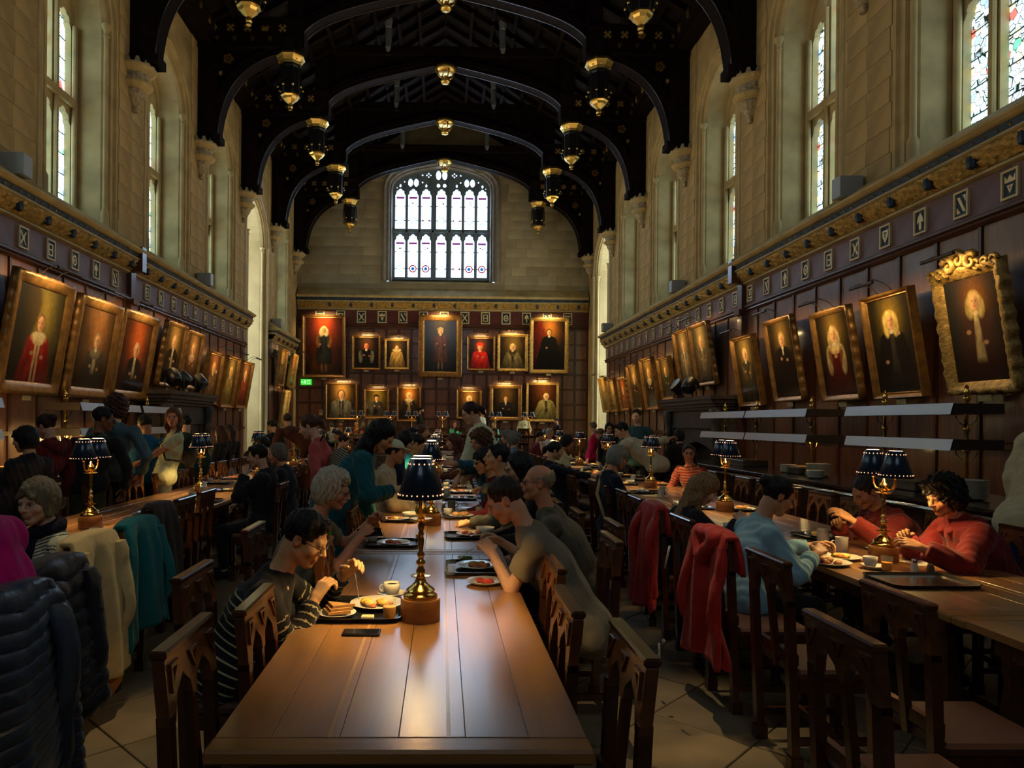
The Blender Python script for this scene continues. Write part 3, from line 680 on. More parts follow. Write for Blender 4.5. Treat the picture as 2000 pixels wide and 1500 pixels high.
def wainscot(wall, fn, s0, s1, rows, step, off=0):
    """raised panels one by one in a frame; fn(s, out) -> (x, y)"""
    x0, y0 = fn(s0, 0); x1, y1 = fn(s1, .055)
    MB().bb((x0, y0, rows[0][0] - .1), (x1, y1, rows[-1][1] + .02)).build('panel_backing', RAIL, wall)
    isx = abs(x1 - x0) > abs(y1 - y0) and abs(s1 - s0) > .5 and abs(x1 - x0) > 1
    st = {}
    s = s0 + off
    while s < s1 - .2:
        e = min(s + step, s1); 
        for (z0, z1) in rows:
            key = (round(e - s, 3), z1 - z0)
            xa, ya = fn((s + e) / 2, .062)
            if key not in st:
                w, h = e - s - .07, z1 - z0 - .07
                d = (w, .022, h) if isx else (.022, w, h)
                o = MB().bbox((0, 0, 0), d, .010).build('panel', PANEL, wall); st[key] = o; o.location = (xa, ya, (z0 + z1) / 2)
            else: inst(st[key], (xa, ya, (z0 + z1) / 2), wall)
        xa, ya = fn(s, .075)
        if 'st' not in st:
            H = rows[-1][1] - rows[0][0]; o = MB().box((0, 0, 0), ((.05, .04, H) if isx else (.04, .05, H))).build('stile', RAIL, wall); st['st'] = o; o.location = (xa, ya, (rows[-1][1] + rows[0][0]) / 2)
        else: inst(st['st'], (xa, ya, (rows[-1][1] + rows[0][0]) / 2), wall)
        s += step
    for z in [r[0] for r in rows] + [rows[-1][1]]:
        x0, y0 = fn(s0, .05); x1, y1 = fn(s1, .10); MB().bb((x0, y0, z - .03), (x1, y1, z + .03)).build('rail', RAIL, wall)
fL = lambda s, o: (-6.05 + o, s); fR = lambda s, o: (6.05 - o, s); fF = lambda s, o: (s, 29.5 - o)
RW = [(.12, 1.42), (1.42, 3.92)]
cornice('trim_cornice_left', 'gilded cornice and painted shield frieze along the left wall', fL, 4.2, 21.55, 4.82, 0, s_pl=7.34 - 2.8)
cornice('trim_cornice_right', 'gilded cornice and painted shield frieze along the right wall', fR, 4.2, 25.85, 4.82, PI, s_pl=7.34 - 2.8)
cornice('trim_cornice_left_far', 'short cornice beyond the bay on the left wall', fL, 24.5, 28.3, 4.82, 0)
cornice('trim_cornice_far', 'gilded cornice and painted shield frieze across the far wall', fF, -6.0, 6.0, 6.82, -PI / 2, sc=1.3, fr_h=.56, s_pl=-6.0 + .06)
for nm, fn, s1, side in (('panelling_left', fL, 21.5, 'left'), ('panelling_right', fR, 25.8, 'right')):
    w = struct(empty('wall_panelling_' + side), 'dark oak panelling on the %s wall' % side)
    wainscot(w, fn, 4.2, s1, RW, .70, off=.09)
w = struct(empty('wall_panelling_left_end'), 'oak panelling beyond the bay'); wainscot(w, fL, 24.5, 28.6, RW, .7)
w = struct(empty('wall_panelling_far'), 'oak panelling on the far wall'); wainscot(w, fF, -6.0, 6.0, [(.55 + .62 * i, .55 + .62 * (i + 1)) for i in range(8)], .522)
# pilasters that break the side cornices
for sg, y in ((-1, 13.55), (1, 13.95)):
    struct(MB().bb((sg * 5.86, y - .10, .0), (sg * 6.05, y + .10, 4.42)).bb((sg * 5.66, y - .09, 4.42), (sg * 6.05, y + .09, 4.88)).bb((sg * 5.8, y - .13, 3.8), (sg * 6.05, y + .13, 3.9)).build('trim_pilaster_' + ('left' if sg < 0 else 'right'), RAIL))
# ================= furniture makers =================
def pt_light(name, loc, w, col, r=.03, parent=None):
    ld = bpy.data.lights.new(name, 'POINT'); ld.energy = w; ld.color = col; ld.shadow_soft_size = r
    o = bpy.data.objects.new(name, ld); link(o, parent); o.location = loc; return o
def make_chair():
    """local: sitter looks along +y; back plane at y = -.20"""
    c = empty('dining_chair')
    f = lambda u, v, d: (u, -.20 - d - (v - .45) * .10, v)
    W = .205
    # carved back board with two pointed openings
    def lancet(cx, w, z0, zs, za): return [(cx - w, z0), (cx - w, zs), (cx - w * .82, zs + (za - zs) * .5), (cx, za), (cx + w * .82, zs + (za - zs) * .5), (cx + w, zs), (cx + w, z0)]
    pl = [(-W, .775), (-W, .955), (-W + .012, .97), (W - .012, .97), (W, .955), (W, .775), (W - .045, .775)]
    pl += [(p[0], p[1]) for p in lancet(.083, .068, .80, .80, .888)[::-1]] + [(p[0], p[1]) for p in lancet(-.083, .068, .80, .80, .888)[::-1]] + [(-W + .045, .775)]
    pl = [p for i, p in enumerate(pl)]
    MB().plate(pl, [], -.018, .018, f).build('back_board', CARVE, c)
    for x0, pts in ((0, [(-.035, .935), (.035, .935), (.0, .878)]), (-.15, [(-.03, .94), (.03, .94), (-.03, .86)]), (.15, [(.03, .94), (.03, .86), (-.03, .94)])):
        m = MB(); m.plate([(x0 + a, b) for a, b in pts], [[(x0 + a * .55 + sum(p[0] for p in pts) / 3 * .45, b * .55 + sum(p[1] for p in pts) / 3 * .45) for a, b in pts]], -.026, .026, f)
        m.build('carved_tracery', CARVE, c)
    MB().bbox((0, -.20 - .052, .972), (.42, .05, .026), .007).build('top_rail', CHAIR, c)
    for s in (-1, 1):
        m = MB(); m.plate([(s * (W - .045), .0), (s * W, .0), (s * W, .80), (s * (W - .038), .80)] if s > 0 else [(s * W, .0), (s * (W - .045), .0), (s * (W - .038), .80), (s * W, .80)], [], -.02, .02, lambda u, v, d: (u, -.20 - d - ((v - .45) * .10 if v > .45 else (v - .45) * -.10 * 0), v))
        m.box((s * (W - .022), -.20, .035), (.055, .06, .07)); m.build('back_leg', CHAIR, c)
        MB().box((s * (W - .02), .20, .22), (.042, .042, .44)).box((s * (W - .02), .205, .03), (.055, .06, .06)).build('front_leg', CHAIR, c)
        MB().box((s * (W - .02), 0, .14), (.024, .38, .035)).build('stretcher', CHAIR, c); MB().box((s * (W - .02), 0, .40), (.026, .38, .06)).build('side_rail', CHAIR, c)
    MB().plate([(-.018, .44), (.018, .44), (.016, .82), (-.016, .82)], [], -.014, .014, f).build('splat', CHAIR, c)
    MB().box((0, 0, .15), (.37, .024, .035)).build('stretcher', CHAIR, c); MB().box((0, -.2, .52), (.37, .028, .05)).build('lower_back_rail', CHAIR, c); MB().box((0, .2, .40), (.37, .026, .06)).build('front_rail', CHAIR, c)
    MB().bbox((0, 0.01, .455), (.42, .42, .05), .018).build('seat', LEATHER, c)
    return c
CH0 = make_chair(); CH_USED = [False]
def chair(x, y, deg, label, group):
    if not CH_USED[0]:
        CH_USED[0] = True; CH0.location = (x, y, 0); CH0.rotation_euler = (0, 0, R(deg)); tag(CH0, label, 'chair', group); return CH0
    o = clone(CH0, (x, y, 0), R(deg), label, group); o['category'] = 'chair'; return o

def make_table(x0, x1, y0, y1, label, group, z=0.0, axis='y'):
    t = empty('refectory_table', ((x0 + x1) / 2, (y0 + y1) / 2, z), label=label, cat='table', group=group)
    W, Ln = x1 - x0, y1 - y0; h = .75
    if axis == 'x': W, Ln = Ln, W
    rot = lambda o: o
    pw = W / 6; ws = [.9, 1.1, .95, 1.08, 1.02, .95]; x = -W / 2
    eb = .085
    for k in range(6):
        w = pw * ws[k]; o = MB().bbox((x + w / 2, 0, h - .0175), (w - .0016, Ln - 2 * eb - .004, .035), .0012).build('plank', TABLE, t); x += w
    if W > .5:
        for xx in (-.20, .13): MB().bb((xx - .006, -Ln / 2 + eb, h - .001), (xx + .006, Ln / 2 - eb, h + .0006)).build('inlay_strip', STRIPM, t)
    for s in (-1, 1): MB().bbox((0, s * (Ln / 2 - eb / 2), h - .02), (W + .012, eb, .042), .008).build('end_board', TEDGE, t)
    MB().box((0, 0, h - .085), (W - .16, Ln - .3, .09)).build('apron', CHAIR, t)
    for sx in (-1, 1):
        for sy in (-1, 1): MB().lathe([(.05, 0), (.055, .08), (.04, .1), (.062, .2), (.07, .35), (.05, .52), (.06, .56), (.055, .66)], (sx * (W / 2 - .13), sy * (Ln / 2 - .22), 0), 8, ang0=PI / 8).build('leg', CHAIR, t, True, auto=40)
    MB().box((0, 0, .12), (.08, Ln - .5, .08)).build('stretcher', CHAIR, t)
    if axis == 'x': t.rotation_euler = (0, 0, PI / 2)
    return t
STRIPM = M('pale inlay strip', (.55, .32, .12), .3, coat=.3)

# ---------------- twin shaded brass lamp ----------------
SHADE = M('navy lamp shade', (.012, .035, .075), .28, .35, coat=.5)
SHIN = M('shade lining', (.85, .62, .5), .6)
PIN = M('lit pinholes', (1, .7, .5), .5, emit=((1.0, .46, .26), 1.25))
BULB = M('lamp bulb', (1, .8, .6), .5, emit=((1.0, .68, .38), 26.0))
LWOOD = M('lamp block oak', (.30, .13, .035), .3, var=(6, .3), stretch=(1, 1, 4), coat=.3)
def make_lamp():
    t = empty('table_lamp')
    MB().lathe([(.086, 0), (.0875, .003), (.0875, .092), (.084, .098), (0, .098)], n=28).build('wooden_block', LWOOD, t, True, auto=35)
    MB().lathe([(.074, .098), (.076, .104), (.074, .112), (.066, .116), (.060, .124), (.064, .132), (.058, .140), (.040, .152), (.026, .168), (.020, .185), (.018, .190), (.043, .192), (.044, .196), (.018, .199)], n=24).build('foot', BRASS, t, True, auto=35)
    pr = [(.016, .198), (.021, .215), (.013, .232), (.012, .240), (.020, .247), (.021, .258), (.012, .266), (.011, .275), (.017, .282), (.017, .292), (.010, .300), (.0125, .33), (.015, .35), (.010, .372), (.015, .38), (.010, .388), (.012, .40), (.016, .415), (.010, .43), (.012, .436)]
    MB().lathe(pr, n=12).build('column', BRASS, t, True)
    MB().lathe([(.010, .432), (.045, .437), (.052, .443), (.050, .448), (.012, .450)], n=20).build('drip_pan', BRASS, t, True, auto=35)
    MB().lathe([(.012, .448), (.020, .462), (.028, .478), (.024, .50), (.012, .512), (.008, .53), (0, .545)], n=12).build('centre_vase', BRASS, t, True)
    for s in (-1, 1):
        m = MB(); m.tube([(0, s * .018, .475), (0, s * .05, .462), (0, s * .085, .468), (0, s * .11, .495), (0, s * .118, .53), (0, s * .118, .57)], .008, 7)
        m.lathe([(.012, .555), (.018, .56), (.016, .60), (.010, .61)], (0, s * .118, 0), 10); m.build('arm', BRASS, t, True)
        sh = MB().lathe([(.098, .548), (.099, .552), (.046, .716), (.045, .718)][::1], (0, s * .118, 0), 28)
        sh = MB(); n = 28; k = 4; prof = [(.0985, .548), (.1, .55), (.0465, .717), (.045, .718)]
        v = []; f = []
        for r_, z in prof:
            for j in range(n): v.append((r_ * math.cos(2 * PI * j / n), s * .118 + r_ * math.sin(2 * PI * j / n), z))
        f = [(i * n + j, i * n + (j + 1) % n, (i + 1) * n + (j + 1) % n, (i + 1) * n + j) for i in range(3) for j in range(n)]
        so = MB().add(v, f).build('lamp_shade', SHADE, t, True)
        v = []
        for r_, z in [(.0965, .549), (.0435, .717)]:
            for j in range(n): v.append((r_ * math.cos(2 * PI * j / n), s * .118 + r_ * math.sin(2 * PI * j / n), z))
        MB().add(v, [(j, j + n, (j + 1) % n + n, (j + 1) % n) for j in range(n)]).build('shade_lining', SHIN, so, True)
        m = MB()
        for z, cnt, rr in ((.566, 26, .0040), (.695, 15, .0044)):
            r_ = .1 - (z - .55) / .167 * .0535
            for j in range(cnt):
                a = 2 * PI * j / cnt; m.lathe([(0, -rr), (rr * .9, 0), (0, rr)], ((r_ + .0005) * math.cos(a), s * .118 + (r_ + .0005) * math.sin(a), z), 5)
        tag(m.build('pinholes', PIN, so), kind='stuff')
        MB().lathe([(0, .61), (.012, .615), (.019, .635), (.016, .655), (0, .668)], (0, s * .118, 0), 8).build('bulb', BULB, t, True)
        pt_light('lamp_light', (0, s * .118, .675), LAMP_W, WARM, .02, t)
        pt_light('lamp_light', (0, s * .118, .598), LAMP_W * 1.6, WARM, .02, t)
    return t
LP0 = make_lamp(); LP_USED = [False]
def lamp(x, y, label, group, z=.75, rz=0.0, s=1.0):
    if not LP_USED[0]:
        LP_USED[0] = True; LP0.location = (x, y, z); LP0.rotation_euler = (0, 0, rz); tag(LP0, label, 'lamp', group); return LP0
    o = clone(LP0, (x, y, z), rz, label, group); o['category'] = 'lamp'
    if s != 1.0: o.scale = (s, s, s)
    return o

# ---------------- portraits ----------------
PAINTM = M('oil painting', (.5, .5, .5), .22, attr='Col', coat=.6, spec=.5)
DARKW = M('dark stained wood', (.04, .018, .01), .45)
LABELM = M('brass name plate', (.62, .50, .25), .4, .3)
def sm(d, s): return np.clip(.5 - d / s, 0, 1)
def paint(w, h, p, seed, hi=1.0):
    nu = int(46 * hi); nv = int(46 * hi * h / w)
    X, Y = np.meshgrid(np.linspace(-.5, .5, nu), np.linspace(0, h / w, nv)); A = h / w
    rs = np.random.RandomState(seed)
    g = lambda *k: tuple(L(k))
    bg = np.array(g(*p.get('bg', (58, 44, 28)))); gl = np.array(g(*p.get('glow', (120, 90, 45)))); robe = np.array(g(*p.get('robe', (22, 18, 18))))
    rob2 = np.array(g(*p['rob2'])) if 'rob2' in p else robe * 1.6; col = np.array(g(*p.get('collar', (215, 200, 165)))); hair = np.array(g(*p.get('hair', (90, 70, 45)))); skin = np.array(g(*p.get('skin', (226, 168, 118))))
    k = p.get('kind', 'half'); hr = {'bust': .12, 'half': .108, 'full': .064, 'seat': .098}[k] * p.get('hs', 1)
    hx = p.get('hx', 0.0); hy = A - {'bust': .36, 'half': .36, 'full': .33, 'seat': .42}[k] + p.get('dy', 0)
    def nz(f, a): return a * .7 * (np.sin(X * f + 2 * np.sin(Y * 9 + rs.rand() * 6) + rs.rand() * 6) * np.sin(Y * f * .6 + 2 * np.sin(X * 11 + 1)) + .5 * np.sin(X * f * 1.7 + 2 * np.sin(Y * 7) + rs.rand() * 6))
    C = bg[None, None] * (1 + nz(6, .25))[..., None] * np.clip(1.25 - .55 * np.sqrt((X * 1.5) ** 2 + (Y - A * .55) ** 2), .35, 1.3)[..., None]
    def put(mask, c, tex=0):
        nonlocal C
        cc = np.array(c)[None, None] * (1 + (nz(26, tex) if tex else 0 * X))[..., None]
        C = C * (1 - mask[..., None]) + cc * mask[..., None]
    E = lambda cx, cy, rx, ry, s=.25: sm(np.sqrt(((X - cx) / rx) ** 2 + ((Y - cy) / ry) ** 2) - 1, s)
    put(np.exp(-(((X - hx - .03) / .26) ** 2 + ((Y - hy) / .30) ** 2) ** .9) * .6, gl)
    if 'curtain' in p: put(sm(-(X * p.get('cs', 1)) + .12 + .12 * np.sin(Y * 5), .1) * .8, g(*p['curtain']), .35)
    ys = hy - hr * 1.55; lean = p.get('lean', 0)
    d = np.clip((ys - Y) / (hr * 6), 0, 2)
    bw = {'bust': 2.7, 'half': 2.5, 'full': 2.3, 'seat': 2.9}[k] * hr * p.get('bw', 1)
    wid = bw * np.clip((ys - Y + hr * .35) / (hr * .9), 0, 1) ** .45 + d * hr * {'bust': 1.0, 'half': 1.5, 'full': .45, 'seat': 2.6}[k]
    body = sm(np.abs(X - hx - lean * d) - wid, .03) * (Y < ys + hr * .4)
    if k == 'full': body = body * sm(-(Y - A * .18), .05)
    put(body, robe, .3)
    if 'legs' in p:
        for s in (-1, 1): put(E(hx + s * .055, A * .12, .026, A * .085, .4), g(*p['legs']))
    if 'arms' in p:
        for s in (-1, 1): put(E(hx + s * bw * .88, ys - hr * 2.6, hr * .8, hr * 2.3, .3), g(*p['arms']), .3)
    if 'inner' in p: put(sm(np.abs(X - hx - lean * d * .6) - (hr * .35 + d * hr * .5), .03) * (Y < ys + hr * .2) * sm(-(Y - A * .2), .1), g(*p['inner']), .3)
    if 'cape' in p: put(E(hx, ys - hr * .55, hr * 2.0, hr * 1.0, .25), g(*p['cape']), .12)
    if 'band' in p:
        for s in (-1, 1): put(sm(np.abs(X - hx - s * hr * .45 - lean * d) - hr * .22, .02) * (Y < ys), g(*p['band']), .15)
    if 'ruff' in p: put(E(hx, hy - hr * 1.0, hr * 2.1, hr * .85, .25), g(*p['ruff']), .2)
    put(E(hx, hy + hr * .15, hr * p.get('hw', 1.18), hr * p.get('hh', 1.42), .3), hair, .35)
    if 'wig' in p:
        for s in (-1, 1): put(E(hx + s * hr * .95, hy - hr * .75, hr * .75, hr * 1.5, .35), hair, .35)
    put(sm(np.abs(X - hx) - hr * .42, .02) * (Y < hy) * (Y > ys - hr * .1), skin * .7)
    put(E(hx, hy, hr * .82, hr * 1.12, .22), skin)
    put(E(hx + hr * .55, hy - hr * .1, hr * .55, hr * 1.1, .9) * .75 * sm(np.sqrt(((X - hx) / (hr * .84)) ** 2 + ((Y - hy) / (hr * 1.14)) ** 2) - 1, .2), skin * .32)
    for s in (-1, 1): put(E(hx + s * hr * .33, hy + hr * .18, hr * .19, hr * .11, .9) * .8, skin * .22)
    put(E(hx, hy - hr * .22, hr * .11, hr * .28, .8) * .5, skin * .6); put(E(hx, hy - hr * .55, hr * .26, hr * .08, .6) * .8, np.array(g(150, 70, 50)))
    put(E(hx, ys + hr * .05, hr * .45, hr * .32, .3), col)
    if 'tabs' in p: put(sm(np.abs(X - hx) - hr * .22, .02) * sm(np.abs(Y - ys + hr * .6) - hr * .7, .02), col)
    if 'hat' in p: put(E(hx, hy + hr * 1.15, hr * 1.5, hr * .42, .25), g(*p['hat'])); put(E(hx, hy + hr * 1.4, hr * .95, hr * .5, .25), g(*p['hat']))
    for s in (-1, 1):     # sleeves and folds of the gown
        sx = hx + s * bw * .78
        for q in range(5):
            t = q / 4; put(E(sx * (1 - t) + (hx + s * hr * .9) * t, ys - hr * (1.0 + 2.4 * t), hr * .55, hr * .75, .5) * .55, rob2 if k != 'full' else rob2 * .8)
    fold_ = .5 + .5 * np.sin((X - hx) * 42 / (1 + (ys - Y).clip(0)) + 3 * np.sin(Y * 6 + rs.rand() * 6)); put(body * fold_ * .22 * (Y < ys - hr), rob2 * 1.2); put(body * (1 - fold_) * .25 * (Y < ys - hr), robe * .35)
    for hxy in p.get('hands', [(-.10, -.30), (.13, -.33)]): put(E(hx + hxy[0], hy + hxy[1] * (2.2 if k == 'bust' else 1.25), hr * .42, hr * .30, .5), skin * .7)
    if 'paper' in p: put(sm(np.abs(X - p['paper'][0]) - .06, .02) * sm(np.abs(Y - p['paper'][1]) - .04, .02), g(200, 185, 150))
    n_ = sum(np.sin(X * a_ * np.cos(b_) + Y * a_ * np.sin(b_) + rs.rand() * 6) for a_, b_ in [(40, .3), (55, 1.9), (75, 2.8), (100, .9), (130, 2.2)]) / 5
    vig = np.clip(1.15 - .9 * np.sqrt(((X - hx * .5) * 1.7) ** 2 + ((Y - A * .62) / A * 1.35) ** 2) ** 1.6, .25, 1.1)
    C = C * (1 + .22 * n_)[..., None] * vig[..., None]
    C = np.clip(C, .002, .9)
    v = np.stack([X * w, np.zeros_like(X), Y * w], -1).reshape(-1, 3)
    i = np.arange((nv - 1) * (nu - 1)); r_ = i // (nu - 1); c = i % (nu - 1); a = r_ * nu + c
    return v, np.stack([a, a + 1, a + nu + 1, a + nu], 1), C.reshape(-1, 3)
def frame_mesh(a, b, prof, n, carve=0.0, seed=0):
    """mitred moulding round a canvas 2a x 2b whose lower edge is at v = 0; prof (out, proud)"""
    path = []
    segs = [((-a, 0), (a, 0)), ((a, 0), (a, 2 * b)), ((a, 2 * b), (-a, 2 * b)), ((-a, 2 * b), (-a, 0))]
    v = []; k = len(prof); tot = 0
    for (p, q) in segs:
        Ln = math.dist(p, q); m = max(1, int(Ln / .5)) if not n else max(2, int(Ln / n)); d = ((q[0] - p[0]) / Ln, (q[1] - p[1]) / Ln); nx, ny = d[1], -d[0]
        for i in range(m):
            t = i / m; base = (p[0] + (q[0] - p[0]) * t, p[1] + (q[1] - p[1]) * t)
            for j, (o, pr) in enumerate(prof):
                e = o * (1 - 2 * t) if not n else o * (1 if t == 0 else 0)
                ss = tot + Ln * t; w = 0; wo = 0
                if carve and 0 < j: 
                    w = carve * (math.sin(ss * 48 + j * 2.2) * .6 + math.sin(ss * 83 - j * 1.7) * .4) * (.6 if j < k - 1 else 0)
                    wo = carve * .9 * math.sin(ss * 37) if j >= k - 3 else 0
                x0 = base[0] + nx * (o + wo) - d[0] * (o if t == 0 else 0) ; y0 = base[1] + ny * (o + wo) - d[1] * (o if t == 0 else 0)
                v.append((x0, -(pr + w), y0))
        tot += Ln
    M_ = len(v) // k; f = [(i * k + j, ((i + 1) % M_) * k + j, ((i + 1) % M_) * k + j + 1, i * k + j + 1) for i in range(M_) for j in range(k - 1)]
    return MB().add(v, f)
PN = [0]
def portrait(wall, s, w, z0, z1, tilt, frame, p, label, seed=0, fw=.11, hi=1.0, light=True, plate=True, group=None, pw=1.0, crest=False):
    """s: position along the wall (y, or x for the far wall); w, z0, z1: outer frame"""
    rz = {'L': PI / 2, 'R': -PI / 2, 'F': 0}[wall]
    loc = {'L': (-5.87, s, z0), 'R': (5.87, s, z0), 'F': (s, 29.34, z0)}[wall]
    t = empty('framed_portrait', loc, label=label, cat='painting', group=group); t.rotation_euler = (tilt, 0, rz)
    h = (z1 - z0) / math.cos(tilt); cw, chh = w - 2 * fw, h - 2 * fw
    v, q, c = paint(cw, chh, p, seed, hi); v[:, 2] += fw; v[:, 1] = -.035
    fast_mesh('canvas', v, q, PAINTM, t, col=c)
    MB().bb((-w / 2 + .03, -.02, .03), (w / 2 - .03, .03, h - .03)).build('backing_board', DARKW, t)
    MB().bb((-w * .3, .02, .03), (w * .3, .14, .07)).build('hanging_batten', DARKW, t)
    if frame == 'plain': prof = [(0, .03), (.012, .055), (fw * .35, .05), (fw * .6, .085), (fw * .9, .10), (fw, .085), (fw, -.02)]; mat = GILTD; cv = 0; n = None
    elif frame == 'carved': prof = [(0, .035), (.012, .052), (fw * .3, .06), (fw * .5, .085), (fw * .8, .10), (fw, .085), (fw * 1.0, -.02)]; mat = GILT; cv = .012; n = .022
    elif frame == 'gold': prof = [(0, .035), (.012, .052), (fw * .3, .045), (fw * .6, .075), (fw * .9, .09), (fw, .08), (fw, -.02)]; mat = GILT; cv = .004; n = .03
    else: prof = [(0, .03), (.012, .05), (fw * .4, .06), (fw * .7, .085), (fw, .08), (fw, -.02)]; mat = GILTD; cv = .006; n = .03
    o = frame_mesh(cw / 2, chh / 2, prof, n, cv, seed).build('frame', mat, t, bool(cv)); o.location = (0, 0, fw)
    if crest:
        m = MB()
        for q_ in range(3):
            pts = []; 
            for a in np.linspace(0, 2.4 * PI, 14): r_ = .10 * (1 - a / 9) ; pts.append((r_ * math.cos(a + .5) * (1 if q_ % 2 else -1) + (-.16, .16, 0)[q_], -.10, h + .03 + r_ * math.sin(a + .5) + (.0, .0, .05)[q_]))
            m.tube(pts, np.linspace(.04, .018, 14), 6)
        for s_ in (-1, 1):
            for q_ in range(3): 
                pts = [(s_ * (w / 2 - .04 - q_ * .12) + .05 * math.cos(a), -.09, h - .02 + .05 * math.sin(a)) for a in np.linspace(0, 5, 9)]; m.tube(pts, np.linspace(.028, .012, 9), 5)
        m.build('carved_crest', GILT, t, True)
    if plate: MB().bbox((0, -.045, -.055), (min(.2, w * .2), .012, .07), .003).build('name_plate', LABELM, t)
    if light:
        # picture light on two bent arms
        bw = min(.62, w * .5); m = MB(); m.tube([(-bw / 2, -.33, h + .13), (bw / 2, -.33, h + .13)], .021, 8)
        lt = m.build('picture_light', BRASS if wall == 'F' else STEELD, t, True, auto=50)
        m = MB()
        for s_ in (-1, 1): m.tube([(s_ * bw * .3, -.02, h - .02), (s_ * bw * .3, -.12, h + .10), (s_ * bw * .3, -.25, h + .17), (s_ * bw * .3, -.33, h + .145)], .006, 5)
        m.build('light_arm', STEELD, lt, True)
        ld = bpy.data.lights.new('picture_light_glow', 'AREA'); ld.shape = 'RECTANGLE'; ld.size = bw * .9; ld.size_y = .03; ld.energy = PIC_W * pw * w * h / 1.6; ld.color = (1.0, .66, .27); ld.spread = R(150)
        lo = bpy.data.objects.new('picture_light_glow', ld); link(lo, lt); lo.location = (0, -.325, h + .105)
        lo.rotation_euler = (R(28), 0, 0)
    return t
STEELD = M('dull metal', (.16, .14, .13), .35, .8)

# ---------------- tableware ----------------
def proto(fn):
    box = []
    def place(name, x, y, z, rz, label, cat, group=None, **kw):
        key = tuple(sorted(kw.items()))
        for k, o in box:
            if k == key:
                c = clone(o, (x, y, z), rz, label, group); c['category'] = cat; return c
        o = fn(**kw); o.name = name; o.location = (x, y, z); o.rotation_euler = (0, 0, rz); tag(o, label, cat, group); box.append((key, o)); return o
    return place
@proto
def plate(r=.125, m='w'):
    return MB().lathe([(0, .004), (r * .55, .004), (r * .62, .0), (r * .66, .004), (r * .98, .018), (r, .021), (r * .97, .0225), (r * .66, .009), (r * .5, .008), (0, .008)], n=28).build('plate', CERAMIC, None, True, auto=60)
@proto
def bowl(r=.075):
    return MB().lathe([(0, 0), (r * .5, 0), (r * .55, .006), (r * .85, .03), (r, .055), (r * .96, .055), (r * .8, .03), (r * .4, .012), (0, .01)], n=22).build('bowl', CERAMIC, None, True)
def ring_handle(m, x, z, r=.022, t=.005):
    m.tube([(x - .004, 0, z + r * .9), (x + r * .7, 0, z + r * .9), (x + r * 1.25, 0, z + r * .2), (x + r * 1.1, 0, z - r * .5), (x + r * .4, 0, z - r), (x - .004, 0, z - r)], t, 6)
@proto
def mug(r=.038, h=.088, c='w'):
    mt = CERAMIC if c == 'w' else GREYMUG
    o = MB().lathe([(0, 0), (r * .9, 0), (r, .006), (r, h), (r * .93, h), (r * .9, .012), (0, .01)], n=20).build('mug', mt, None, True, auto=50)
    m = MB(); ring_handle(m, r, h * .52); m.build('handle', mt, o, True)
    MB().lathe([(0, 0), (r * .92, 0)], (0, 0, h * .82), 16).build('drink', COFFEE, o); return o
@proto
def cup(r=.042, h=.06):
    o = MB().lathe([(0, 0), (r * .6, 0), (r * .7, .004), (r * .95, .03), (r, h), (r * .95, h), (r * .88, .03), (r * .5, .01), (0, .01)], n=20).build('cup', CERAMIC, None, True)
    m = MB(); ring_handle(m, r * .97, h * .55, .017, .004); m.build('handle', CERAMIC, o, True)
    MB().lathe([(0, 0), (r * .92, 0)], (0, 0, h * .8), 16).build('drink', COFFEE, o); return o
@proto
def tumbler(r=.034, h=.085, fill='j', lv=.6):
    o = MB().lathe([(0, 0), (r * .85, 0), (r * .9, .004), (r, h), (r * .95, h), (r * .84, .008), (0, .007)], n=18).build('tumbler', CLEAR, None, True)
    MB().lathe([(0, .009), (r * .80, .009), (r * (.82 + .1 * lv), h * lv), (0, h * lv)], n=16).build('drink', JUICE if fill == 'j' else WATER, o, True, auto=60); return o
CLEAR = M('clear glass', (.85, .9, .9), .03, alpha=.06, spec=1.0); WATER = M('water', (.6, .7, .72), .02, alpha=.3, spec=.8)
JUICE = M('orange juice', (.95, .36, .0), .4); COFFEE = M('coffee', (.03, .012, .005), .15); GREYMUG = M('grey stoneware', (.16, .15, .12), .4)
def rrect(w, d, r, n=4):
    p = []
    for cx, cy, a0 in ((w / 2 - r, d / 2 - r, 0), (-w / 2 + r, d / 2 - r, 90), (-w / 2 + r, -d / 2 + r, 180), (w / 2 - r, -d / 2 + r, 270)): p += arcpts(cx, cy, r, a0, a0 + 90, n)
    return p
@proto
def tray(w=.40, d=.30):
    m = MB(); r = .045; lv = [(0, .004, 0), (-.012, .004, 0), (-.018, .0, 0), (-.004, 0, 0), (.010, .018, 0), (.012, .021, 0), (.006, .021, 0), (-.010, .006, 0)]
    pr = [(-.03, .0), (.0, .0), (.012, .020), (.015, .022), (.008, .022), (-.006, .006), (-.03, .005)]
    v = []; n = 20
    for o, z in pr: v += [(x, y, z) for x, y in rrect(w - .03 + 2 * o, d - .03 + 2 * o, max(.01, r + o))]
    n = len(v) // len(pr); f = [(i * n + j, i * n + (j + 1) % n, (i + 1) * n + (j + 1) % n, (i + 1) * n + j) for i in range(len(pr) - 1) for j in range(n)]
    f += [tuple(range((len(pr) - 1) * n, len(pr) * n)), tuple(range(n))[::-1]]
    return m.add(v, f).build('tray', TRAYM, None, True, auto=40)
def blob(m, c, r, seed=0, n=8):
    rs = np.random.RandomState(seed); 
    v = []; k = n // 2 + 1
    for i in range(k + 1):
        th = PI * i / k
        for j in range(n):
            ph = 2 * PI * j / n; q = 1 + .28 * (rs.rand() - .5); v.append((c[0] + r[0] * q * math.sin(th) * math.cos(ph), c[1] + r[1] * q * math.sin(th) * math.sin(ph), c[2] + r[2] * math.cos(th)))
    m.add(v, [(i * n + j, (i + 1) * n + j, (i + 1) * n + (j + 1) % n, i * n + (j + 1) % n) for i in range(k) for j in range(n)])
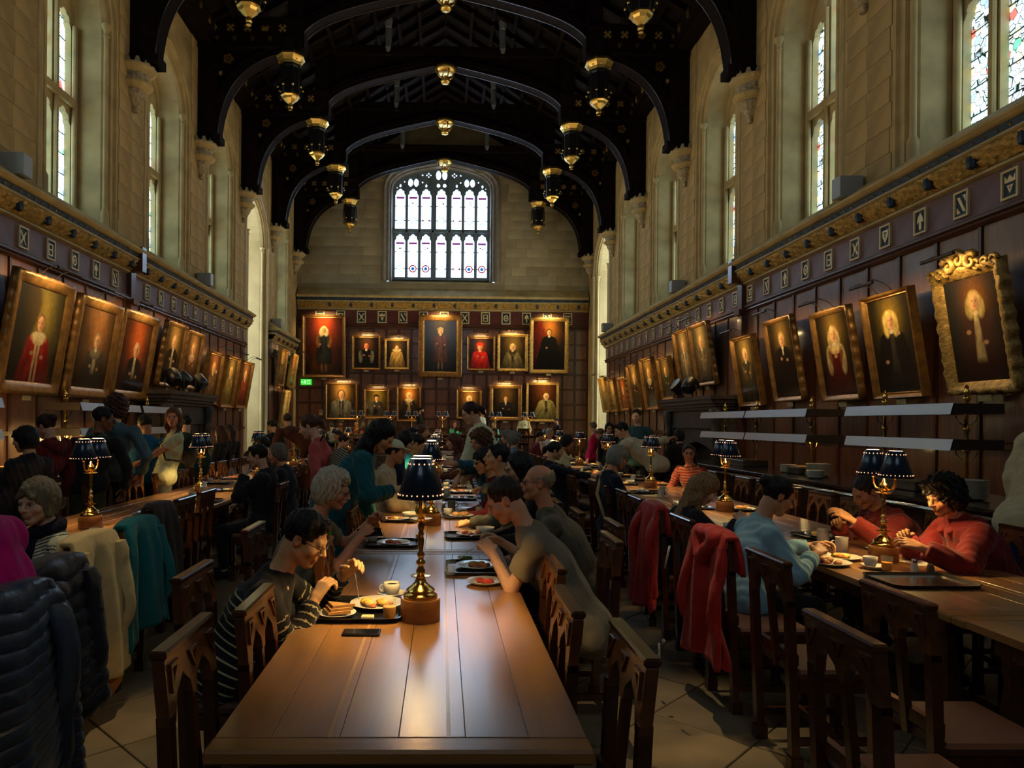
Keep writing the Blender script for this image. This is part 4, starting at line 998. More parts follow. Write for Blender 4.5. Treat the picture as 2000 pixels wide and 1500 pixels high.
FOODC = {'egg': (.85, .50, .08), 'bean': (.62, .16, .03), 'meat': (.22, .07, .03), 'potato': (.75, .45, .15), 'green': (.12, .22, .04), 'fruit': (.72, .06, .03), 'melon': (.85, .33, .05), 'toast': (.55, .27, .08), 'cream': (.8, .74, .6), 'salmon': (.85, .22, .06), 'pancake': (.6, .3, .1)}
def food(x, y, z, items, label, seed=0, spread=.06, cat='food'):
    rs = np.random.RandomState(seed + 5); root = None
    for k, (kd, cnt, sz) in enumerate(items):
        m = MB()
        for q in range(cnt):
            a = rs.rand() * 2 * PI; rr = spread * math.sqrt(rs.rand()); s = sz * (.75 + .5 * rs.rand())
            blob(m, (rr * math.cos(a), rr * math.sin(a), s * .4), (s, s * .8, s * .55), seed * 31 + q + k * 7)
        mt = M('food ' + kd, FOODC[kd], .45, bump=(80, .3, .002), var=(40, .3))
        if root is None: root = m.build(items[0][0] + '_serving', mt, None, True); root.location = (x, y, z)
        else: m.build(kd + '_piece', mt, root, True)
    root.name = 'food_portion'; return tag(root, label, cat)
@proto
def fork(kind='fork'):
    m = MB(); m.tube([(-.09, 0, .004), (-.03, 0, .006), (.03, 0, .005), (.05, 0, .004)], [.006, .005, .003, .006], 6, flat=.5)
    if kind == 'fork':
        for q in (-1.5, -.5, .5, 1.5): m.tube([(.05, q * .003, .004), (.062, q * .0048, .003), (.095, q * .0048, .006)], .0016, 4)
    elif kind == 'knife': m.plate([(.04, -.008), (.12, -.009), (.135, 0), (.12, .006), (.04, .006)], [], .003, .005, lambda u, v, d: (u, v, d))
    else: m.lathe([(0, -.004), (.018, 0), (.02, .003), (0, .001)], (.07, 0, .006), 10, sx=1.3)
    return m.build('fork', STEEL, None, True, auto=50)
@proto
def shaker(c='salt'):
    o = MB().lathe([(0, 0), (.02, 0), (.022, .004), (.022, .03), (.016, .055), (.015, .062), (0, .062)], n=12).build('shaker', M('shaker ' + c, (.75, .72, .65) if c == 'salt' else (.12, .09, .06), .2, coat=.5), None, True)
    MB().lathe([(.0165, .060), (.017, .076), (.012, .083), (0, .085)], n=12).build('lid', CHROME, o, True, auto=40); return o
@proto
def bottle(h=.2):
    o = MB().lathe([(0, 0), (.03, 0), (.033, .01), (.033, .07), (.029, .085), (.033, .10), (.033, .135), (.026, .16), (.012, .185), (.012, .195), (0, .195)], n=16).build('water_bottle', M('clear plastic', (.75, .8, .85), .08, alpha=.4), None, True)
    MB().lathe([(.0135, .188), (.014, .21), (.010, .214), (0, .214)], n=12).build('cap', M('blue cap', (.02, .06, .3), .4), o, True, auto=40)
    MB().lathe([(.0337, .095), (.0337, .135)], n=16).build('label', M('pale label', (.5, .6, .7), .5), o, True); return o

# ---------------- coats over chair backs ----------------
def drape(name, x, y, deg, mat, label, w=.46, out=.62, inn=.22, flare=1.25, fold=.03, nf=5, z=.985, sleeves=(1, 1), hood=False, seed=0, thick=.028, quilt=None, group=None, sl=None, cat='coat', waist=0.0):
    """cloth hung over a chair back at (x, y); deg: the way the sitter looks; the long fall is behind the chair"""
    rs = np.random.RandomState(seed); nu, nv = 34, (96 if quilt else 44)
    U = np.linspace(-1, 1, nu); 
    Ls = np.concatenate([-np.linspace(inn, .03, 8), np.linspace(-.02, .02, 5), np.linspace(.03, out, nv - 13)])
    ph = rs.rand(4) * 6; P_ = np.zeros((nv, nu, 3))
    for i, s in enumerate(Ls):
        t = max(0, abs(s) - .02); side = 1 if s >= 0 else -1     # +1 behind the chair (local -y)
        fr = min(1, t / max(out, .01)); hw = w / 2 * (1 + (flare - 1) * fr ** .8 - .12 * math.exp(-t * 18)) 
        if waist: hw *= 1 - waist * math.sin(min(1, fr * 1.5) * PI)
        ff = fold * min(1, t / .18) 
        for j, u in enumerate(U):
            wav = math.sin(u * nf + ph[0] + fr * .6) * .7 + math.sin(u * nf * 2.1 + ph[1] - fr * 1.2) * .35
            yb = -.245 - side * (.030 + (.02 + ff * wav if side > 0 else .005 + ff * .3 * wav) * min(1, t / .05)) - (.05 * fr if side > 0 else 0)
            zz = z + .010 + (.012 if t < .03 else 0) - t - (.035 * math.cos(u * 2.2 + ph[2]) * fr) - .03 * (abs(u) ** 4) * (1 if t < .1 else .6)
            if abs(s) <= .02: yb = -.245 - s * 1.6
            if quilt and side > 0: yb -= .018 * abs(math.sin((t + abs(u) * .10 * math.copysign(1, u) * 0 + .05 * abs(u)) * PI / quilt)) - .006
            P_[i, j] = (u * hw + .012 * math.sin(t * 9 + ph[3]) * fr, yb, zz)
    du = np.gradient(P_, axis=1); dv = np.gradient(P_, axis=0); nn = np.cross(du, dv); nn /= np.linalg.norm(nn, axis=2)[..., None] + 1e-9
    A, B = P_ + nn * thick / 2, P_ - nn * thick / 2; N_ = nv * nu
    idx = np.arange(N_).reshape(nv, nu); q1 = np.stack([idx[:-1, :-1], idx[:-1, 1:], idx[1:, 1:], idx[1:, :-1]], -1).reshape(-1, 4)
    loop = list(idx[0, :]) + list(idx[1:, -1]) + list(idx[-1, -2::-1]) + list(idx[-2:0:-1, 0])
    rim = np.array([(loop[i], loop[(i + 1) % len(loop)], loop[(i + 1) % len(loop)] + N_, loop[i] + N_) for i in range(len(loop))])
    o = fast_mesh(name, np.concatenate([A.reshape(-1, 3), B.reshape(-1, 3)]), np.concatenate([q1[:, ::-1], q1 + N_, rim]), mat)
    o.location = (x, y, 0); o.rotation_euler = (0, 0, R(deg)); tag(o, label, cat, group)
    sl = sl or out * .85
    for k, s in enumerate((-1, 1)):
        if not sleeves[k]: continue
        m = MB(); n = 12; pts = []; rr = []
        for i in range(n):
            t = i / (n - 1); pts.append((s * (w * .40 + .05 * t + .10 * t * (1 - t)), -.30 - .05 * math.sin(t * PI) - .015 * math.sin(t * 9 + seed), z - .05 - sl * t)); rr.append(.064 - .012 * t + .006 * math.sin(t * 17 + seed) + (-.02 if i == 0 else 0) + (.004 if quilt and i % 2 else 0))
        
        vv = MB().tube([(0, 0, 0), (0, 0, 1)], 1, 4) and None
        k_ = 12; v = []
        for i in range(n):
            for j_ in range(k_): a_ = 2 * PI * j_ / k_; v.append((pts[i][0] + rr[i] * 1.05 * math.cos(a_), pts[i][1] + rr[i] * .48 * math.sin(a_) + .006 * math.sin(3 * a_ + i * .5), pts[i][2]))
        f = [(i * k_ + j_, (i + 1) * k_ + j_, (i + 1) * k_ + (j_ + 1) % k_, i * k_ + (j_ + 1) % k_) for i in range(n - 1) for j_ in range(k_)] + [tuple(range(k_)), tuple((n - 1) * k_ + j_ for j_ in range(k_))[::-1]]
        m.add(v, f); m.build('sleeve', mat, o, True, auto=60)
    if hood:
        S_h = SDF(); S_h.ell((0, -.275, z + .005), (.17, .075, .045), .02); S_h.cone((-.14, -.30, z - .02), (0, -.335, z - .13), .05, .035, .03); S_h.cone((.14, -.30, z - .02), (0, -.335, z - .13), .05, .035, .03); v_, q_, r_, t_ = S_h.mesh(.011, lambda X, Y, Z: .005 * np.sin(X * 60 + Z * 30) * np.sin(Y * 50 - Z * 20)); fast_mesh('hood', v_, q_, mat, o)
    return o
# ================= things along the walls =================
HI = 1.6
# right wall, from the near end
PR = [
 (7.53, 1.00, 2.00, 3.36, 'carved', dict(bg=(38, 24, 12), glow=(150, 88, 20), robe=(62, 26, 16), hair=(176, 150, 88), inner=(200, 175, 120), wig=1, collar=(225, 200, 140), hx=.05, hands=[(-.18, -.34), (.12, -.48)]), 'long haired man in a brown coat, portrait in a scrolled gilt frame with crest', .13, 1.6),
 (8.92, .97, 2.00, 3.33, 'plain', dict(bg=(36, 34, 20), glow=(165, 130, 45), robe=(14, 14, 15), hair=(205, 175, 95), hw=1.6, wig=1, inner=(60, 52, 40), hands=[(.16, -.16), (-.2, -.5)]), 'portrait of a man in a big pale curled wig and black robe', .075, 1.6),
 (10.24, 1.00, 2.00, 3.33, 'carved2', dict(bg=(44, 38, 24), glow=(160, 120, 45), robe=(84, 22, 14), hair=(190, 165, 110), cape=(222, 190, 120), arms=(210, 185, 125), wig=1, hands=[(0, -.3)], bw=.9), 'portrait of a white wigged man in cream sleeves over a dark red robe', .085, 1.6),
 (11.81, .98, 2.04, 3.43, 'carved2', dict(bg=(42, 36, 24), glow=(150, 115, 50), robe=(18, 16, 15), hair=(150, 125, 80), tabs=1, hx=.02), 'dim portrait of a dark gowned man, second frame from the right pilaster', .075, 1.4),
 (13.25, .95, 2.00, 3.30, 'plain', dict(bg=(58, 50, 34), glow=(190, 150, 70), robe=(70, 58, 38), hair=(190, 165, 110), rob2=(120, 100, 60)), 'portrait of a pale gowned figure in a plain frame directly beside the dark pilaster', .07, 1.3),
 (15.55, 1.12, 2.50, 3.86, 'carved2', dict(bg=(80, 72, 52), glow=(190, 155, 90), robe=(100, 88, 66), hair=(170, 145, 100), inner=(160, 140, 100)), 'portrait of a grey robed man above the right side of the chimneypiece', .08, 1.2),
 (16.68, 1.02, 2.50, 3.86, 'plain', dict(bg=(70, 64, 48), glow=(190, 150, 80), robe=(120, 106, 78), hair=(150, 125, 80), inner=(190, 170, 125)), 'portrait of a pale robed man above the left side of the chimneypiece', .07, 1.2),
 (18.15, .95, 2.28, 3.36, 'plain', dict(bg=(60, 50, 30), glow=(160, 125, 50), robe=(44, 48, 34), hair=(120, 90, 50)), 'portrait of a green gowned man in the frame just past the chimneypiece', .07, 1.1),
 (19.5, 1.15, 2.05, 3.46, 'plain', dict(bg=(60, 46, 24), glow=(180, 130, 45), robe=(24, 22, 20), hair=(170, 140, 90), cape=(190, 160, 100)), 'portrait of a man with a lit face and pale cape, second past the chimneypiece', .08, 1.1),
 (21.0, 1.10, 2.05, 3.40, 'plain', dict(bg=(70, 56, 32), glow=(200, 150, 60), robe=(46, 18, 12), hair=(180, 150, 90)), 'portrait of a man in dark red in the third frame past the chimneypiece', .08, 1.0),
 (22.45, 1.02, 2.05, 3.12, 'carved2', dict(bg=(80, 34, 12), glow=(210, 110, 30), robe=(150, 52, 16), hair=(120, 70, 30)), 'portrait glowing orange red in the fourth frame past the chimneypiece', .09, 1.0),
 (23.8, .98, 2.05, 3.14, 'plain', dict(bg=(110, 90, 52), glow=(220, 180, 90), robe=(130, 110, 72), hair=(170, 140, 90)), 'very pale portrait, the last but one before the right stone bay', .07, 1.0),
 (25.05, .92, 2.05, 3.28, 'gold', dict(bg=(150, 115, 50), glow=(235, 185, 80), robe=(150, 120, 66), hair=(180, 150, 90)), 'bright gold framed portrait, the last before the right stone bay', .07, 1.0)]
for k, (y, w, z0, z1, fr, p, lb, fw, hi) in enumerate(PR):
    portrait('R', y, w, z0, z1, R(9.5), fr if fr != 'carved2' else 'x', p, lb, 100 + k, fw, hi * HI, crest=(k in (0,)))
PL = [
 (10.08, 1.46, 1.98, 3.62, 'x', dict(bg=(70, 62, 34), glow=(175, 150, 60), robe=(140, 24, 16), cape=(228, 205, 150), band=(225, 200, 150), hair=(120, 90, 60), hx=.04, kind='half', hs=.8, dy=-.08, inner=(160, 130, 80), curtain=(48, 34, 22), cs=-1), 'large portrait of a red robed man with white cape, nearest on the left', .17, 1.5),
 (11.72, 1.42, 1.98, 3.58, 'x', dict(bg=(92, 64, 38), glow=(170, 110, 60), robe=(60, 54, 46), cape=(130, 115, 90), hair=(150, 130, 100), inner=(190, 170, 130), hs=.8, hx=.05, dy=-.12), 'large portrait of a bald man in a grey gown in a deep gold frame', .17, 1.5),
 (13.25, 1.5, 2.0, 3.60, 'x', dict(bg=(84, 38, 18), glow=(215, 100, 40), robe=(30, 24, 22), hair=(180, 150, 120), inner=(190, 170, 140), hs=.8, hx=.02, dy=-.1), 'large portrait of a white shirted man on a red brown ground beside the chimneypiece', .17, 1.4),
 (15.12, 1.1, 2.34, 3.68, 'x', dict(bg=(70, 58, 38), glow=(190, 140, 60), robe=(28, 27, 28), hair=(170, 140, 100), inner=(200, 175, 120)), 'portrait of a man in a dark suit above the near half of the left chimneypiece', .08, 1.3),
 (16.28, 1.05, 2.36, 3.64, 'x', dict(bg=(70, 56, 40), glow=(190, 130, 60), robe=(96, 60, 40), hair=(170, 140, 100), cape=(190, 150, 110)), 'portrait of a man in a pinkish gown above the far half of the left chimneypiece', .08, 1.3),
 (17.75, 1.08, 2.05, 3.33, 'plain', dict(bg=(66, 44, 34), glow=(190, 110, 50), robe=(120, 90, 56), hair=(200, 150, 90), paper=(.25, .8)), 'portrait of a seated figure with a lit window behind, just past the left chimneypiece', .08, 1.2),
 (19.15, 1.1, 1.99, 3.35, 'plain', dict(bg=(70, 62, 40), glow=(170, 140, 60), robe=(150, 125, 62), hair=(200, 170, 90)), 'portrait in yellow ochre tones, second past the left chimneypiece', .09, 1.2),
 (20.55, 1.1, 2.0, 3.34, 'plain', dict(bg=(64, 48, 38), glow=(190, 120, 60), robe=(150, 60, 34), hair=(200, 160, 110)), 'portrait of a figure in orange red, the last before the left stone bay', .09, 1.2)]
for k, (y, w, z0, z1, fr, p, lb, fw, hi) in enumerate(PL):
    portrait('L', y, w, z0, z1, R(9.5), fr, p, lb, 200 + k, fw, hi * HI)
portrait('L', 25.4, 1.0, 2.9, 4.2, R(8), 'plain', dict(bg=(120, 90, 40), glow=(220, 170, 70), robe=(90, 80, 50)), 'upper gold framed portrait beyond the left bay, the nearer of two', 231, .08)
portrait('L', 27.3, 1.0, 2.9, 4.2, R(8), 'gold', dict(bg=(140, 90, 40), glow=(240, 160, 60), robe=(150, 120, 70)), 'upper gold framed portrait next to the far wall corner on the left', 232, .08)
portrait('L', 25.9, 1.0, 1.35, 2.75, R(8), 'gold', dict(bg=(120, 110, 60), glow=(230, 200, 120), robe=(190, 170, 110)), 'lower pale portrait beyond the left bay, under the two upper ones', 233, .08)
# far wall
PF = [
 (-4.895, 1.77, 3.44, 6.0, 'plain', dict(kind='full', bg=(96, 34, 14), glow=(206, 74, 20), robe=(30, 28, 24), hair=(232, 205, 140), wig=1, inner=(40, 44, 46), arms=(160, 110, 40), legs=(150, 125, 80), hs=1.15), 'full length portrait of a white wigged man on red, far wall upper left', .13, 1.3),
 (-3.155, 1.15, 3.79, 5.18, 'plain', dict(bg=(26, 18, 14), glow=(110, 66, 22), robe=(14, 14, 16), arms=(150, 145, 120), hair=(60, 40, 30), skin=(226, 130, 90)), 'portrait of a man in black with white sleeves, far wall upper row', .085, 1.1),
 (-1.9, 1.0, 3.81, 5.06, 'gold', dict(bg=(40, 30, 14), glow=(110, 80, 30), robe=(190, 150, 70), hair=(140, 70, 30), ruff=(236, 200, 120), inner=(230, 180, 90), skin=(240, 205, 150), hs=.9), 'portrait of a woman with wide lace collar in a bright gold frame', .08, 1.1),
 (-.11, 1.8, 3.49, 6.05, 'x', dict(kind='full', bg=(46, 40, 20), glow=(72, 60, 26), robe=(84, 48, 20), hair=(190, 160, 90), hat=(150, 130, 70), legs=(150, 120, 70), inner=(110, 70, 30), hs=1.1, arms=(96, 40, 20)), 'large full length portrait of a standing man with plumed hat under the great window', .24, 1.3),
 (1.57, 1.16, 3.80, 5.19, 'plain', dict(bg=(36, 14, 10), glow=(120, 70, 20), robe=(200, 34, 12), hair=(190, 40, 14), hat=(200, 40, 14), hx=-.05), 'portrait of a man in a bright red robe and red cap on the far wall', .09, 1.1),
 (2.875, 1.27, 3.77, 5.31, 'carved', dict(kind='seat', bg=(60, 46, 20), glow=(130, 100, 44), robe=(120, 104, 66), hair=(206, 176, 116), inner=(36, 28, 18), cape=(60, 46, 24), bw=.8), 'portrait of a white haired man in a grey cloak in a carved gold frame', .12, 1.1),
 (4.38, 1.62, 3.70, 6.0, 'carved', dict(kind='half', bg=(50, 26, 12), glow=(210, 130, 44), robe=(12, 11, 12), hair=(60, 40, 24), hs=.75, hands=[(-.08, -.38)], curtain=(110, 24, 14), cs=-1), 'large portrait of a man in a wide black gown in a heavily carved gold frame', .16, 1.3),
 (-4.16, 1.30, 1.71, 3.22, 'x', dict(kind='bust', bg=(50, 36, 18), glow=(230, 170, 80), robe=(130, 126, 108), hair=(80, 60, 40), band=(20, 18, 18)), 'portrait in grey and white robes below the large red one, glare on its top', .07, 1.1),
 (-2.715, 1.03, 1.77, 3.0, 'plain', dict(bg=(80, 66, 18), glow=(150, 120, 30), robe=(22, 20, 18), hair=(40, 30, 24), hat=(30, 26, 30)), 'small portrait of a dark capped man on yellow green, lower far row', .10, 1.0),
 (-1.385, .99, 1.67, 3.1, 'plain', dict(bg=(90, 56, 26), glow=(240, 150, 60), robe=(44, 36, 28), hair=(230, 190, 120), cape=(220, 190, 130), inner=(190, 160, 100)), 'portrait of a figure in white lace, lower far row, left of centre', .08, 1.0),
 (1.095, 1.03, 1.8, 3.0, 'plain', dict(bg=(90, 62, 30), glow=(190, 130, 60), robe=(40, 28, 22), hair=(240, 205, 150), rob2=(170, 40, 24)), 'portrait of a white haired man with a red hood, lower row right of the centre', .09, 1.0),
 (2.605, 1.33, 1.73, 3.2, 'x', dict(kind='seat', bg=(40, 30, 16), glow=(110, 76, 30), robe=(30, 28, 30), hair=(80, 56, 34), tabs=1, hs=.85), 'portrait of a seated man in a black gown with white bands, hands folded', .15, 1.1),
 (4.125, 1.35, 1.70, 3.32, 'gold', dict(kind='seat', bg=(60, 30, 14), glow=(110, 60, 24), robe=(150, 136, 80), hair=(226, 200, 140), hx=.13, hs=.8, inner=(24, 20, 16)), 'portrait of a wigged man in a pale gown, lower right of far wall', .1, 1.1)]
for k, (x, w, z0, z1, fr, p, lb, fw, hi) in enumerate(PF):
    portrait('F', x, w, z0, z1, R(2), fr, p, lb, 300 + k, fw, hi * 1.1, plate=(k not in (8, 9)), pw=1.0)
# green emergency sign
EX = M('green sign', (.02, .35, .04), .4, emit=((.06, .62, .06), .8)); EXW = M('white sign figure', (.8, .9, .8), .4, emit=((.5, .9, .45), .9))
s = MB().bb((-.22, -.03, -.12), (.22, 0, .12)).build('exit_sign', EX); s.location = (-5.62, 29.36, 3.25)
m = MB(); f = lambda u, v, d: (u, -.031 - d, v)
m.plate([(.06, -.08), (.16, -.08), (.16, .08), (.06, .08)], [[(.075, -.065), (.145, -.065), (.145, .065), (.075, .065)]], 0, .004, f)
m.plate([(-.06, .05), (-.03, .05), (-.03, .08), (-.06, .08)], [], 0, .004, f); m.plate([(-.08, .035), (-.01, .045), (.02, .01), (-.02, .015), (-.03, -.02), (-.01, -.08), (-.04, -.08), (-.06, -.03), (-.11, -.06), (-.12, -.04), (-.07, .0)], [], 0, .004, f)
m.plate([(-.2, -.012), (-.15, -.012), (-.15, -.03), (-.12, .0), (-.15, .03), (-.15, .012), (-.2, .012)], [], 0, .004, f)
m.build('sign_symbols', EXW, s); tag(s, 'green lit emergency exit sign with running figure on the far panelling', 'sign')
s = MB().bbox((0, 0, 0), (.16, .012, .22), .003).build('wall_notice', M('notice paper', (.6, .5, .42), .6)); s.location = (-5.0, 29.36, 2.0); tag(s, 'small pale notice on the far panelling below the exit sign', 'notice')
MB().bb((-.06, -.008, .02), (.06, -.006, .07)).build('red_print', M('red print', (.4, .06, .04), .6), s)

# ---- floodlight boxes on the cornices
FB = M('grey box', (.30, .33, .36), .4)
for k, (sg, y, zt, lb) in enumerate([(1, 10.15, 5.0, 'grey floodlight box on the right cornice in front of the nearest pier'), (1, 17.6, 5.0, 'grey floodlight box farther along the right cornice'), (-1, 9.75, 5.0, 'grey floodlight box at the near end of the left cornice'), (-1, 17.45, 5.0, 'grey floodlight box farther along the left cornice'), (1, 25.2, 5.0, 'small floodlight box at the far end of the right cornice'), (-1, 25.0, 5.0, 'small floodlight box on the short cornice beyond the left bay')]):
    o = MB().bbox((0, 0, 0), (.34, .22, .30), .01).build('floodlight', FB); o.location = (sg * 5.82, y, zt + .06); tag(o, lb, 'light')
    MB().bb((-.14, -.09, .152), (.14, .09, .156)).build('lens', M('lens', (.7, .75, .8), .1), o)
    ld = bpy.data.lights.new('uplight', 'SPOT'); ld.energy = 240; ld.color = (1, .76, .44); ld.spot_size = R(120); ld.spot_blend = 1; ld.shadow_soft_size = .1
    lo = bpy.data.objects.new('uplight', ld); link(lo, o); lo.location = (-sg * .3, 0, .22); lo.rotation_euler = (PI, R(-55) * sg, 0)
    UPL = ld

# ---- serving counters with heated brass and steel gantries
CTOP = M('counter top', (.03, .02, .016), .18, coat=.5)
def gantry(sg, y0, y1, posts, label):
    g = empty('heated_gantry', (sg * 5.0, 0, .95), label=label, cat='shelf')
    for z, dx in ((.80, 0), (.45, 0)):
        MB().bb((sg * -.10, y0, z), (sg * .40, y1, z + .10)).build('steel_shelf', SHDK, g)
        MB().add([(sg * -.13, y0, z - .005), (sg * -.13, y1, z - .005), (sg * -.10, y1, z + .105), (sg * -.10, y0, z + .105)], [(0, 1, 2, 3)]).build('steel_fascia', STEEL, g)
    for y in posts:
        m = MB(); m.lathe([(.055, 0), (.055, .015), (.03, .03), (.022, .06), (.02, .40), (.032, .42), (.04, .44), (.028, .47), (.02, .49), (.02, .62), (.036, .64), (.03, .67), (.018, .69), (.018, .78), (.02, .92), (.032, .94), (.036, .965), (.02, .985), (.026, 1.0), (.03, 1.03), (.016, 1.05), (.022, 1.07), (0, 1.10)], (sg * .2, y, 0), 10)
        for z in (.44, .79):
            for s in (-1, 1): m.tube([(sg * .2, y + s * .02, z - .10), (sg * .2, y + s * .07, z - .09), (sg * .2, y + s * .13, z - .05), (sg * .2, y + s * .15, z)], .006, 5)
        m.build('brass_post', BRASS, g, True, auto=50)
    return g
SHDK = M('dark shelf end', (.05, .035, .025), .45)
gantry(1, 6.72, 8.52, (6.95, 8.25), 'two tier steel heated gantry on brass posts at the near end of the right counter')
gantry(1, 9.45, 11.38, (9.9,), 'two tier steel heated gantry in the middle of the right counter')
gantry(1, 11.42, 13.35, (11.65, 12.95), 'two tier steel heated gantry on the right counter nearest the chimneypiece')
gantry(-1, 6.1, 8.0, (7.6,), 'two tier steel heated gantry at the near end of the left counter')
gantry(-1, 9.7, 11.6, (9.9, ), 'two tier steel heated gantry behind the queue on the left counter')
gantry(-1, 11.7, 13.4, (12.6,), 'two tier steel heated gantry on the left counter nearest the chimneypiece')
for sg, lb in ((1, 'long dark serving counter along the right wall'), (-1, 'long dark serving counter along the left wall')):
    c = empty('serving_counter', (sg * 5.0, 9.4, 0), label=lb, cat='counter')
    MB().bbox((0, 0, .93), (1.05, 8.4, .04), .01).build('counter_top', CTOP, c)
    MB().box((sg * .05, 0, .45), (.9, 8.3, .9)).build('counter_body', CHAIR, c)
    pn = MB().bbox((0, 0, 0), (.02, .62, .66), .008).build('panel', RAIL, c); pn.location = (-sg * .41, -3.8, .48)
    for k in range(1, 12): inst(pn, (-sg * .41, -3.8 + k * .69, .48), c)
    rl = MB(); rl.tube([(-sg * .62, -4.1, .88), (-sg * .62, 4.1, .88)], .012, 6); rl.tube([(-sg * .55, -4.1, .88), (-sg * .55, 4.1, .88)], .012, 6)
    for y in (-3.5, -1.2, 1.2, 3.5): rl.box((-sg * .55, y, .87), (.2, .02, .02))
    rl.build('tray_rail', CHROME, c, True)
# stacks of plates, each plate its own
pls = [(4.95, 10.05, 8, .115, 'by the middle gantry'), (5.0, 9.35, 12, .155, 'between the gantries'), (4.78, 9.0, 7, .105, 'by the near gantry post'), (4.9, 6.5, 13, .150, 'at its near end')]
for k, (x, y, n, r, where) in enumerate(pls):
    for q in range(n): plate('plate', x + random.uniform(-.003, .003), y, .95 + q * .0135, 0, ('topmost plate of the %s stack on the right counter %s' if q == n - 1 else 'white plate in the %s stack on the right counter %s') % (('short', 'tall', 'small', 'big')[k], where), 'plate', 'white plates stacked on the right counter, stack ' + where, r=r)
for sg, y, ln in ((1, 9.9, .5), (1, 11.9, .9), (-1, 8.8, .8), (-1, 12.0, .9), (1, 7.6, .7)):
    o = MB().bbox((0, 0, .05), (.42, ln, .1), .01).build('warming_dish', STEELD); o.location = (sg * 5.1, y, .95); tag(o, {9.9: 'steel plate warmer under the middle gantry on the right', 11.9: 'steel warming dish under the gantry nearest the right chimneypiece', 8.8: 'steel warming dish on the left counter by the queue', 12.0: 'steel warming dish on the left counter near the chimneypiece', 7.6: 'steel warming dish under the near gantry on the right'}[y], 'dish')
    MB().bb((-.18, -ln / 2 + .03, .1), (.18, ln / 2 - .03, .105)).build('contents', M('hot food', (.5, .25, .08), .5, var=(30, .6)), o)
for sg, y in ((-1, 8.7), (-1, 9.9), (-1, 12.2)):
    pt_light('heat_lamp_light', (sg * 5.05, y, 1.33), 16, WARM, .08)
pt_light('heat_lamp_light', (5.05, 9.9, 1.36), 1.2, WARM, .08)
# ---- chimneypieces
STD = M('dark carved stone', (.055, .045, .038), .45, bump=(30, .4, .006), var=(6, .3))
def fireplace(sg, y0, y1, label):
    yc = (y0 + y1) / 2; hw = (y1 - y0) / 2
    c = empty('chimneypiece', (sg * 5.95, yc, 0), label=label, cat='fireplace'); F = lambda o: -sg * o
    m = MB()
    for o, z0, z1, e in ((.62, 2.06, 2.14, .0), (.66, 2.14, 2.22, .04), (.56, 2.0, 2.06, -.04), (.5, 1.94, 2.0, -.07)): m.bb((0, -hw - e, z0), (F(o), hw + e, z1))
    m.build('mantel_shelf', STD, c)
    MB().bb((0, -hw + .12, 1.55), (F(.42), hw - .12, 1.94)).build('carved_frieze', STD, c)
    for s in (-1, 1):
        MB().bb((0, s * (hw - .34), 0), (F(.40), s * (hw - .08), 1.6)).build('jamb', STD, c)
        MB().lathe([(.11, 0), (.11, .2), (.08, .25), (.075, 1.4), (.10, 1.45), (.08, 1.5), (.12, 1.7), (.15, 1.9), (.13, 1.95)], (F(.46), s * (hw - .2), 0), 12).build('column', STD, c, True, auto=50)
    o = MB(); o.plate([(-hw + .34, 0), (hw - .34, 0), (hw - .34, 1.6), (-hw + .34, 1.6)], [[(u, v) for u, v in arch(hw - .62, .01, .85, 1.25)]], .12, .32, lambda u, v, d: (F(d), u, v)); o.build('arched_surround', STD, c)
    MB().bb((0, -hw + .5, 0), (F(.05), hw - .5, 1.4)).build('firebox', BLACK, c)
    return c
fireplace(1, 13.95, 17.3, 'dark carved chimneypiece on the right wall'); fireplace(-1, 14.0, 16.9, 'dark carved chimneypiece on the left wall')
# stage lanterns and busts on the mantels
def lantern(x, y, z, label, rz, hd=.16, lens=(.45, .36, .25)):
    t = empty('stage_lantern', (x, y, z), rz, label, 'lantern')
    m = MB(); m.lathe([(.11, -.14), (.15, -.10), (.165, .02), (.175, .14), (.165, .15), (.15, .145)], (0, 0, 0), 14); o = m.build('housing', BLACK, t, True, auto=40)
    o.location = (0, 0, .26); o.rotation_euler = (R(-50), 0, 0); MB().lathe([(0, .13), (.15, .132)], (0, 0, 0), 14).build('lens', M('lantern lens', lens, .3), o)
    m = MB(); 
    for s in (-1, 1): m.tube([(s * .19, 0, .28), (s * .2, 0, .1), (s * .16, .04, 0)], .012, 5)
    m.tube([(-.16, .04, .01), (.16, .04, .01)], .014, 5); m.tube([(0, .04, .01), (0, -.16, .0)], .012, 5); m.build('yoke', BLACK, t, True)
    return t
lantern(5.5, 15.75, 2.22, 'black stage lantern on the right mantel with pale lens facing the hall', R(-60))
lantern(5.5, 16.45, 2.22, 'black stage lantern on the right mantel, turned away, beyond the pale lensed one', R(100))
lantern(-5.5, 14.6, 2.22, 'black stage lantern on the left mantel, nearest', R(60)); lantern(-5.5, 15.2, 2.22, 'black stage lantern on the left mantel, middle of three', R(110)); lantern(-5.5, 16.2, 2.22, 'black stage lantern on the left mantel, farthest', R(80))

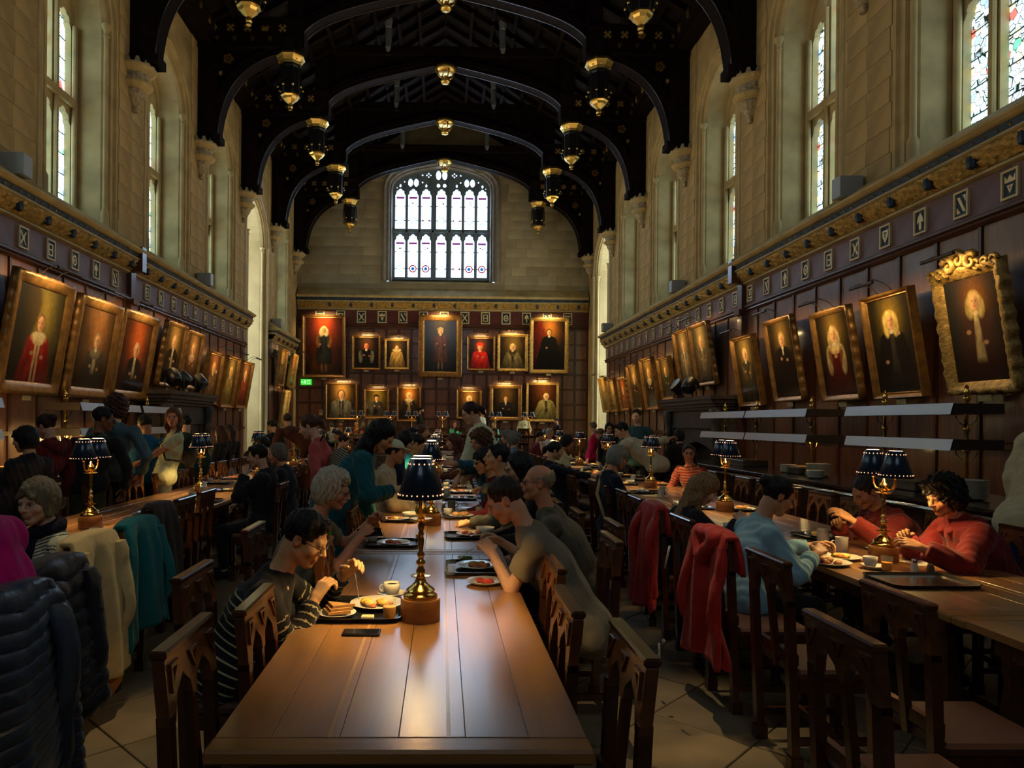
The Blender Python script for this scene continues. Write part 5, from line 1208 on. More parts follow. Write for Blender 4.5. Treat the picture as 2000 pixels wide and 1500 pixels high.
# ---- roof spotlights that throw the warm pools on the floor
for k, (x, y, tx, ty, e, lb) in enumerate([(1.2, 8.2, 1.36, 3.75, 1800, 'right'), (-1.2, 8.2, -1.62, 3.4, 1600, 'left'), (1.5, 4.5, 1.95, 2.5, 1200, 'near right')]):
    o = MB().lathe([(.05, -.1), (.09, -.08), (.10, .12), (.06, .16), (0, .16)], n=12).build('roof_spotlight', BLACK, None, True, auto=40); o.location = (x, y, 12.3)
    d = Vector((tx - x, ty - y, -12.3)); o.rotation_euler = (-d).to_track_quat('Z', 'Y').to_euler(); tag(o, 'small black spotlight fixed high under the %s roof slope' % lb, 'light')
    MB().tube([(0, 0, .12), (0, 0, 1.3)], .012, 5).build('stem', BLACK, o)
    ld = bpy.data.lights.new('roof_spot_beam', 'SPOT'); ld.energy = e * .62; ld.color = (1, .74, .38); ld.spot_size = R(8.5); ld.spot_blend = 1; ld.shadow_soft_size = .05
    lo = bpy.data.objects.new('roof_spot_beam', ld); link(lo, o); lo.location = (0, 0, -.12)
# ================= people =================
def surface_nets(F, org, h):
    """closed quad mesh of the zero level of the field F sampled on a grid"""
    S = F < 0
    nx, ny, nz = F.shape
    c = [S[i:nx - 1 + i, j:ny - 1 + j, k:nz - 1 + k] for i in (0, 1) for j in (0, 1) for k in (0, 1)]
    sm_ = sum(x.astype(np.int8) for x in c); act = (sm_ > 0) & (sm_ < 8)
    idx = -np.ones(act.shape, np.int32); ii = np.argwhere(act); idx[act] = np.arange(len(ii))
    if len(ii) == 0: return np.zeros((0, 3)), np.zeros((0, 4), int)
    corner = np.array([(i, j, k) for i in (0, 1) for j in (0, 1) for k in (0, 1)])
    V = np.stack([F[ii[:, 0] + a, ii[:, 1] + b, ii[:, 2] + d] for a, b, d in corner], 1)
    acc = np.zeros((len(ii), 3)); cnt = np.zeros(len(ii))
    for p in range(8):
        for ax in range(3):
            if corner[p][ax]: continue
            q = p + (4, 2, 1)[ax]; f0, f1 = V[:, p], V[:, q]; m = (f0 < 0) != (f1 < 0)
            t = np.where(m, f0 / np.where(f0 - f1 == 0, 1, f0 - f1), 0); pos = np.repeat(corner[p][None].astype(float), len(ii), 0); pos[:, ax] += t
            acc += pos * m[:, None]; cnt += m
    P_ = (ii + acc / np.maximum(cnt, 1)[:, None]) * h + org
    Q = []
    for ax in range(3):
        o1, o2 = [(1, 2), (2, 0), (0, 1)][ax]
        sl0 = [slice(None)] * 3; sl1 = [slice(None)] * 3; sl0[ax] = slice(0, -1); sl1[ax] = slice(1, None)
        A = S[tuple(sl0)]; B = S[tuple(sl1)]; ed = A != B
        e = np.argwhere(ed); e = e[(e[:, o1] > 0) & (e[:, o2] > 0) & (e[:, o1] < F.shape[o1] - 1) & (e[:, o2] < F.shape[o2] - 1)]
        if not len(e): continue
        def cell(d1, d2):
            c_ = e.copy(); c_[:, o1] -= d1; c_[:, o2] -= d2; return idx[c_[:, 0], c_[:, 1], c_[:, 2]]
        q = np.stack([cell(1, 1), cell(0, 1), cell(0, 0), cell(1, 0)], 1)
        fl = ~A[e[:, 0], e[:, 1], e[:, 2]]; q[fl] = q[fl][:, ::-1]; Q.append(q)
    q = np.concatenate(Q); return P_, q[(q >= 0).all(1)]
class SDF:
    """smooth union of round cones and ellipsoids; each carries a region number"""
    def __init__(s): s.p = []
    def cone(s, a, b, ra, rb=None, k=.02, reg=0, cut=None, fl=1.0, ax=None):
        s.p.append(('c', np.array(a, float), np.array(b, float), ra, ra if rb is None else rb, k, reg, cut, fl, ax)); return s
    def ell(s, c, r, k=.02, reg=0, M3=None, sub=False, cut=None):
        s.p.append(('e', np.array(c, float), np.array(r, float), M3, sub, k, reg, cut)); return s
    def bounds(s, pad):
        lo = np.full(3, 1e9); hi = -lo
        for p in s.p:
            if p[0] == 'c': r = max(p[3], p[4]); l = np.minimum(p[1], p[2]) - r; h_ = np.maximum(p[1], p[2]) + r
            else:
                if p[4]: continue
                r = max(p[2]); l = p[1] - r; h_ = p[1] + r
            lo = np.minimum(lo, l); hi = np.maximum(hi, h_)
        return lo - pad, hi + pad
    def mesh(s, h, noise=None, pad=.03, cuts=()):
        lo, hi = s.bounds(pad); n = np.ceil((hi - lo) / h).astype(int) + 1
        ax = [lo[i] + h * np.arange(n[i]) for i in range(3)]
        F = np.full(tuple(n), .2, np.float32); RG = np.zeros(tuple(n), np.int8); BD = np.full(tuple(n), 9., np.float32); T = np.zeros(tuple(n), np.float32)
        for p in s.p:
            if p[0] == 'c': r = max(p[3], p[4]); l = np.minimum(p[1], p[2]) - r; u = np.maximum(p[1], p[2]) + r; k = p[5]
            else: r = max(p[2]); l = p[1] - r; u = p[1] + r; k = p[5]
            mg = k + 2.5 * h + .01
            i0 = np.maximum(((l - mg - lo) / h).astype(int), 0); i1 = np.minimum(np.ceil((u + mg - lo) / h).astype(int) + 1, n)
            if (i1 <= i0).any(): continue
            sl = tuple(slice(i0[i], i1[i]) for i in range(3))
            X, Y, Z = np.meshgrid(*[ax[i][sl[i]] for i in range(3)], indexing='ij', sparse=True)
            if p[0] == 'c':
                a, b = p[1], p[2]; d = b - a; L2 = max(d @ d, 1e-9)
                px, py, pz = X - a[0], Y - a[1], Z - a[2]
                tr = (px * d[0] + py * d[1] + pz * d[2]) / L2; t = np.clip(tr, 0, 1)
                qx, qy, qz = px - t * d[0], py - t * d[1], pz - t * d[2]
                if p[8] != 1.0:
                    A_ = p[9]; w = (qx * A_[0] + qy * A_[1] + qz * A_[2]) * (1 - 1 / p[8]) ; qx = qx - w * A_[0]; qy = qy - w * A_[1]; qz = qz - w * A_[2]
                D = np.sqrt(qx * qx + qy * qy + qz * qz) - (p[3] + (p[4] - p[3]) * t)
                if p[7] is not None: D = np.maximum(D, (tr - p[7]) * math.sqrt(L2)) if p[7] >= 0 else D
                tt = t
            else:
                px, py, pz = X - p[1][0], Y - p[1][1], Z - p[1][2]
                if p[3] is not None:
                    m = p[3]; px, py, pz = (px * m[0, 0] + py * m[1, 0] + pz * m[2, 0], px * m[0, 1] + py * m[1, 1] + pz * m[2, 1], px * m[0, 2] + py * m[1, 2] + pz * m[2, 2])
                r_ = p[2]; k0 = np.sqrt((px / r_[0]) ** 2 + (py / r_[1]) ** 2 + (pz / r_[2]) ** 2); k1 = np.sqrt((px / r_[0] ** 2) ** 2 + (py / r_[1] ** 2) ** 2 + (pz / r_[2] ** 2) ** 2)
                D = k0 * (k0 - 1) / np.maximum(k1, 1e-6); tt = 0 * D
                if p[7] is not None: D = np.maximum(D, px * p[7][0] + py * p[7][1] + pz * p[7][2] - p[7][3])
            f = F[sl]
            if p[0] == 'e' and p[4]:
                hh = np.clip(.5 - .5 * (f + D) / k, 0, 1); F[sl] = f * (1 - hh) - D * hh + k * hh * (1 - hh)
                continue
            hh = np.clip(.5 + .5 * (f - D) / k, 0, 1); F[sl] = f * (1 - hh) + D * hh - k * hh * (1 - hh)
            bd = BD[sl]; m = D < bd; BD[sl] = np.where(m, D, bd); RG[sl] = np.where(m, p[6], RG[sl]); Ln = 1.0
            if p[0] == 'c': T[sl] = np.where(m, tt * math.sqrt(L2), T[sl])
        for (nv, dd) in cuts: 
            X, Y, Z = np.meshgrid(*ax, indexing='ij', sparse=True); F = np.maximum(F, X * nv[0] + Y * nv[1] + Z * nv[2] - dd)
        if noise is not None:
            X, Y, Z = np.meshgrid(*ax, indexing='ij', sparse=True); F = F + noise(X, Y, Z)
        v, q = surface_nets(F, lo, h)
        g = np.clip(np.round((v - lo) / h).astype(int), 0, n - 1); return v, q, RG[g[:, 0], g[:, 1], g[:, 2]], T[g[:, 0], g[:, 1], g[:, 2]]
SKIN = M('skin', (.6, .35, .22), .5, attr='Col', bump=(90, .12, .002), spec=.35)
def rotm(yaw, pitch=0, roll=0):
    """columns: right, forward, up; yaw 0 looks along +y, positive turns left; pitch > 0 looks down"""
    f = np.array([-math.sin(yaw) * math.cos(pitch), math.cos(yaw) * math.cos(pitch), -math.sin(pitch)])
    r = np.array([math.cos(yaw), math.sin(yaw), 0.]); u = np.cross(r, f)
    r2 = r * math.cos(roll) + u * math.sin(roll); u2 = u * math.cos(roll) - r * math.sin(roll)
    return np.stack([r2, f, u2], 1)
def ik(s, t, l1, l2, pole):
    s, t = np.array(s), np.array(t); d = t - s; D = np.linalg.norm(d); d = d / max(D, 1e-6); D = min(D, (l1 + l2) * .995); t = s + d * D
    a = (l1 * l1 - l2 * l2 + D * D) / (2 * D); hh = math.sqrt(max(l1 * l1 - a * a, 0)); p = np.array(pole, float); p -= d * (p @ d); p /= np.linalg.norm(p) + 1e-9
    return s + d * a + p * hh, t
def hand_sdf(S, w, fdir, palm, side, s=1.0, curl=.5, reg=1, detail=True, pinch=False):
    """w wrist, fdir finger direction, palm = palm normal, side +1 right hand"""
    f = np.array(fdir, float); f /= np.linalg.norm(f); n = np.array(palm, float); n -= f * (n @ f); n /= np.linalg.norm(n); r = np.cross(f, n) * side   # r: towards thumb
    r = r if side > 0 else r
    off = [-.030, -.010, .011, .031]; ln = [.031, .040, .043, .038]
    for q in range(4):
        k0 = w + f * .018 * s + r * off[q] * .55 * s; k1 = w + f * (.086 if q else .078) * s + r * off[q] * s
        S.cone(k0, k1, .0145 * s, .0115 * s, .012 * s, reg)
        a = curl * (.75 + .18 * (3 - q) * .4); p = k1; d = f * math.cos(a * .7) + n * math.sin(a * .7); rad = .0092 * s
        for j in range(3):
            L_ = ln[q] * (1.0, .68, .52)[j] * s; p2 = p + d * L_; S.cone(p, p2, rad, rad * .9, .003 * s, reg); p = p2; rad *= .93
            ang = a * (1.35 if j == 0 else 1.0); d = d * math.cos(ang) + np.cross(np.cross(d, n) / (np.linalg.norm(np.cross(d, n)) + 1e-9), d) * math.sin(ang) * (1 if 1 else 1)
    b = w + f * .022 * s + r * .022 * s; t1 = b + (f * .62 + r * .62 + n * .30) * .042 * s; t2 = t1 + (f * .80 + r * .10 + n * .55) * .032 * s; t3 = t2 + (f * .75 - r * .25 + n * .5) * .024 * s
    S.cone(b, t1, .0155 * s, .012 * s, .01 * s, reg); S.cone(t1, t2, .011 * s, .0098 * s, .003, reg); S.cone(t2, t3, .0098 * s, .0085 * s, .003, reg)
CLOTH = {}
def cloth(name, rgb, rough=.85, **kw):
    k = 'cloth ' + name
    if k not in MATS: M(k, tuple(min(.8, c * 1.9 + .004) for c in L(rgb)), rough, bump=kw.pop('bump', (16, .55, .012)), var=(9, .14), sheen=.15, spec=.25, **kw)
    return MATS[k]
def hairmat(name, rgb, rough=.5):
    return M('hair ' + name, tuple(c * 1.25 for c in L(rgb)), rough, bump=(26, 1.0, .006), var=(22, .45), stretch=(5, 5, .9), spec=.35)
SKINS = {'light': (232, 178, 144), 'ruddy': (224, 156, 120), 'tan': (206, 148, 104), 'asian': (224, 172, 122), 'brown': (140, 92, 62), 'olive': (206, 152, 112), 'pale': (238, 192, 160)}
def person(label, head, body, yaw=0.0, hyaw=None, hpitch=10, hroll=0, sit=True, hands=None, skin='light', hair=('short', (40, 26, 16)), top=('navy', (20, 24, 40)), legs=('dark', (16, 16, 20)), sleeve='long', res=1.0, s=1.0, curl=.6, glasses=False, jacket=0.0, coat=False, hood=False, stripes=None, moust=None, cap=None, lanyard=None, scarf=None, zfloor=0.0, group=None, female=False, fat=1.0, palmn=None, bag=None, strap=None, topkw=None, legfwd=True, knee=None, beard=None, vneck=None, holdl=None):
    """head: centre of the skull; body: x, y of the pelvis; yaw: degrees the torso faces (0 = away from the viewer, +90 = left)"""
    Y0 = R(yaw); HY = R(hyaw if hyaw is not None else yaw); Hc = np.array(head, float)
    T3 = rotm(Y0); rt, fw_, up = T3[:, 0], T3[:, 1], T3[:, 2]; H3 = rotm(HY, R(hpitch), R(hroll))
    hips = np.array([body[0], body[1], zfloor + (.55 if sit else .93 * s)])
    hs = .94 * (s if not sit else 1) ; loc = lambda p: Hc + H3 @ (np.array(p, float) * hs)
    neckb = Hc - up * .225 * hs - fw_ * .055 * hs + (H3[:, 1] - fw_) * -.02; neckb = Hc + (-H3[:, 2] * .115 - up * .085 - fw_ * .04 - H3[:, 1] * .03) * hs
    spv = neckb - hips; SL = np.linalg.norm(spv); sp = spv / SL
    mx = .60 if sit else 1.0
    if SL > mx:
        hz = spv[2]; ho = math.hypot(spv[0], spv[1]); want = math.sqrt(max(mx * mx - hz * hz, .02 ** 2)); hips = hips + np.array([spv[0], spv[1], 0]) * (1 - want / ho) * .8; spv = neckb - hips; SL = np.linalg.norm(spv); sp = spv / SL
    chest = hips + spv * .62 + fw_ * .0 + np.cross(rt, sp) * -.03 * 0
    shw = (.155 if female else .178) * s; sh = [neckb - sp * .055 + rt * shw * q - fw_ * .005 for q in (-1, 1)]
    l1, l2 = .285 * s, .25 * s
    if hands is None: hands = [None, None]
    arms = []
    for q, side in enumerate((-1, 1)):
        tg = hands[q]
        if tg is None:
            tg = sh[q] + (fw_ * .30 - up * .30 - rt * side * .04 if sit else fw_ * .10 - up * .50 + rt * side * .06)
        tg = np.array(tg, float); e, w = ik(sh[q], tg, l1, l2, rt * side * .55 - up * .8 - fw_ * .25); arms.append((e, w))
    if sit:
        kn = [hips + fw_ * .40 * s + rt * side * .10 - up * .06 for side in (-1, 1)]; an = [k - up * (k[2] - zfloor - .09) - fw_ * .04 for k in kn]
        hp = [hips + rt * side * .085 - up * .0 for side in (-1, 1)]
    else:
        hp = [hips + rt * side * .085 * s for side in (-1, 1)]; kn = [hips + rt * side * .10 * s - up * .44 * s + fw_ * .03 for side in (-1, 1)]; an = [hips + rt * side * .11 * s - up * .85 * s - fw_ * .02 for side in (-1, 1)]
    # ---- the body: one figure, fine at head and hands
    B = SDF(); k = .03
    B.cone(hips + rt * -.07, hips + rt * .07, .10 * s * fat, None, k); B.cone(hips, chest, .105 * s * fat, .11 * s * fat, k, fl=1.25, ax=rt); B.cone(chest, neckb - sp * .06, .115 * s, .085 * s, k, fl=1.35, ax=rt)
    B.cone(sh[0] - up * .022, sh[1] - up * .022, .044 * s, .044 * s, k); B.cone(neckb - sp * .05, loc((0, -.03, -.07)), .056 * s, .050 * hs, k)
    for q in range(2):
        B.cone(sh[q] - up * .014, arms[q][0], .042 * s, .036 * s, .02); B.cone(arms[q][0], arms[q][1], .038 * s, .026 * s, .015)
        B.cone(hp[q], kn[q], .078 * s, .052 * s, k); B.cone(kn[q], an[q], .050 * s, .034 * s, .02); B.cone(an[q] - up * .03 - fw_ * .03, an[q] + fw_ * .14 - up * .05, .034 * s, .028 * s, .02)
    bare = sleeve in ('short', 'none')
    v1, q1, r1, _ = B.mesh(.016 * max(1, res) if bare or res < 1.2 else .03)
    parts = [(v1, q1, np.zeros(len(v1), int))]
    hh = .0052 * res if res < 1.4 else .0045 * res * 1.3
    S = SDF(); E = lambda c, r, k=.02, reg=0, **kw: S.ell(loc(c), np.array(r) * hs, k * hs, reg, H3, **kw)
    Cc = lambda a, b, ra, rb, k=.015, reg=0, **kw: S.cone(loc(a), loc(b), ra * hs, rb * hs, k * hs, reg, **kw)
    E((0, -.015, .028), (.076, .097, .090)); E((0, .018, -.04), (.058, .074, .075), .03)
    Cc((-.048, .0, -.062), (0, .060, -.098), .020, .019, .03); Cc((.048, .0, -.062), (0, .060, -.098), .020, .019, .03); E((0, .070, -.100), (.020, .017, .016), .02)
    Cc((-.034, .078, .020), (.034, .078, .020), .0125, .0125, .018)
    for sd in (-1, 1): E((sd * .040, .058, -.030), (.027, .028, .026), .025)
    for sd in (-1, 1): E((sd * .031, .103, .001), (.017, .014, .012), .012, sub=True)
    for sd in (-1, 1): E((sd * .031, .0765, .0), (.0135, .0135, .0125), .003, 3)
    Cc((0, .088, .014), (0, .113, -.026), .0075, .0125, .010); 
    for sd in (-1, 1): E((sd * .012, .100, -.031), (.009, .010, .008), .006)
    E((0, .088, -.056), (.028, .014, .018), .015)
    Cc((-.019, .0905, -.0625), (.019, .0905, -.0625), .0065, .0065, .004, 2); Cc((-.015, .0895, -.0735), (.015, .0895, -.0735), .0075, .0075, .004, 2)
    for sd in (-1, 1): E((sd * .030, .0845, .0105), (.016, .008, .0045), .004, 5); E((sd * .078, -.012, -.008), (.010, .020, .032), .008, 4)
    for sd in (-1, 1): E((sd * .086, -.006, -.004), (.006, .011, .018), .004, sub=True)
    Cc((0, -.03, -.06), (0, -.03, -.20) if 0 else (0, -.028, -.09), .052, .052, .02); S.cone(loc((0, -.03, -.09)), neckb - sp * .02, .050 * hs, .056 * s, .02)
    v2, q2, r2, _ = S.mesh(hh); parts.append((v2, q2, r2 + 10))
    for q, side in enumerate((-1, 1)):
        S2 = SDF(); e, w = arms[q]; fd = (w - e) / np.linalg.norm(w - e); pn = palmn[q] if palmn and palmn[q] is not None else (-up * .75 - rt * side * .65)
        fd2 = fd + fw_ * .15; S2.cone(w - fd * .05, w + fd * .012, .0285 * s, .024 * s, .01)
        hand_sdf(S2, w, fd2, pn, side, .98 * s, curl)
        v3, q3, r3, _ = S2.mesh(.0045 * max(res, .9)); parts.append((v3, q3, np.zeros(len(v3), int)))
    V = []; Q = []; RG = []; n = 0
    for v, q, r_ in parts: V.append(v); Q.append(q + n); RG.append(r_); n += len(v)
    V = np.concatenate(V); Q = np.concatenate(Q); RG = np.concatenate(RG)
    sk = np.array(L(SKINS[skin])); C = np.repeat(sk[None], len(V), 0)
    ln = (V - Hc) @ H3 / hs; hd = RG >= 10
    red = hd & (np.abs(np.abs(ln[:, 0]) - .042) < .022) & (np.abs(ln[:, 2] + .03) < .025) & (ln[:, 1] > .03); C[red] *= np.array([1.02, .93, .91])
    C[RG == 14] *= np.array([1.0, .82, .78]); C[RG == 12] = sk * np.array([.80, .56, .52]); hc = np.array(L(hair[1]))
    bc = hc * .6 + sk * .18
    C[RG == 15] = bc
    eye = RG == 13; C[eye] = np.array([.55, .5, .45]) * .8
    for sd in (-1, 1):
        d = np.hypot(ln[:, 0] - sd * .031, ln[:, 2]); C[eye & (d < .0065)] = (.03, .018, .012)
    C[eye & (ln[:, 2] > .0055)] = sk * .7; C[eye & (ln[:, 2] < -.006)] = sk * .8
    if hpitch > 18: C[eye & (ln[:, 2] > -.003)] = sk * .82
    if beard: m = hd & (ln[:, 2] < -.045) & (ln[:, 1] > -.01) & (RG != 12) & (ln[:, 2] > -.125); C[m] = hc * .8 + sk * .12
    o = fast_mesh('person', V - hips, Q, SKIN, col=C); o.location = hips; tag(o, label, 'person', group)
    def kid(name, SS, mat, h, noise=None, uv=False, cuts=()):
        v, q, r_, t = SS.mesh(h, noise, cuts=cuts)
        if len(v) == 0: return None
        u = None
        if uv: 
            al = (v - neckb) @ -sp; pu = np.where(r_ == 1, t + .03, np.where(r_ == 2, t + .03 + l1, al)); u = np.stack([pu, pu + .0 * t, r_.astype(float)], 1)
        return fast_mesh(name, v - hips, q, mat, o, uv=u)
    ch = max(.0085, .0105 * res) if res < 1.6 else .016
    # ---- clothes
    g = .016 + jacket
    fold = lambda X, Y, Z: .0035 * np.sin(X * 41 + Z * 23 + 2 * np.sin(Y * 19)) + .0035 * np.sin(Y * 47 - Z * 31 + 1.5 * np.sin(X * 23)) + .0025 * np.sin((X + Y) * 90 + Z * 40) * (1 if jacket else .4)
    mt = cloth(top[0], top[1], stripes=stripes, **(topkw or {})) if stripes is None or len(stripes) else None
    C_ = SDF(); lo_end = hips - up * (.06 if not coat else .0)
    C_.cone(hips + rt * -.075, hips + rt * .075, .118 * s * fat + g, None, .03); C_.cone(hips, chest, .108 * s * fat + g, .112 * s * fat + g, k, fl=1.22, ax=rt); C_.cone(chest, neckb - sp * .075, .115 * s + g, .080 * s + g, k, fl=1.35, ax=rt)
    C_.cone(sh[0] - up * .022, sh[1] - up * .022, .046 * s + g, .046 * s + g, k); C_.cone(sh[0] * .75 + sh[1] * .25, neckb - sp * .02, .045 * s, .062 * s + g * .3, .03); C_.cone(sh[1] * .75 + sh[0] * .25, neckb - sp * .02, .045 * s, .062 * s + g * .3, .03)
    for q in range(2):
        e, w = arms[q]
        if sleeve == 'short': C_.cone(sh[q] - up * .012, sh[q] + (e - sh[q]) * .80, .045 * s + g, .048 * s + g * 1.1, .015, 1, cut=.82)
        elif sleeve == 'none': pass
        else:
            C_.cone(sh[q] - up * .012, e, .045 * s + g, .038 * s + g, .02, 1); C_.cone(e, e + (w - e) * (.93 if sleeve == 'long' else .5), .038 * s + g, .030 * s + g * .8, .012, 2, cut=.97)
    if coat and not sit:
        C_.cone(hips + up * .05, hips - up * .55 - fw_ * .03, .15 * s, .21 * s, .04, fl=1.15, ax=rt, cut=1.0)
    elif coat: C_.cone(hips, hips + fw_ * .25, .15, .13, .04)
    cu = []
    if not coat and not sit: cu = [(-up, -((hips - up * .10 * s) @ up))]
    kid('jacket' if jacket > .01 or coat else 'top', C_, mt, ch, fold, uv=stripes is not None, cuts=cu)
    P_ = SDF(); lm = cloth(legs[0], legs[1])
    P_.cone(hips + rt * -.07 - up * .02, hips + rt * .07 - up * .02, .100 * s * fat, None, .03)
    for q in range(2): P_.cone(hp[q], kn[q], .088 * s, .066 * s, .03); P_.cone(kn[q], an[q], .064 * s, .052 * s, .02, cut=.98)
    kid('trousers', P_, lm, .02 if res < 1.6 else .03, None)
    if res < 1.8:
        F_ = SDF()
        for q in range(2): F_.cone(an[q] - up * .035 - fw_ * .04, an[q] + fw_ * .17 - up * .05, .046 * s, .038 * s, .02)
        kid('shoes', F_, cloth('shoe', (24, 20, 18), .5), .016)
    # ---- hair
    st, hcol = hair; hm = hairmat('%d_%d_%d' % hcol, hcol)
    if st != 'bald':
        Hs = SDF(); E = lambda c, r, k=.02, **kw: Hs.ell(loc(c), np.array(r) * hs, k * hs, 0, H3, **kw)
        hv = {'short': .007, 'crop': .006, 'full': .020, 'curly': .034, 'bob': .020, 'long': .016, 'pony': .010, 'bun': .010, 'white': .028, 'fringe': .004}[st]
        E((0, -.022, .034), (.079 + hv * .8, .097 + hv * .7, .088 + hv), .02)
        if st in ('full', 'bob', 'long', 'white', 'curly'): E((0, -.045, -.01), (.080 + hv, .075 + hv * .8, .095 + hv), .03)
        if st in ('bob',): 
            for sd in (-1, 1): Hs.cone(loc((sd * .072, -.005, .03)), loc((sd * .074, .0, -.075)), .026 * hs, .022 * hs, .02)
            Hs.cone(loc((0, .07, .085)), loc((-.045, .088, .045)), .022 * hs, .014 * hs, .02); Hs.cone(loc((0, .07, .085)), loc((.045, .088, .045)), .022 * hs, .014 * hs, .02)
        if st == 'long':
            for sd in (-1, 1): Hs.cone(loc((sd * .070, -.01, .02)), loc((sd * .080, -.015, -.12)), .028 * hs, .030 * hs, .03); Hs.cone(loc((sd * .080, -.015, -.12)), sh[0 if sd < 0 else 1] * .55 + neckb * .45 + fw_ * .05 - up * .06, .032 * hs, .018 * hs, .03)
            Hs.cone(loc((0, -.09, -.02)), neckb - fw_ * .075 - sp * .12, .060 * hs, .045 * hs, .03, fl=1.4, ax=rt)
        if st == 'pony': Hs.cone(loc((0, -.11, .03)), loc((0, -.15, -.02)), .028 * hs, .032 * hs, .02); Hs.cone(loc((0, -.15, -.02)), loc((0, -.15, -.20)) - up * .02, .032 * hs, .012 * hs, .02)
        if st == 'bun': E((0, -.125, .05), (.042, .040, .042), .015)
        if st == 'white': E((0, -.085, -.02), (.07, .045, .08), .03); Hs.cone(loc((-.06, .02, .10)), loc((.05, .06, .10)), .03 * hs, .03 * hs, .02)
        if st == 'short': Hs.cone(loc((-.03, .055, .092)), loc((.035, .065, .090)), .026 * hs, .022 * hs, .02)
        if st in ('curly',): Hs.cone(loc((-.05, .05, .09)), loc((.05, .05, .09)), .035 * hs, .035 * hs, .02)
        # cut away the face
        zl = {'short': .072, 'crop': .068, 'full': .062, 'curly': .062, 'bob': .052, 'long': .066, 'pony': .078, 'bun': .076, 'white': .080, 'fringe': .03}[st]
        E((0, .085, -.035 + (zl - .068)), (.070 if st not in ('bob', 'long') else .062, .085, .102), .012, sub=True)
        Hs.ell(loc((0, .035, -.12)), np.array((.12 if st not in ('bob', 'long', 'full', 'curly', 'white') else .058, .072, .075)) * hs, .01, 0, H3, sub=True)
        if st in ('short', 'crop', 'pony', 'bun', 'fringe'): Hs.ell(loc((0, -.06, -.135)), np.array((.13, .10, .075)) * hs, .01, 0, H3, sub=True); 
        for sd in (-1, 1):
            if st in ('short', 'crop', 'fringe', 'bun', 'pony'): Hs.ell(loc((sd * .095, -.008, -.022)), np.array((.03, .026, .034)) * hs, .008, 0, H3, sub=True)
        if st == 'fringe': Hs.ell(loc((0, .015, .12)), np.array((.13, .115, .095)) * hs, .01, 0, H3, sub=True)
        amp = {'curly': .011, 'white': .006, 'long': .004, 'full': .005}.get(st, .0028); fq = 130 if st == 'curly' else 170
        hn = lambda X, Y, Z: amp * (np.sin(X * fq + 3 * np.sin(Z * 40)) * np.cos(Y * fq * .8 + 2 * np.sin(Z * 33)) + .5 * np.sin(Z * (fq if st == 'curly' else 30) + X * 90))
        kid('hair', Hs, hm, hh * (1.0 if res > 1.3 else 1.15), hn)
    if moust:
        m = SDF(); 
        for sd in (-1, 1): m.cone(loc((0, .102, -.050)), loc((sd * .026, .090, -.060)), .009 * hs, .006 * hs, .006)
        kid('moustache', m, hairmat('m%d_%d_%d' % moust, moust), .0035)
    if beard and res < 1.5: pass
    if glasses:
        m = MB(); gcol = M('spectacle frame', (.03, .02, .015), .3, .3)
        pt = lambda p: tuple(loc(p) - hips)
        for sd in (-1, 1):
            m.tube([pt((sd * .034 + .021 * math.cos(a), .104, .0 + .016 * math.sin(a))) for a in np.linspace(0, 2 * PI, 13)], .0016, 5)
            m.tube([pt((sd * .055, .103, .004)), pt((sd * .074, .07, .006)), pt((sd * .082, -.01, .002))], .0016, 4)
        m.tube([pt((-.013, .105, .004)), pt((.013, .105, .004))], .0016, 4); m.build('glasses', gcol, o, True)
        m = MB()
        for sd in (-1, 1): m.add([pt((sd * .034 + .020 * math.cos(a), .104, .015 * math.sin(a))) for a in np.linspace(0, 2 * PI, 11)[:-1]], [tuple(range(10))])
        m.build('lenses', M('spectacle lens', (.9, .95, .95), .03, trans=1.0, spec=.8), o)
    if cap:
        Cp = SDF(); Cp.ell(loc((0, -.015, .045)), np.array((.090, .108, .088)) * hs, .01, 0, H3, cut=(0, 0, -1, -.0)); kp = kid('cap', Cp, cloth('cap', cap), hh, cuts=[(-H3[:, 2], -(loc((0, 0, .045)) @ H3[:, 2]))])
        m = MB(); pts = []
        for a in np.linspace(-1.2, 1.2, 9): pts.append((.082 * math.sin(a), .075 + .085 * math.cos(a) ** .8 if math.cos(a) > 0 else .07, .048 - .012 * math.cos(a)))
        v = [tuple(loc(p) - hips) for p in pts] + [tuple(loc((p[0], .04, .052)) - hips) for p in pts]; v += [tuple(np.array(q_) + H3[:, 2] * .005) for q_ in v]
        f = [(i, i + 1, 9 + i + 1, 9 + i) for i in range(8)] + [(18 + i, 27 + i, 28 + i, 19 + i) for i in range(8)] + [(i, 18 + i, 19 + i, i + 1) for i in range(8)]
        m.add(v, f); m.build('cap_brim', cloth('cap', cap), o, True)
    if hood:
        m = SDF(); m.cone(neckb - fw_ * .075 - rt * .09 + up * .0, neckb - fw_ * .10 + rt * 0 - up * .05, .045, .055, .03); m.cone(neckb - fw_ * .075 + rt * .09, neckb - fw_ * .10 - up * .05, .045, .055, .03)
        for sd in (-1, 1): m.cone(neckb - fw_ * .06 + rt * sd * .095 + up * .01, neckb + fw_ * .085 + rt * sd * .035 - up * .06, .038, .022, .02)
        kid('hood', m, mt, .011, fold)
    if lanyard:
        m = MB(); P0 = lambda p: tuple(p - hips); fr = [neckb + rt * sd * .062 + up * .012 + fw_ * .0 for sd in (-1, 1)]
        for sd, f0 in zip((-1, 1), fr): m.tube([P0(neckb - fw_ * .075 + up * .02 + rt * sd * .02), P0(f0 + rt * sd * .012 + up * .012), P0(neckb + fw_ * (.10 + g) + rt * sd * .05 - sp * .09), P0(chest + fw_ * (.135 + g) + rt * sd * .01)], .009, 6, flat=.35)
        m.build('lanyard', cloth('lanyard', lanyard), o, True)
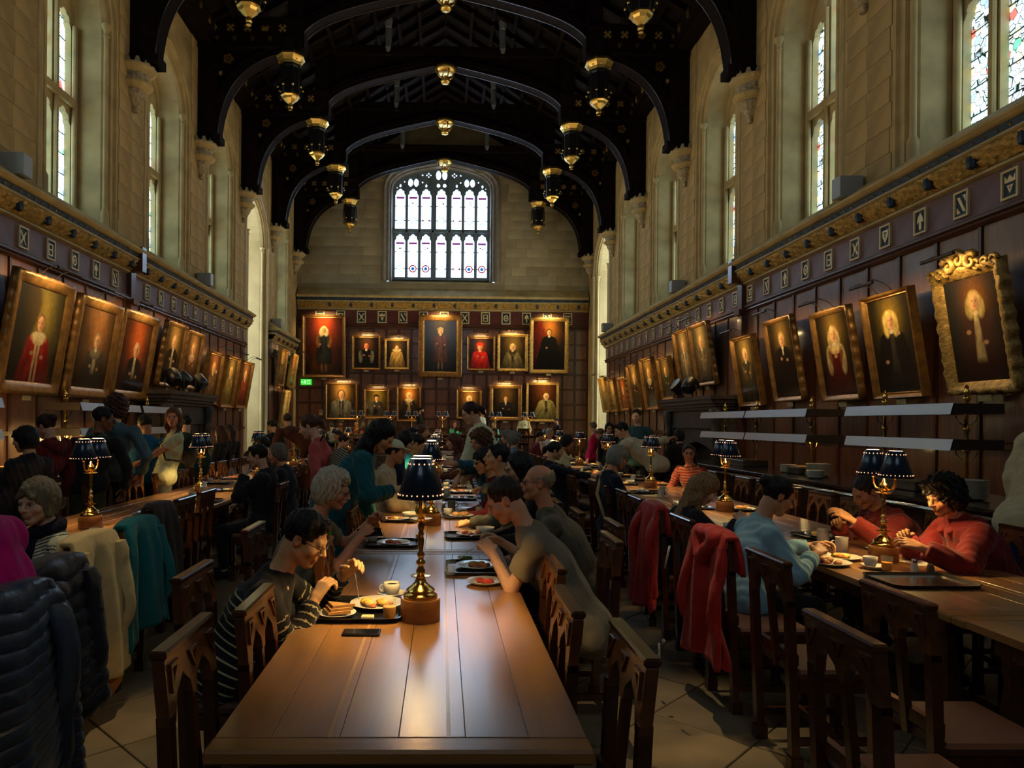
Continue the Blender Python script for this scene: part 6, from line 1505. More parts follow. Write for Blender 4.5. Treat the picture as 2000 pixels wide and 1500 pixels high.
    if strap:
        m = MB(); P0 = lambda p: tuple(p - hips); sd = strap[0]; m.tube([P0(neckb + rt * sd * .09 + up * .0 + fw_ * .06), P0(neckb + rt * sd * .10 + up * .005 - fw_ * .03), P0(chest - fw_ * (.145 + g) + rt * sd * .0), P0(hips - fw_ * (.12 + g) - rt * sd * .14)], .02, 6, flat=.3); m.build('bag_strap', cloth('strap%d' % strap[1][0], strap[1]), o, True)
    if scarf:
        m = SDF(); 
        for a in np.linspace(0, 2 * PI, 9)[:-1]:
            a2 = a + 2 * PI / 8; pp = lambda a_: neckb + rt * .075 * math.cos(a_) + fw_ * (.06 * math.sin(a_) + .015) + up * (.025 - .02 * math.sin(a_))
            m.cone(pp(a), pp(a2), .036, .036, .02)
        m.cone(neckb + fw_ * .08 - up * .02, chest + fw_ * .15 + rt * .03, .036, .04, .02); m.cone(chest + fw_ * .15 + rt * .03, hips + fw_ * .16 + up * .08, .038, .03, .02)
        kid('scarf', m, M('cloth scarf', L(scarf), .8, bump=(70, .5, .003), var=(70, .9), spec=.2), .010, fold)
    if bag:
        m = SDF(); c = chest - fw_ * (.20) - up * .04; m.ell(c, (.14, .09, .20), .03, 0, T3); b = kid('backpack', m, cloth('backpack%d' % bag[0], bag), .014, fold)
        m = MB(); P0 = lambda p: tuple(p - hips)
        for sd in (-1, 1): m.tube([P0(chest - fw_ * .16 + rt * sd * .10 + up * .12), P0(sh[0 if sd < 0 else 1] * .55 + neckb * .45 + up * .045), P0(chest + fw_ * .135 + rt * sd * .11 + up * .05), P0(chest + fw_ * .10 + rt * sd * .15 - up * .12), P0(chest - fw_ * .12 + rt * sd * .13 - up * .15)], .017, 6, flat=.3)
        m.build('backpack_strap', cloth('backpack%d' % bag[0], bag), o, True)
    return o
# ================= tables, lamps, chairs =================
for k in range(7):
    make_table(-.62, .41, 1.88 + 2.905 * k, 1.88 + 2.905 * (k + 1) - .006, ['long oak table nearest the viewer, its bare end in the foreground', 'centre row oak table behind the nearest one', 'centre row oak table, third from the viewer', 'centre row oak table, fourth from the viewer', 'centre row oak table, fifth from the viewer', 'centre row oak table, sixth from the viewer', 'centre row oak table, farthest, before the dais'][k], 'refectory tables of the centre row')
for k in range(8):
    make_table(-3.36, -2.34, 1.85 + 2.62 * k, 1.85 + 2.62 * (k + 1) - .006, 'left row oak table, number %s from the near end' % ('one two three four five six seven eight'.split()[k]), 'refectory tables of the left row')
for k in range(8):
    make_table(2.36, 3.40, .64 + 2.6 * k, .64 + 2.6 * (k + 1) - .006, 'right row oak table, number %s from the near end' % ('one two three four five six seven eight'.split()[k]), 'refectory tables of the right row')
make_table(-4.3, 4.3, 26.3, 27.2, 'high table standing crosswise on the dais', 'high table', .45, axis='x')
OR = 'first second third fourth fifth sixth seventh eighth ninth tenth'.split()
for k in range(6): lamp(-.09, 3.14 + 2.92 * k, 'twin shaded brass lamp on the centre tables, %s from the viewer' % OR[k], 'twin shaded brass lamps on the centre tables')
for k in range(7): lamp(-2.83, 5.78 + 2.62 * k, 'twin shaded brass lamp on the left tables, %s from the viewer' % OR[k], 'twin shaded brass lamps on the left tables')
for k in range(7): lamp(2.86 + .01 * k, 4.54 + 2.6 * k, 'twin shaded brass lamp on the right tables, %s from the viewer' % OR[k], 'twin shaded brass lamps on the right tables')
for k, x in enumerate((-3.2, -1.95, -1.15, .0, 2.0, 3.25)): lamp(x, 26.75, 'twin shaded brass lamp on the high table, %s along it' % OR[k], 'lamps on the high table', z=1.20, rz=PI / 2, s=1.2)
# chairs: (x of the back, y) ; the seat origin sits .245 in front
ORD = 'nearest second third fourth fifth sixth seventh eighth ninth tenth eleventh twelfth thirteenth fourteenth fifteenth sixteenth seventeenth eighteenth nineteenth twentieth twenty-first twenty-second twenty-third twenty-fourth twenty-fifth twenty-sixth twenty-seventh twenty-eighth twenty-ninth thirtieth'.split()
def crow(lst, face, row, grp):
    for k, (x, y) in enumerate(lst):
        lb = 'carved oak chair %s, %s from the viewer' % (row, ORD[k])
        chair(x + (.245 if face == 'r' else -.245), y, -90 if face == 'r' else 90, lb, grp)
CL = [(-.77, 2.17), (-.67, 2.60), (-1.06, 3.08), (-.62, 3.78), (-1.14, 4.36), (-.66, 5.3), (-.7, 6.1), (-1.0, 7.35), (-.95, 8.15), (-.9, 8.8), (-.9, 9.45)] + [(-.78 - .1 * (k % 3 == 0), 10.1 + .62 * k) for k in range(18)]
CR = [(.57, 2.12), (.46, 2.60), (.52, 3.30), (.96, 4.02), (1.12, 4.62), (1.0, 5.25), (.95, 5.9), (.98, 6.6), (1.0, 7.2), (.75, 8.5), (.95, 9.2)] + [(.72 + .12 * (k % 4 == 0), 9.85 + .62 * k) for k in range(18)]
crow(CL, 'r', 'on the left side of the centre table', 'carved chairs left of the centre tables'); crow(CR, 'l', 'on the right side of the centre table', 'carved chairs right of the centre tables')
LR = [(-1.56, 2.55), (-1.70, 3.12), (-1.90, 3.86), (-1.90, 4.46), (-2.10, 5.30), (-2.14, 5.95), (-2.16, 6.55), (-1.66, 7.42), (-1.85, 8.8)] + [(-2.12, 9.5 + .64 * k) for k in range(20)]
LL = [(-3.6, 4.75), (-3.55, 5.42), (-3.5, 6.3), (-3.62, 7.45), (-3.5, 8.15), (-3.45, 8.78), (-3.42, 9.42), (-3.45, 10.05)] + [(-3.5, 10.75 + .64 * k) for k in range(18)]
RL = [(1.29, 2.25), (1.77, 2.72), (1.62, 3.48), (1.62, 4.15), (1.68, 4.9), (1.66, 5.52), (1.72, 6.22), (1.76, 6.85), (1.72, 7.50), (1.74, 8.10), (1.60, 8.75), (1.72, 9.4)] + [(1.9, 10.05 + .64 * k) for k in range(18)]
RR = [(3.62, 2.5), (3.58, 3.7), (3.72, 4.45), (3.74, 5.2), (3.62, 6.15), (3.64, 6.75), (3.66, 7.4), (3.7, 8.05), (3.72, 8.7), (3.74, 9.8), (3.74, 10.5)] + [(3.72, 11.2 + .64 * k) for k in range(17)]
crow(LR, 'l', 'on the right side of the left table', 'carved chairs right of the left tables'); crow(LL, 'r', 'on the left side of the left table', 'carved chairs left of the left tables')
crow(RL, 'r', 'on the left side of the right table', 'carved chairs left of the right tables'); crow(RR, 'l', 'on the right side of the right table', 'carved chairs right of the right tables')
for k in range(15):
    o = chair(-4.0 + .58 * k, 26.1, 0, 'carved chair backing the hall at the high table, %s from its left end' % ORD[k].replace('nearest', 'first'), 'chairs at the high table'); o.location.z = .45
# ================= coats =================
REDC = cloth('red coat', (146, 26, 14), .6); PUF = cloth('slate puffer', (46, 54, 68), .34); BEI = cloth('beige fleece', (178, 150, 104), .95); TEA = cloth('teal wool', (4, 84, 86), .9)
drape('red_jacket', 1.62 + .245, 4.15, -90, REDC, 'bright red hooded jacket with a white drawcord on a chair of the right table', w=.50, out=.74, flare=1.35, hood=True, seed=3, sl=.66)
drape('red_jacket', 1.66 + .245, 5.52, -90, REDC, 'red jacket on a chair back behind the hooded one', w=.48, out=.80, flare=1.45, seed=5, fold=.04, sl=.6)
o = drape('cream_coat', -1.90 - .245, 3.86, 90, BEI, 'beige fleece coat on the chair of the scarfed woman', w=.52, out=.78, flare=1.25, seed=8, sl=.60)
drape('teal_coat', -1.90 - .245, 4.46, 90, TEA, 'dark teal wool coat on a chair back next to the beige one', w=.50, out=.70, flare=1.35, seed=9, fold=.045, sleeves=(0, 1))
drape('brown_coat', -2.10 - .245, 5.30, 90, cloth('dark brown', (40, 28, 18)), 'dark brown coat on a chair back beyond the teal one', w=.44, out=.74, seed=10, sleeves=(1, 0))
drape('puffer_jacket', -1.56 - .245, 2.55, 90, PUF, 'shiny slate blue quilted puffer jacket over the nearest left chair', w=.56, out=.86, flare=1.3, seed=12, quilt=.062, thick=.045, fold=.02, sl=.75)
drape('dark_jacket', -1.70 - .245, 3.12, 90, cloth('charcoal quilt', (22, 20, 30), .45), 'charcoal quilted jacket between the puffer and the beige coat', w=.46, out=.70, seed=14, quilt=.08, thick=.04, fold=.02)
drape('blue_jacket', 1.0 - .245, 7.2, 90, cloth('azure jacket', (4, 88, 130), .6), 'bright blue jacket on a chair right of the centre row', w=.42, out=.78, seed=16)
drape('black_coat', .75 - .245, 8.5, 90, cloth('black coat', (12, 13, 18), .6), 'black coat on a chair right of the centre row, beyond the blue one', w=.44, out=.7, seed=17)
drape('cream_jumper', 3.74 - .245, 10.5, 90, cloth('cream', (190, 160, 110)), 'cream jumper on a chair beside the man in red stripes', w=.4, out=.4, seed=18, sleeves=(0, 0))
m = MB(); m.tube([(1.30, 4.02, .93), (1.285, 4.02, .86), (1.28, 4.04, .80)], .006, 6); o = m.build('drawcord', M('white cord', (.75, .7, .6), .6), bpy.data.objects['red_jacket'], True); o.matrix_parent_inverse = (Matrix.Translation((1.865, 4.15, 0)) @ Matrix.Rotation(R(-90), 4, 'Z')).inverted()
m = MB(); m.tube([(1.30, 4.20, .32), (1.305, 4.20, .24), (1.30, 4.20, .16)], .005, 6); m.lathe([(0, -.012), (.012, 0), (0, .012)], (1.30, 4.2, .25), 8); m.lathe([(0, -.014), (.014, 0), (0, .014)], (1.28, 4.05, .38), 8); o = m.build('drawcord', MATS['white cord'], bpy.data.objects['red_jacket'], True); o.matrix_parent_inverse = (Matrix.Translation((1.865, 4.15, 0)) @ Matrix.Rotation(R(-90), 4, 'Z')).inverted()
# mustard rucksack and white bag on the floor at the left
def floor_bag(x, y, d, mat, label, name='rucksack'):
    S = SDF(); S.ell((x, y, d[2]), d, .03); S.ell((x, y - d[1] * .7, d[2] * .7), (d[0] * .7, d[1] * .5, d[2] * .5), .03)
    v, q, r_, t_ = S.mesh(.016, lambda X, Y, Z: .004 * np.sin(X * 40 + Z * 30) * np.sin(Y * 35)); o = fast_mesh(name, v - np.array((x, y, 0)), q, mat); o.location = (x, y, 0); tag(o, label, 'bag')
    m = MB(); m.tube([(-.05, 0, 2 * d[2] - .02), (-.03, 0, 2 * d[2] + .05), (.03, 0, 2 * d[2] + .05), (.05, 0, 2 * d[2] - .02)], .01, 6); m.build('handle', mat, o, True); return o
floor_bag(-2.0, 4.05, (.20, .14, .20), cloth('mustard', (140, 90, 20)), 'mustard rucksack on the floor under the beige coat')
floor_bag(-1.92, 3.28, (.18, .10, .05), cloth('pale bag', (120, 112, 96)), 'flat pale bag lying on the floor behind the puffer jacket', 'cloth_bag')
floor_bag(3.72, 3.75, (.17, .17, .14), cloth('red pack', (170, 30, 16)), 'red backpack with black straps at the right edge of the picture').location.z = .49
# ================= things on the tables =================
TZ = .7505
tray('tray', -.38, 3.27, TZ, 0, 'black breakfast tray of the man in the striped jumper', 'tray', w=.42, d=.42)
zt = TZ + .006
plate('plate', -.30, 3.34, zt, 0, 'large white plate of eggs and bacon on the nearest tray', 'plate', r=.125)
food(-.30, 3.34, zt + .01, [('egg', 5, .026), ('bean', 6, .016), ('potato', 3, .024), ('meat', 3, .018)], 'scrambled egg and bacon on the plate of the nearest diner', 1, .07)
plate('plate', -.46, 3.16, zt, 0, 'side plate with toast on the nearest tray', 'plate', r=.085)
t_ = MB()
for k in range(3): t_.plate([(-.05, -.045), (.05, -.045), (-.05, .05)], [], .008 + k * .0, .02, lambda u, v, d: (u + .012 * k, v + .008 * k, d + .012 * k))
o = t_.build('toast', M('food toast', FOODC['toast'], .7, var=(30, .3))); o.location = (-.46, 3.16, zt + .012); o.rotation_euler = (0, 0, .4); tag(o, 'triangles of toast on the side plate of the nearest tray', 'food')
tumbler('glass', -.225, 3.12, zt, 0, 'glass of orange juice on the nearest tray', 'glass', fill='j', r=.032, h=.095)
plate('saucer', -.245, 3.555, TZ, 0, 'saucer behind the nearest tray', 'saucer', r=.072); cup('coffee_cup', -.245, 3.555, TZ + .009, PI, 'white coffee cup on a saucer behind the nearest tray', 'cup')
o = MB().bbox((0, 0, .008), (.055, .04, .016), .003).build('butter_packet', M('butter wrap', (.7, .6, .35), .4)); o.location = (-.32, 3.12, zt); tag(o, 'small gold butter portion on the nearest tray', 'packet')
o = MB().bbox((0, 0, .005), (.155, .078, .0095), .004).build('phone', BLACK); o.location = (-.325, 2.925, TZ); tag(o, 'black phone lying on the bare table in front of the nearest tray', 'phone')
MB().bb((-.070, -.034, .0098), (.070, .034, .0104)).build('screen', M('phone screen', (.01, .01, .012), .04, coat=1), o)
# right of the first lamp
tray('tray', .20, 4.22, TZ, 0, 'black tray with curry plate in front of the man in the grey shirt', 'tray', w=.36, d=.40)
plate('plate', .21, 4.24, zt, 0, 'white plate of beans and bacon in front of the man in grey', 'plate', r=.125); food(.23, 4.22, zt + .01, [('meat', 4, .02), ('bean', 6, .02), ('toast', 2, .03)], 'bacon and beans on the plate of the man in the grey shirt', 2, .06)
tumbler('glass', .05, 4.02, zt, 0, 'glass of water on the tray of the man in grey', 'glass', fill='w', r=.035, h=.085)
o = MB().bbox((0, 0, .015), (.09, .03, .03), .008).build('cucumber', M('food green', FOODC['green'], .4)); o.location = (.15, 4.46, zt); o.name = 'vegetable_piece'; tag(o, 'green vegetable wrap at the back of the tray by the grey shirted man', 'food')
plate('plate', .235, 3.84, TZ, 0, 'small plate of red fruit on the bare table right of the first lamp', 'plate', r=.10); food(.235, 3.84, TZ + .01, [('fruit', 5, .022)], 'pieces of red fruit on the small plate right of the first lamp', 3, .035)
def setting(x, y, who, k, tr=1, cupside=-1, gl=1):
    """a loosely laid place: tray, plate, food, cup, glass, cutlery"""
    random.seed(k * 13 + 1); j = lambda a: random.uniform(-a, a)
    z = TZ
    if tr: tray('tray', x, y, TZ, j(.12), 'black tray ' + who, 'tray', w=.40, d=.32); z = zt
    px, py = x + j(.03), y + j(.03)
    plate('plate', px, py, z, 0, 'dinner plate ' + who, 'plate', r=.12)
    it = [[('egg', 3, .024), ('bean', 5, .015), ('meat', 2, .026)], [('potato', 4, .028), ('meat', 3, .022), ('green', 3, .015)], [('salmon', 4, .028), ('cream', 2, .02)], [('fruit', 5, .018), ('melon', 4, .022), ('green', 2, .014)], [('pancake', 3, .036), ('cream', 2, .018)]][k % 5]
    food(px, py, z + .01, it, '%s on the plate %s' % (['egg and beans', 'potatoes and meat', 'pink salmon', 'cut fruit', 'pancakes'][k % 5], who), k)
    fork('fork' if k % 2 else 'knife', px + .02, py - .03, z + .016, j(3), ('fork' if k % 2 else 'knife') + ' on the plate ' + who, 'cutlery', kind='fork' if k % 2 else 'knife')
    if k % 3 != 2: (cup if k % 2 else mug)('cup' if k % 2 else 'mug', x + cupside * .14, y + .10, z, j(3), ('cup ' if k % 2 else 'mug ') + who, 'cup')
    if gl and k % 2: tumbler('glass', x - cupside * .15, y + .09, z, 0, ('juice glass ' if k % 4 == 1 else 'water glass ') + who, 'glass', fill='j' if k % 4 == 1 else 'w')
    if k % 3 == 2: bowl('bowl', x + .12, y + .1, z, 0, 'white bowl ' + who, 'bowl')
setting(-.36, 5.06, 'before the white haired man', 3, gl=0)
tumbler('glass', -.21, 5.36, TZ, 0, 'glass of water beside the white haired man', 'glass', fill='w', r=.035, h=.085); tumbler('glass', -.16, 5.22, TZ, 0, 'half full juice glass beside the white haired man', 'glass', fill='j', r=.032, h=.085)
setting(-.40, 6.30, 'before the woman in the teal coat', 5); setting(.22, 5.42, 'opposite the white haired man', 2); setting(.20, 6.55, 'before the man with the green lanyard', 9)
plate('plate', .27, 7.06, TZ, 0, 'plate with crossed knife right of the second lamp', 'plate', r=.115); fork('knife', .27, 7.06, TZ + .02, .4, 'knife across the plate right of the second lamp', 'cutlery', kind='knife')
mug('mug', .10, 7.15, TZ, 0, 'grey mug right of the second lamp', 'cup', c='g'); o = shaker('pepper_mill', .02, 7.0, TZ, 0, 'dark pepper mill beside the grey mug', 'shaker', c='pepper')
o = MB().bbox((0, 0, .005), (.15, .075, .009), .003).build('phone', BLACK); o.location = (-.38, 7.35, TZ); o.rotation_euler = (0, 0, .5); tag(o, 'phone with a red case lying left of the second lamp', 'phone')
k = 10
for i, y in enumerate(np.arange(8.0, 20.5, .72)):
    for s_ in (-1, 1):
        if (i + s_) % 5 == 0: continue
        k += 1; setting((-.36 if s_ < 0 else .20) , float(y) + .1 * s_, '%s centre row, %s far place' % ('left' if s_ < 0 else 'right', ORD[i].replace('nearest', 'first')), k)
# right table
plate('plate', 2.44, 4.42, TZ, 0, 'big plate of fried breakfast before the woman in the pale blue shirt', 'plate', r=.13); food(2.44, 4.42, TZ + .01, [('pancake', 4, .034), ('meat', 4, .03), ('bean', 3, .02)], 'fried breakfast before the woman in the pale blue shirt', 21, .07)
plate('plate', 2.62, 4.60, TZ, 0, 'plate of cut melon behind the fried breakfast', 'plate', r=.12); food(2.62, 4.60, TZ + .01, [('egg', 3, .026), ('melon', 3, .026)], 'cut melon and egg on the second plate of the blue shirted woman', 22, .04)
plate('saucer', 2.65, 4.30, TZ, 0, 'saucer in front of the near right lamp', 'saucer', r=.075); cup('cup', 2.64, 4.32, TZ + .01, 2.5, 'white cup on the saucer in front of the near right lamp', 'cup')
tumbler('glass', 2.68, 4.22, TZ, 0, 'glass of orange juice in front of the near right lamp', 'glass', fill='j', r=.034, h=.09)
shaker('salt_shaker', 2.82, 4.18, TZ, 0, 'salt shaker with chrome lid beside the near right lamp', 'shaker', c='salt'); shaker('pepper_shaker', 2.89, 4.14, TZ, 0, 'pepper shaker with chrome lid beside the salt', 'shaker', c='pepper')
mug('mug', 2.78, 4.88, TZ, 2.8, 'white mug left of the near right lamp, the nearer of two', 'cup', r=.042, h=.10); mug('mug', 2.85, 5.25, TZ, 0, 'white mug with handle toward the red jacketed man', 'cup', r=.042, h=.10)
tray('tray', 2.99, 5.50, TZ, .1, 'black tray of the red jacketed man behind the lamp', 'tray', w=.42, d=.34); plate('plate', 2.97, 5.48, zt, 0, 'plate with a bread roll before the red jacketed man', 'plate', r=.13); food(2.92, 5.50, zt + .012, [('potato', 1, .05), ('meat', 2, .02), ('cream', 1, .018)], 'bread roll on the plate of the red jacketed man', 23, .03)
plate('plate', 3.10, 4.90, TZ, 0, 'plate with a strip of bacon before the woman in dark red', 'plate', r=.125); food(3.10, 4.90, TZ + .01, [('meat', 3, .026)], 'bacon on the plate of the woman in dark red', 24, .03); fork('fork', 3.0, 4.86, TZ + .03, .8, 'fork on the plate of the woman in dark red', 'cutlery', kind='fork')
o = MB().bb((-.11, -.08, 0), (.11, .08, .0012)).build('paper_sheet', M('white paper', (.8, .76, .66), .6)); o.location = (3.08, 4.48, TZ); o.rotation_euler = (0, 0, .15); tag(o, 'white paper sheet before the woman in dark red', 'paper')
tray('tray', 2.68, 3.92, TZ, .0, 'empty black tray at the near end of the right table', 'tray', w=.50, d=.36)
setting(2.50, 5.70, 'before the long haired woman', 31); setting(2.62, 7.35, 'left of the second right lamp', 33); setting(3.12, 7.2, 'right of the second right lamp', 34)
tray('tray', 2.62, 9.0, TZ, 0, 'tray of crumpled napkins before the grey haired woman', 'tray', w=.42, d=.34); food(2.58, 9.0, zt + .005, [('cream', 5, .04)], 'crumpled white napkins on the tray before the grey haired woman', 35, .07); mug('mug', 2.78, 8.9, zt, 0, 'mug at the corner of the napkin tray', 'cup')
mug('mug', 2.62, 8.45, TZ, 0, 'white mug in front of the napkin tray', 'cup')
k = 40
for i, y in enumerate(np.arange(10.2, 20, .78)):
    for s_ in (-1, 1):
        if (i + s_) % 4 == 0: continue
        k += 1; setting(2.62 if s_ < 0 else 3.14, float(y), 'right row, %s side, %s far place' % ('left' if s_ < 0 else 'right', ORD[i].replace('nearest', 'first')), k)
# left table
plate('saucer', -2.52, 5.22, TZ, 0, 'saucer at the near end of the left table', 'saucer', r=.08); mug('mug', -2.52, 5.22, TZ + .01, 0, 'pale green mug on the saucer at the near end of the left table', 'cup', r=.044, h=.07)
fork('knife', -2.38, 5.3, TZ + .01, .5, 'knife beside the pale green mug', 'cutlery', kind='knife')
setting(-2.62, 6.62, 'on the left table beyond the first lamp', 51, gl=0); bottle('water_bottle', -2.70, 8.1, TZ, 0, 'half empty plastic water bottle with blue cap on the left table', 'bottle', h=.2)
setting(-2.58, 7.7, 'before the man who is drinking', 52, gl=0); setting(-2.60, 8.9, 'before the man in the dark jacket', 53)
k = 60
for i, y in enumerate(np.arange(9.9, 20, .8)):
    for s_ in (-1, 1):
        if (i + s_) % 4 == 1: continue
        k += 1; setting(-3.1 if s_ < 0 else -2.6, float(y), 'left row, %s side, %s far place' % ('left' if s_ < 0 else 'right', ORD[i].replace('nearest', 'first')), k)
# ================= the diners =================
# near group at the centre table
BK = (12, 11, 12)
person('young man with black hair and glasses in a navy jumper with white stripes, eating', (-0.588, 3.100, 1.116), (-.92, 3.06), yaw=-90, hyaw=-98, hpitch=30, skin='asian', hair=('short', (12, 11, 12)), glasses=True, res=.68, hands=[(-0.455, 3.340, 0.905), (-0.553, 3.120, 0.839)], top=('stripe navy', (10, 11, 16)), stripes=(29, .20, L((205, 192, 150)), .13), curl=.75, palmn=[None, (0, 0, -1)])
person('white haired man with moustache, glasses and grey T shirt, eating', (-0.667, 4.400, 1.205), (-.98, 4.36), yaw=-88, hyaw=-96, hpitch=18, skin='ruddy', hair=('white', (196, 184, 158)), glasses=True, moust=(200, 190, 165), res=.75, sleeve='short', hands=[(-0.466, 4.620, 0.970), (-0.503, 4.320, 0.913)], top=('grey tee', (104, 98, 78)), lanyard=(60, 130, 30), fat=1.15, curl=.8)
person('man with cropped brown hair in a grey T shirt bending over his plate', (0.336, 3.800, 1.213), (.80, 3.72), yaw=85, hyaw=82, hpitch=32, skin='light', hair=('crop', (44, 30, 20)), res=.7, sleeve='short', hands=[(0.279, 3.860, 0.908), (0.378, 4.250, 0.898)], top=('taupe tee', (100, 92, 76)), curl=.7)
person('bald man with round glasses and checked shirt looking across the table', (0.622, 4.600, 1.239), (.96, 4.60), yaw=80, hyaw=86, hpitch=-2, skin='ruddy', hair=('fringe', (160, 140, 110)), glasses=True, moust=(150, 130, 110), res=.8, top=('check shirt', (70, 66, 54)), lanyard=(70, 150, 30), fat=1.15)
person('dark haired woman with glasses half hidden behind the bald man', (0.564, 5.250, 1.287), (.88, 5.28), yaw=90, hyaw=95, hair=('long', BK), skin='asian', glasses=True, res=1.0, top=('black knit', (16, 14, 16)), female=True)
person('black haired man with a green lanyard looking to the left', (0.462, 6.000, 1.333), (.80, 5.95), yaw=85, hyaw=98, hpitch=-3, hair=('short', BK), skin='asian', res=.9, top=('grey cardigan', (58, 62, 54)), lanyard=(110, 180, 40), hands=[None, (0.299, 7.000, 0.945)], jacket=.008)
person('dark haired diner with glasses behind the man with the green lanyard', (0.401, 6.800, 1.259), (.84, 6.85), yaw=90, hyaw=110, hpitch=15, hair=('bob', (20, 16, 16)), skin='asian', glasses=True, res=1.1, top=('maroon', (70, 12, 18)), female=True)
person('woman with curly brown hair in a teal top reaching across the table', (0.399, 7.450, 1.429), (.88, 7.5), yaw=88, hyaw=120, hpitch=15, hair=('curly', (96, 62, 36)), skin='ruddy', res=1.0, top=('petrol', (6, 62, 84)), hands=[(0.083, 6.900, 1.227), (0.112, 7.100, 1.113)], female=True, curl=.1)
person('woman in a white jumper standing at the right of the centre table', (0.311, 8.000, 1.737), (.62, 8.0), yaw=60, hyaw=95, hpitch=25, sit=False, hair=('pony', (50, 28, 24)), skin='light', glasses=True, res=1.0, top=('white jumper', (190, 176, 140)), legs=('dark jean', (18, 20, 30)), hands=[(.18, 7.7, 1.02), (.3, 8.2, 1.0)], female=True, jacket=.012)
person('woman with long black hair and long teal coat leaning over the table', (-0.467, 5.600, 1.518), (-.86, 5.52), yaw=-80, hyaw=-100, hpitch=40, sit=False, hair=('long', (10, 9, 11)), skin='asian', res=.85, top=('teal coat', (4, 66, 72)), coat=True, hands=[None, (-0.375, 5.500, 1.093)], female=True, jacket=.015, strap=(-1, (150, 120, 80)))
person('man in a beige baseball cap and beige jacket facing the lamp', (-0.468, 7.100, 1.328), (-.90, 7.2), yaw=-85, hyaw=-92, hpitch=8, hair=('crop', BK), skin='tan', cap=(205, 186, 142), res=.95, top=('beige jacket', (150, 134, 104)), jacket=.018)
person('black haired diner behind the man in the cap', (-0.412, 8.100, 1.393), (-.72, 8.15), yaw=-90, hyaw=-100, hpitch=20, hair=('full', BK), skin='asian', res=1.1, top=('navy', (14, 20, 34)))
person('woman in a bright cyan top bending forward at the centre table', (-0.323, 9.400, 1.345), (-.78, 9.5), yaw=-90, hyaw=-90, hpitch=35, hair=('bun', BK), skin='asian', res=1.2, top=('cyan', (20, 140, 160)), hands=[None, (-.5, 9.2, .85)], female=True)
# left side
person('grey haired woman with a dark scarf and striped top looking away to the left', (-2.198, 3.900, 1.177), (-2.02, 3.92), yaw=130, hyaw=168, hpitch=10, skin='pale', hair=('bob', (120, 108, 84)), res=.75, top=('stripe ecru', (196, 184, 146)), stripes=(56, .32, L((26, 24, 28))), scarf=(36, 34, 50), female=True)
person('person in a bright magenta top at the left edge of the picture', (-1.82, 2.68, 1.40), (-1.63, 2.62), yaw=95, hyaw=120, hair=('full', (60, 40, 30)), res=1.1, top=('magenta', (188, 0, 96)), female=True, jacket=.02, fat=1.25, s=1.05)
person('woman with straight black hair and black coat standing at the left edge', (-3.720, 6.400, 1.440), (-3.82, 6.3), yaw=70, hyaw=90, sit=False, hair=('bob', (8, 9, 12)), skin='asian', res=1.0, top=('black coat', (14, 16, 22)), coat=True, female=True, jacket=.015, s=.94)
person('brown haired person in a maroon hoodie queueing behind the black haired woman', (-3.928, 7.100, 1.554), (-4.0, 7.0), yaw=60, hyaw=80, hpitch=20, sit=False, hair=('bun', (44, 24, 18)), skin='light', res=1.0, top=('maroon hoodie', (82, 18, 14)), hood=True, female=True, jacket=.015, s=.97)
person('black haired man with glasses and yellow collar standing with his back turned', (-3.494, 7.400, 1.631), (-3.66, 7.4), yaw=15, hyaw=-60, sit=False, hair=('short', BK), skin='brown', glasses=True, res=.9, top=('black jumper', (16, 20, 20)), legs=('olive', (52, 48, 22)), lanyard=(150, 130, 30), s=1.04)
person('tall man with curly brown hair in a denim blue shirt', (-3.636, 8.000, 1.758), (-3.72, 8.05), yaw=10, hyaw=20, sit=False, hair=('curly', (70, 38, 24)), skin='light', res=.95, top=('denim shirt', (62, 84, 92)), s=1.12)
person('man with cropped hair in a blue T shirt at the serving counter', (-3.745, 9.000, 1.573), (-3.80, 9.0), yaw=20, hyaw=60, hpitch=20, sit=False, hair=('crop', (34, 28, 24)), skin='tan', sleeve='short', res=1.0, top=('blue tee', (24, 84, 122)), hands=[(-4.3, 9.3, 1.05), None])
person('smiling woman with long hair, white T shirt and rucksack straps', (-3.312, 8.800, 1.659), (-3.42, 8.82), yaw=120, hyaw=-170, hpitch=0, sit=False, hair=('long', (92, 56, 36)), skin='ruddy', sleeve='short', res=.9, top=('white tee', (190, 172, 130)), bag=(24, 26, 24), hands=[(-3.78, 8.55, 1.0), (-3.85, 8.8, 1.0)], female=True, legs=('grey jean', (60, 62, 60)))
person('man in a dark green jacket partly behind the woman with the rucksack', (-3.593, 10.000, 1.587), (-3.62, 10.0), yaw=20, hyaw=40, sit=False, hair=('short', (20, 16, 14)), res=1.2, top=('dark green', (24, 42, 32)), jacket=.015)
person('brown haired woman in black at the counter by the left chimneypiece', (-3.667, 11.800, 1.425), (-3.85, 11.8), yaw=70, hyaw=60, hpitch=10, sit=False, hair=('long', (64, 36, 24)), res=1.3, top=('black', (14, 14, 16)), female=True, s=.93)
person('second dark haired woman by the left chimneypiece', (-3.823, 12.800, 1.438), (-3.95, 12.8), yaw=60, hyaw=60, sit=False, hair=('long', (50, 28, 20)), res=1.4, top=('charcoal', (30, 28, 30)), female=True, s=.93)
person('woman in a pink shirt standing in the left aisle, looking down', (-1.411, 7.500, 1.574), (-1.22, 7.5), yaw=80, hyaw=88, hpitch=25, sit=False, hair=('pony', (84, 52, 34)), skin='pale', res=.85, top=('pink shirt', (150, 62, 56)), legs=('black', (14, 14, 18)), hands=[(-1.304, 7.400, 1.256), None], female=True)
S_ = SDF(); S_.ell((-1.06, 7.42, 1.12), (.13, .13, .23), .03); v, q, r_, t_ = S_.mesh(.014)
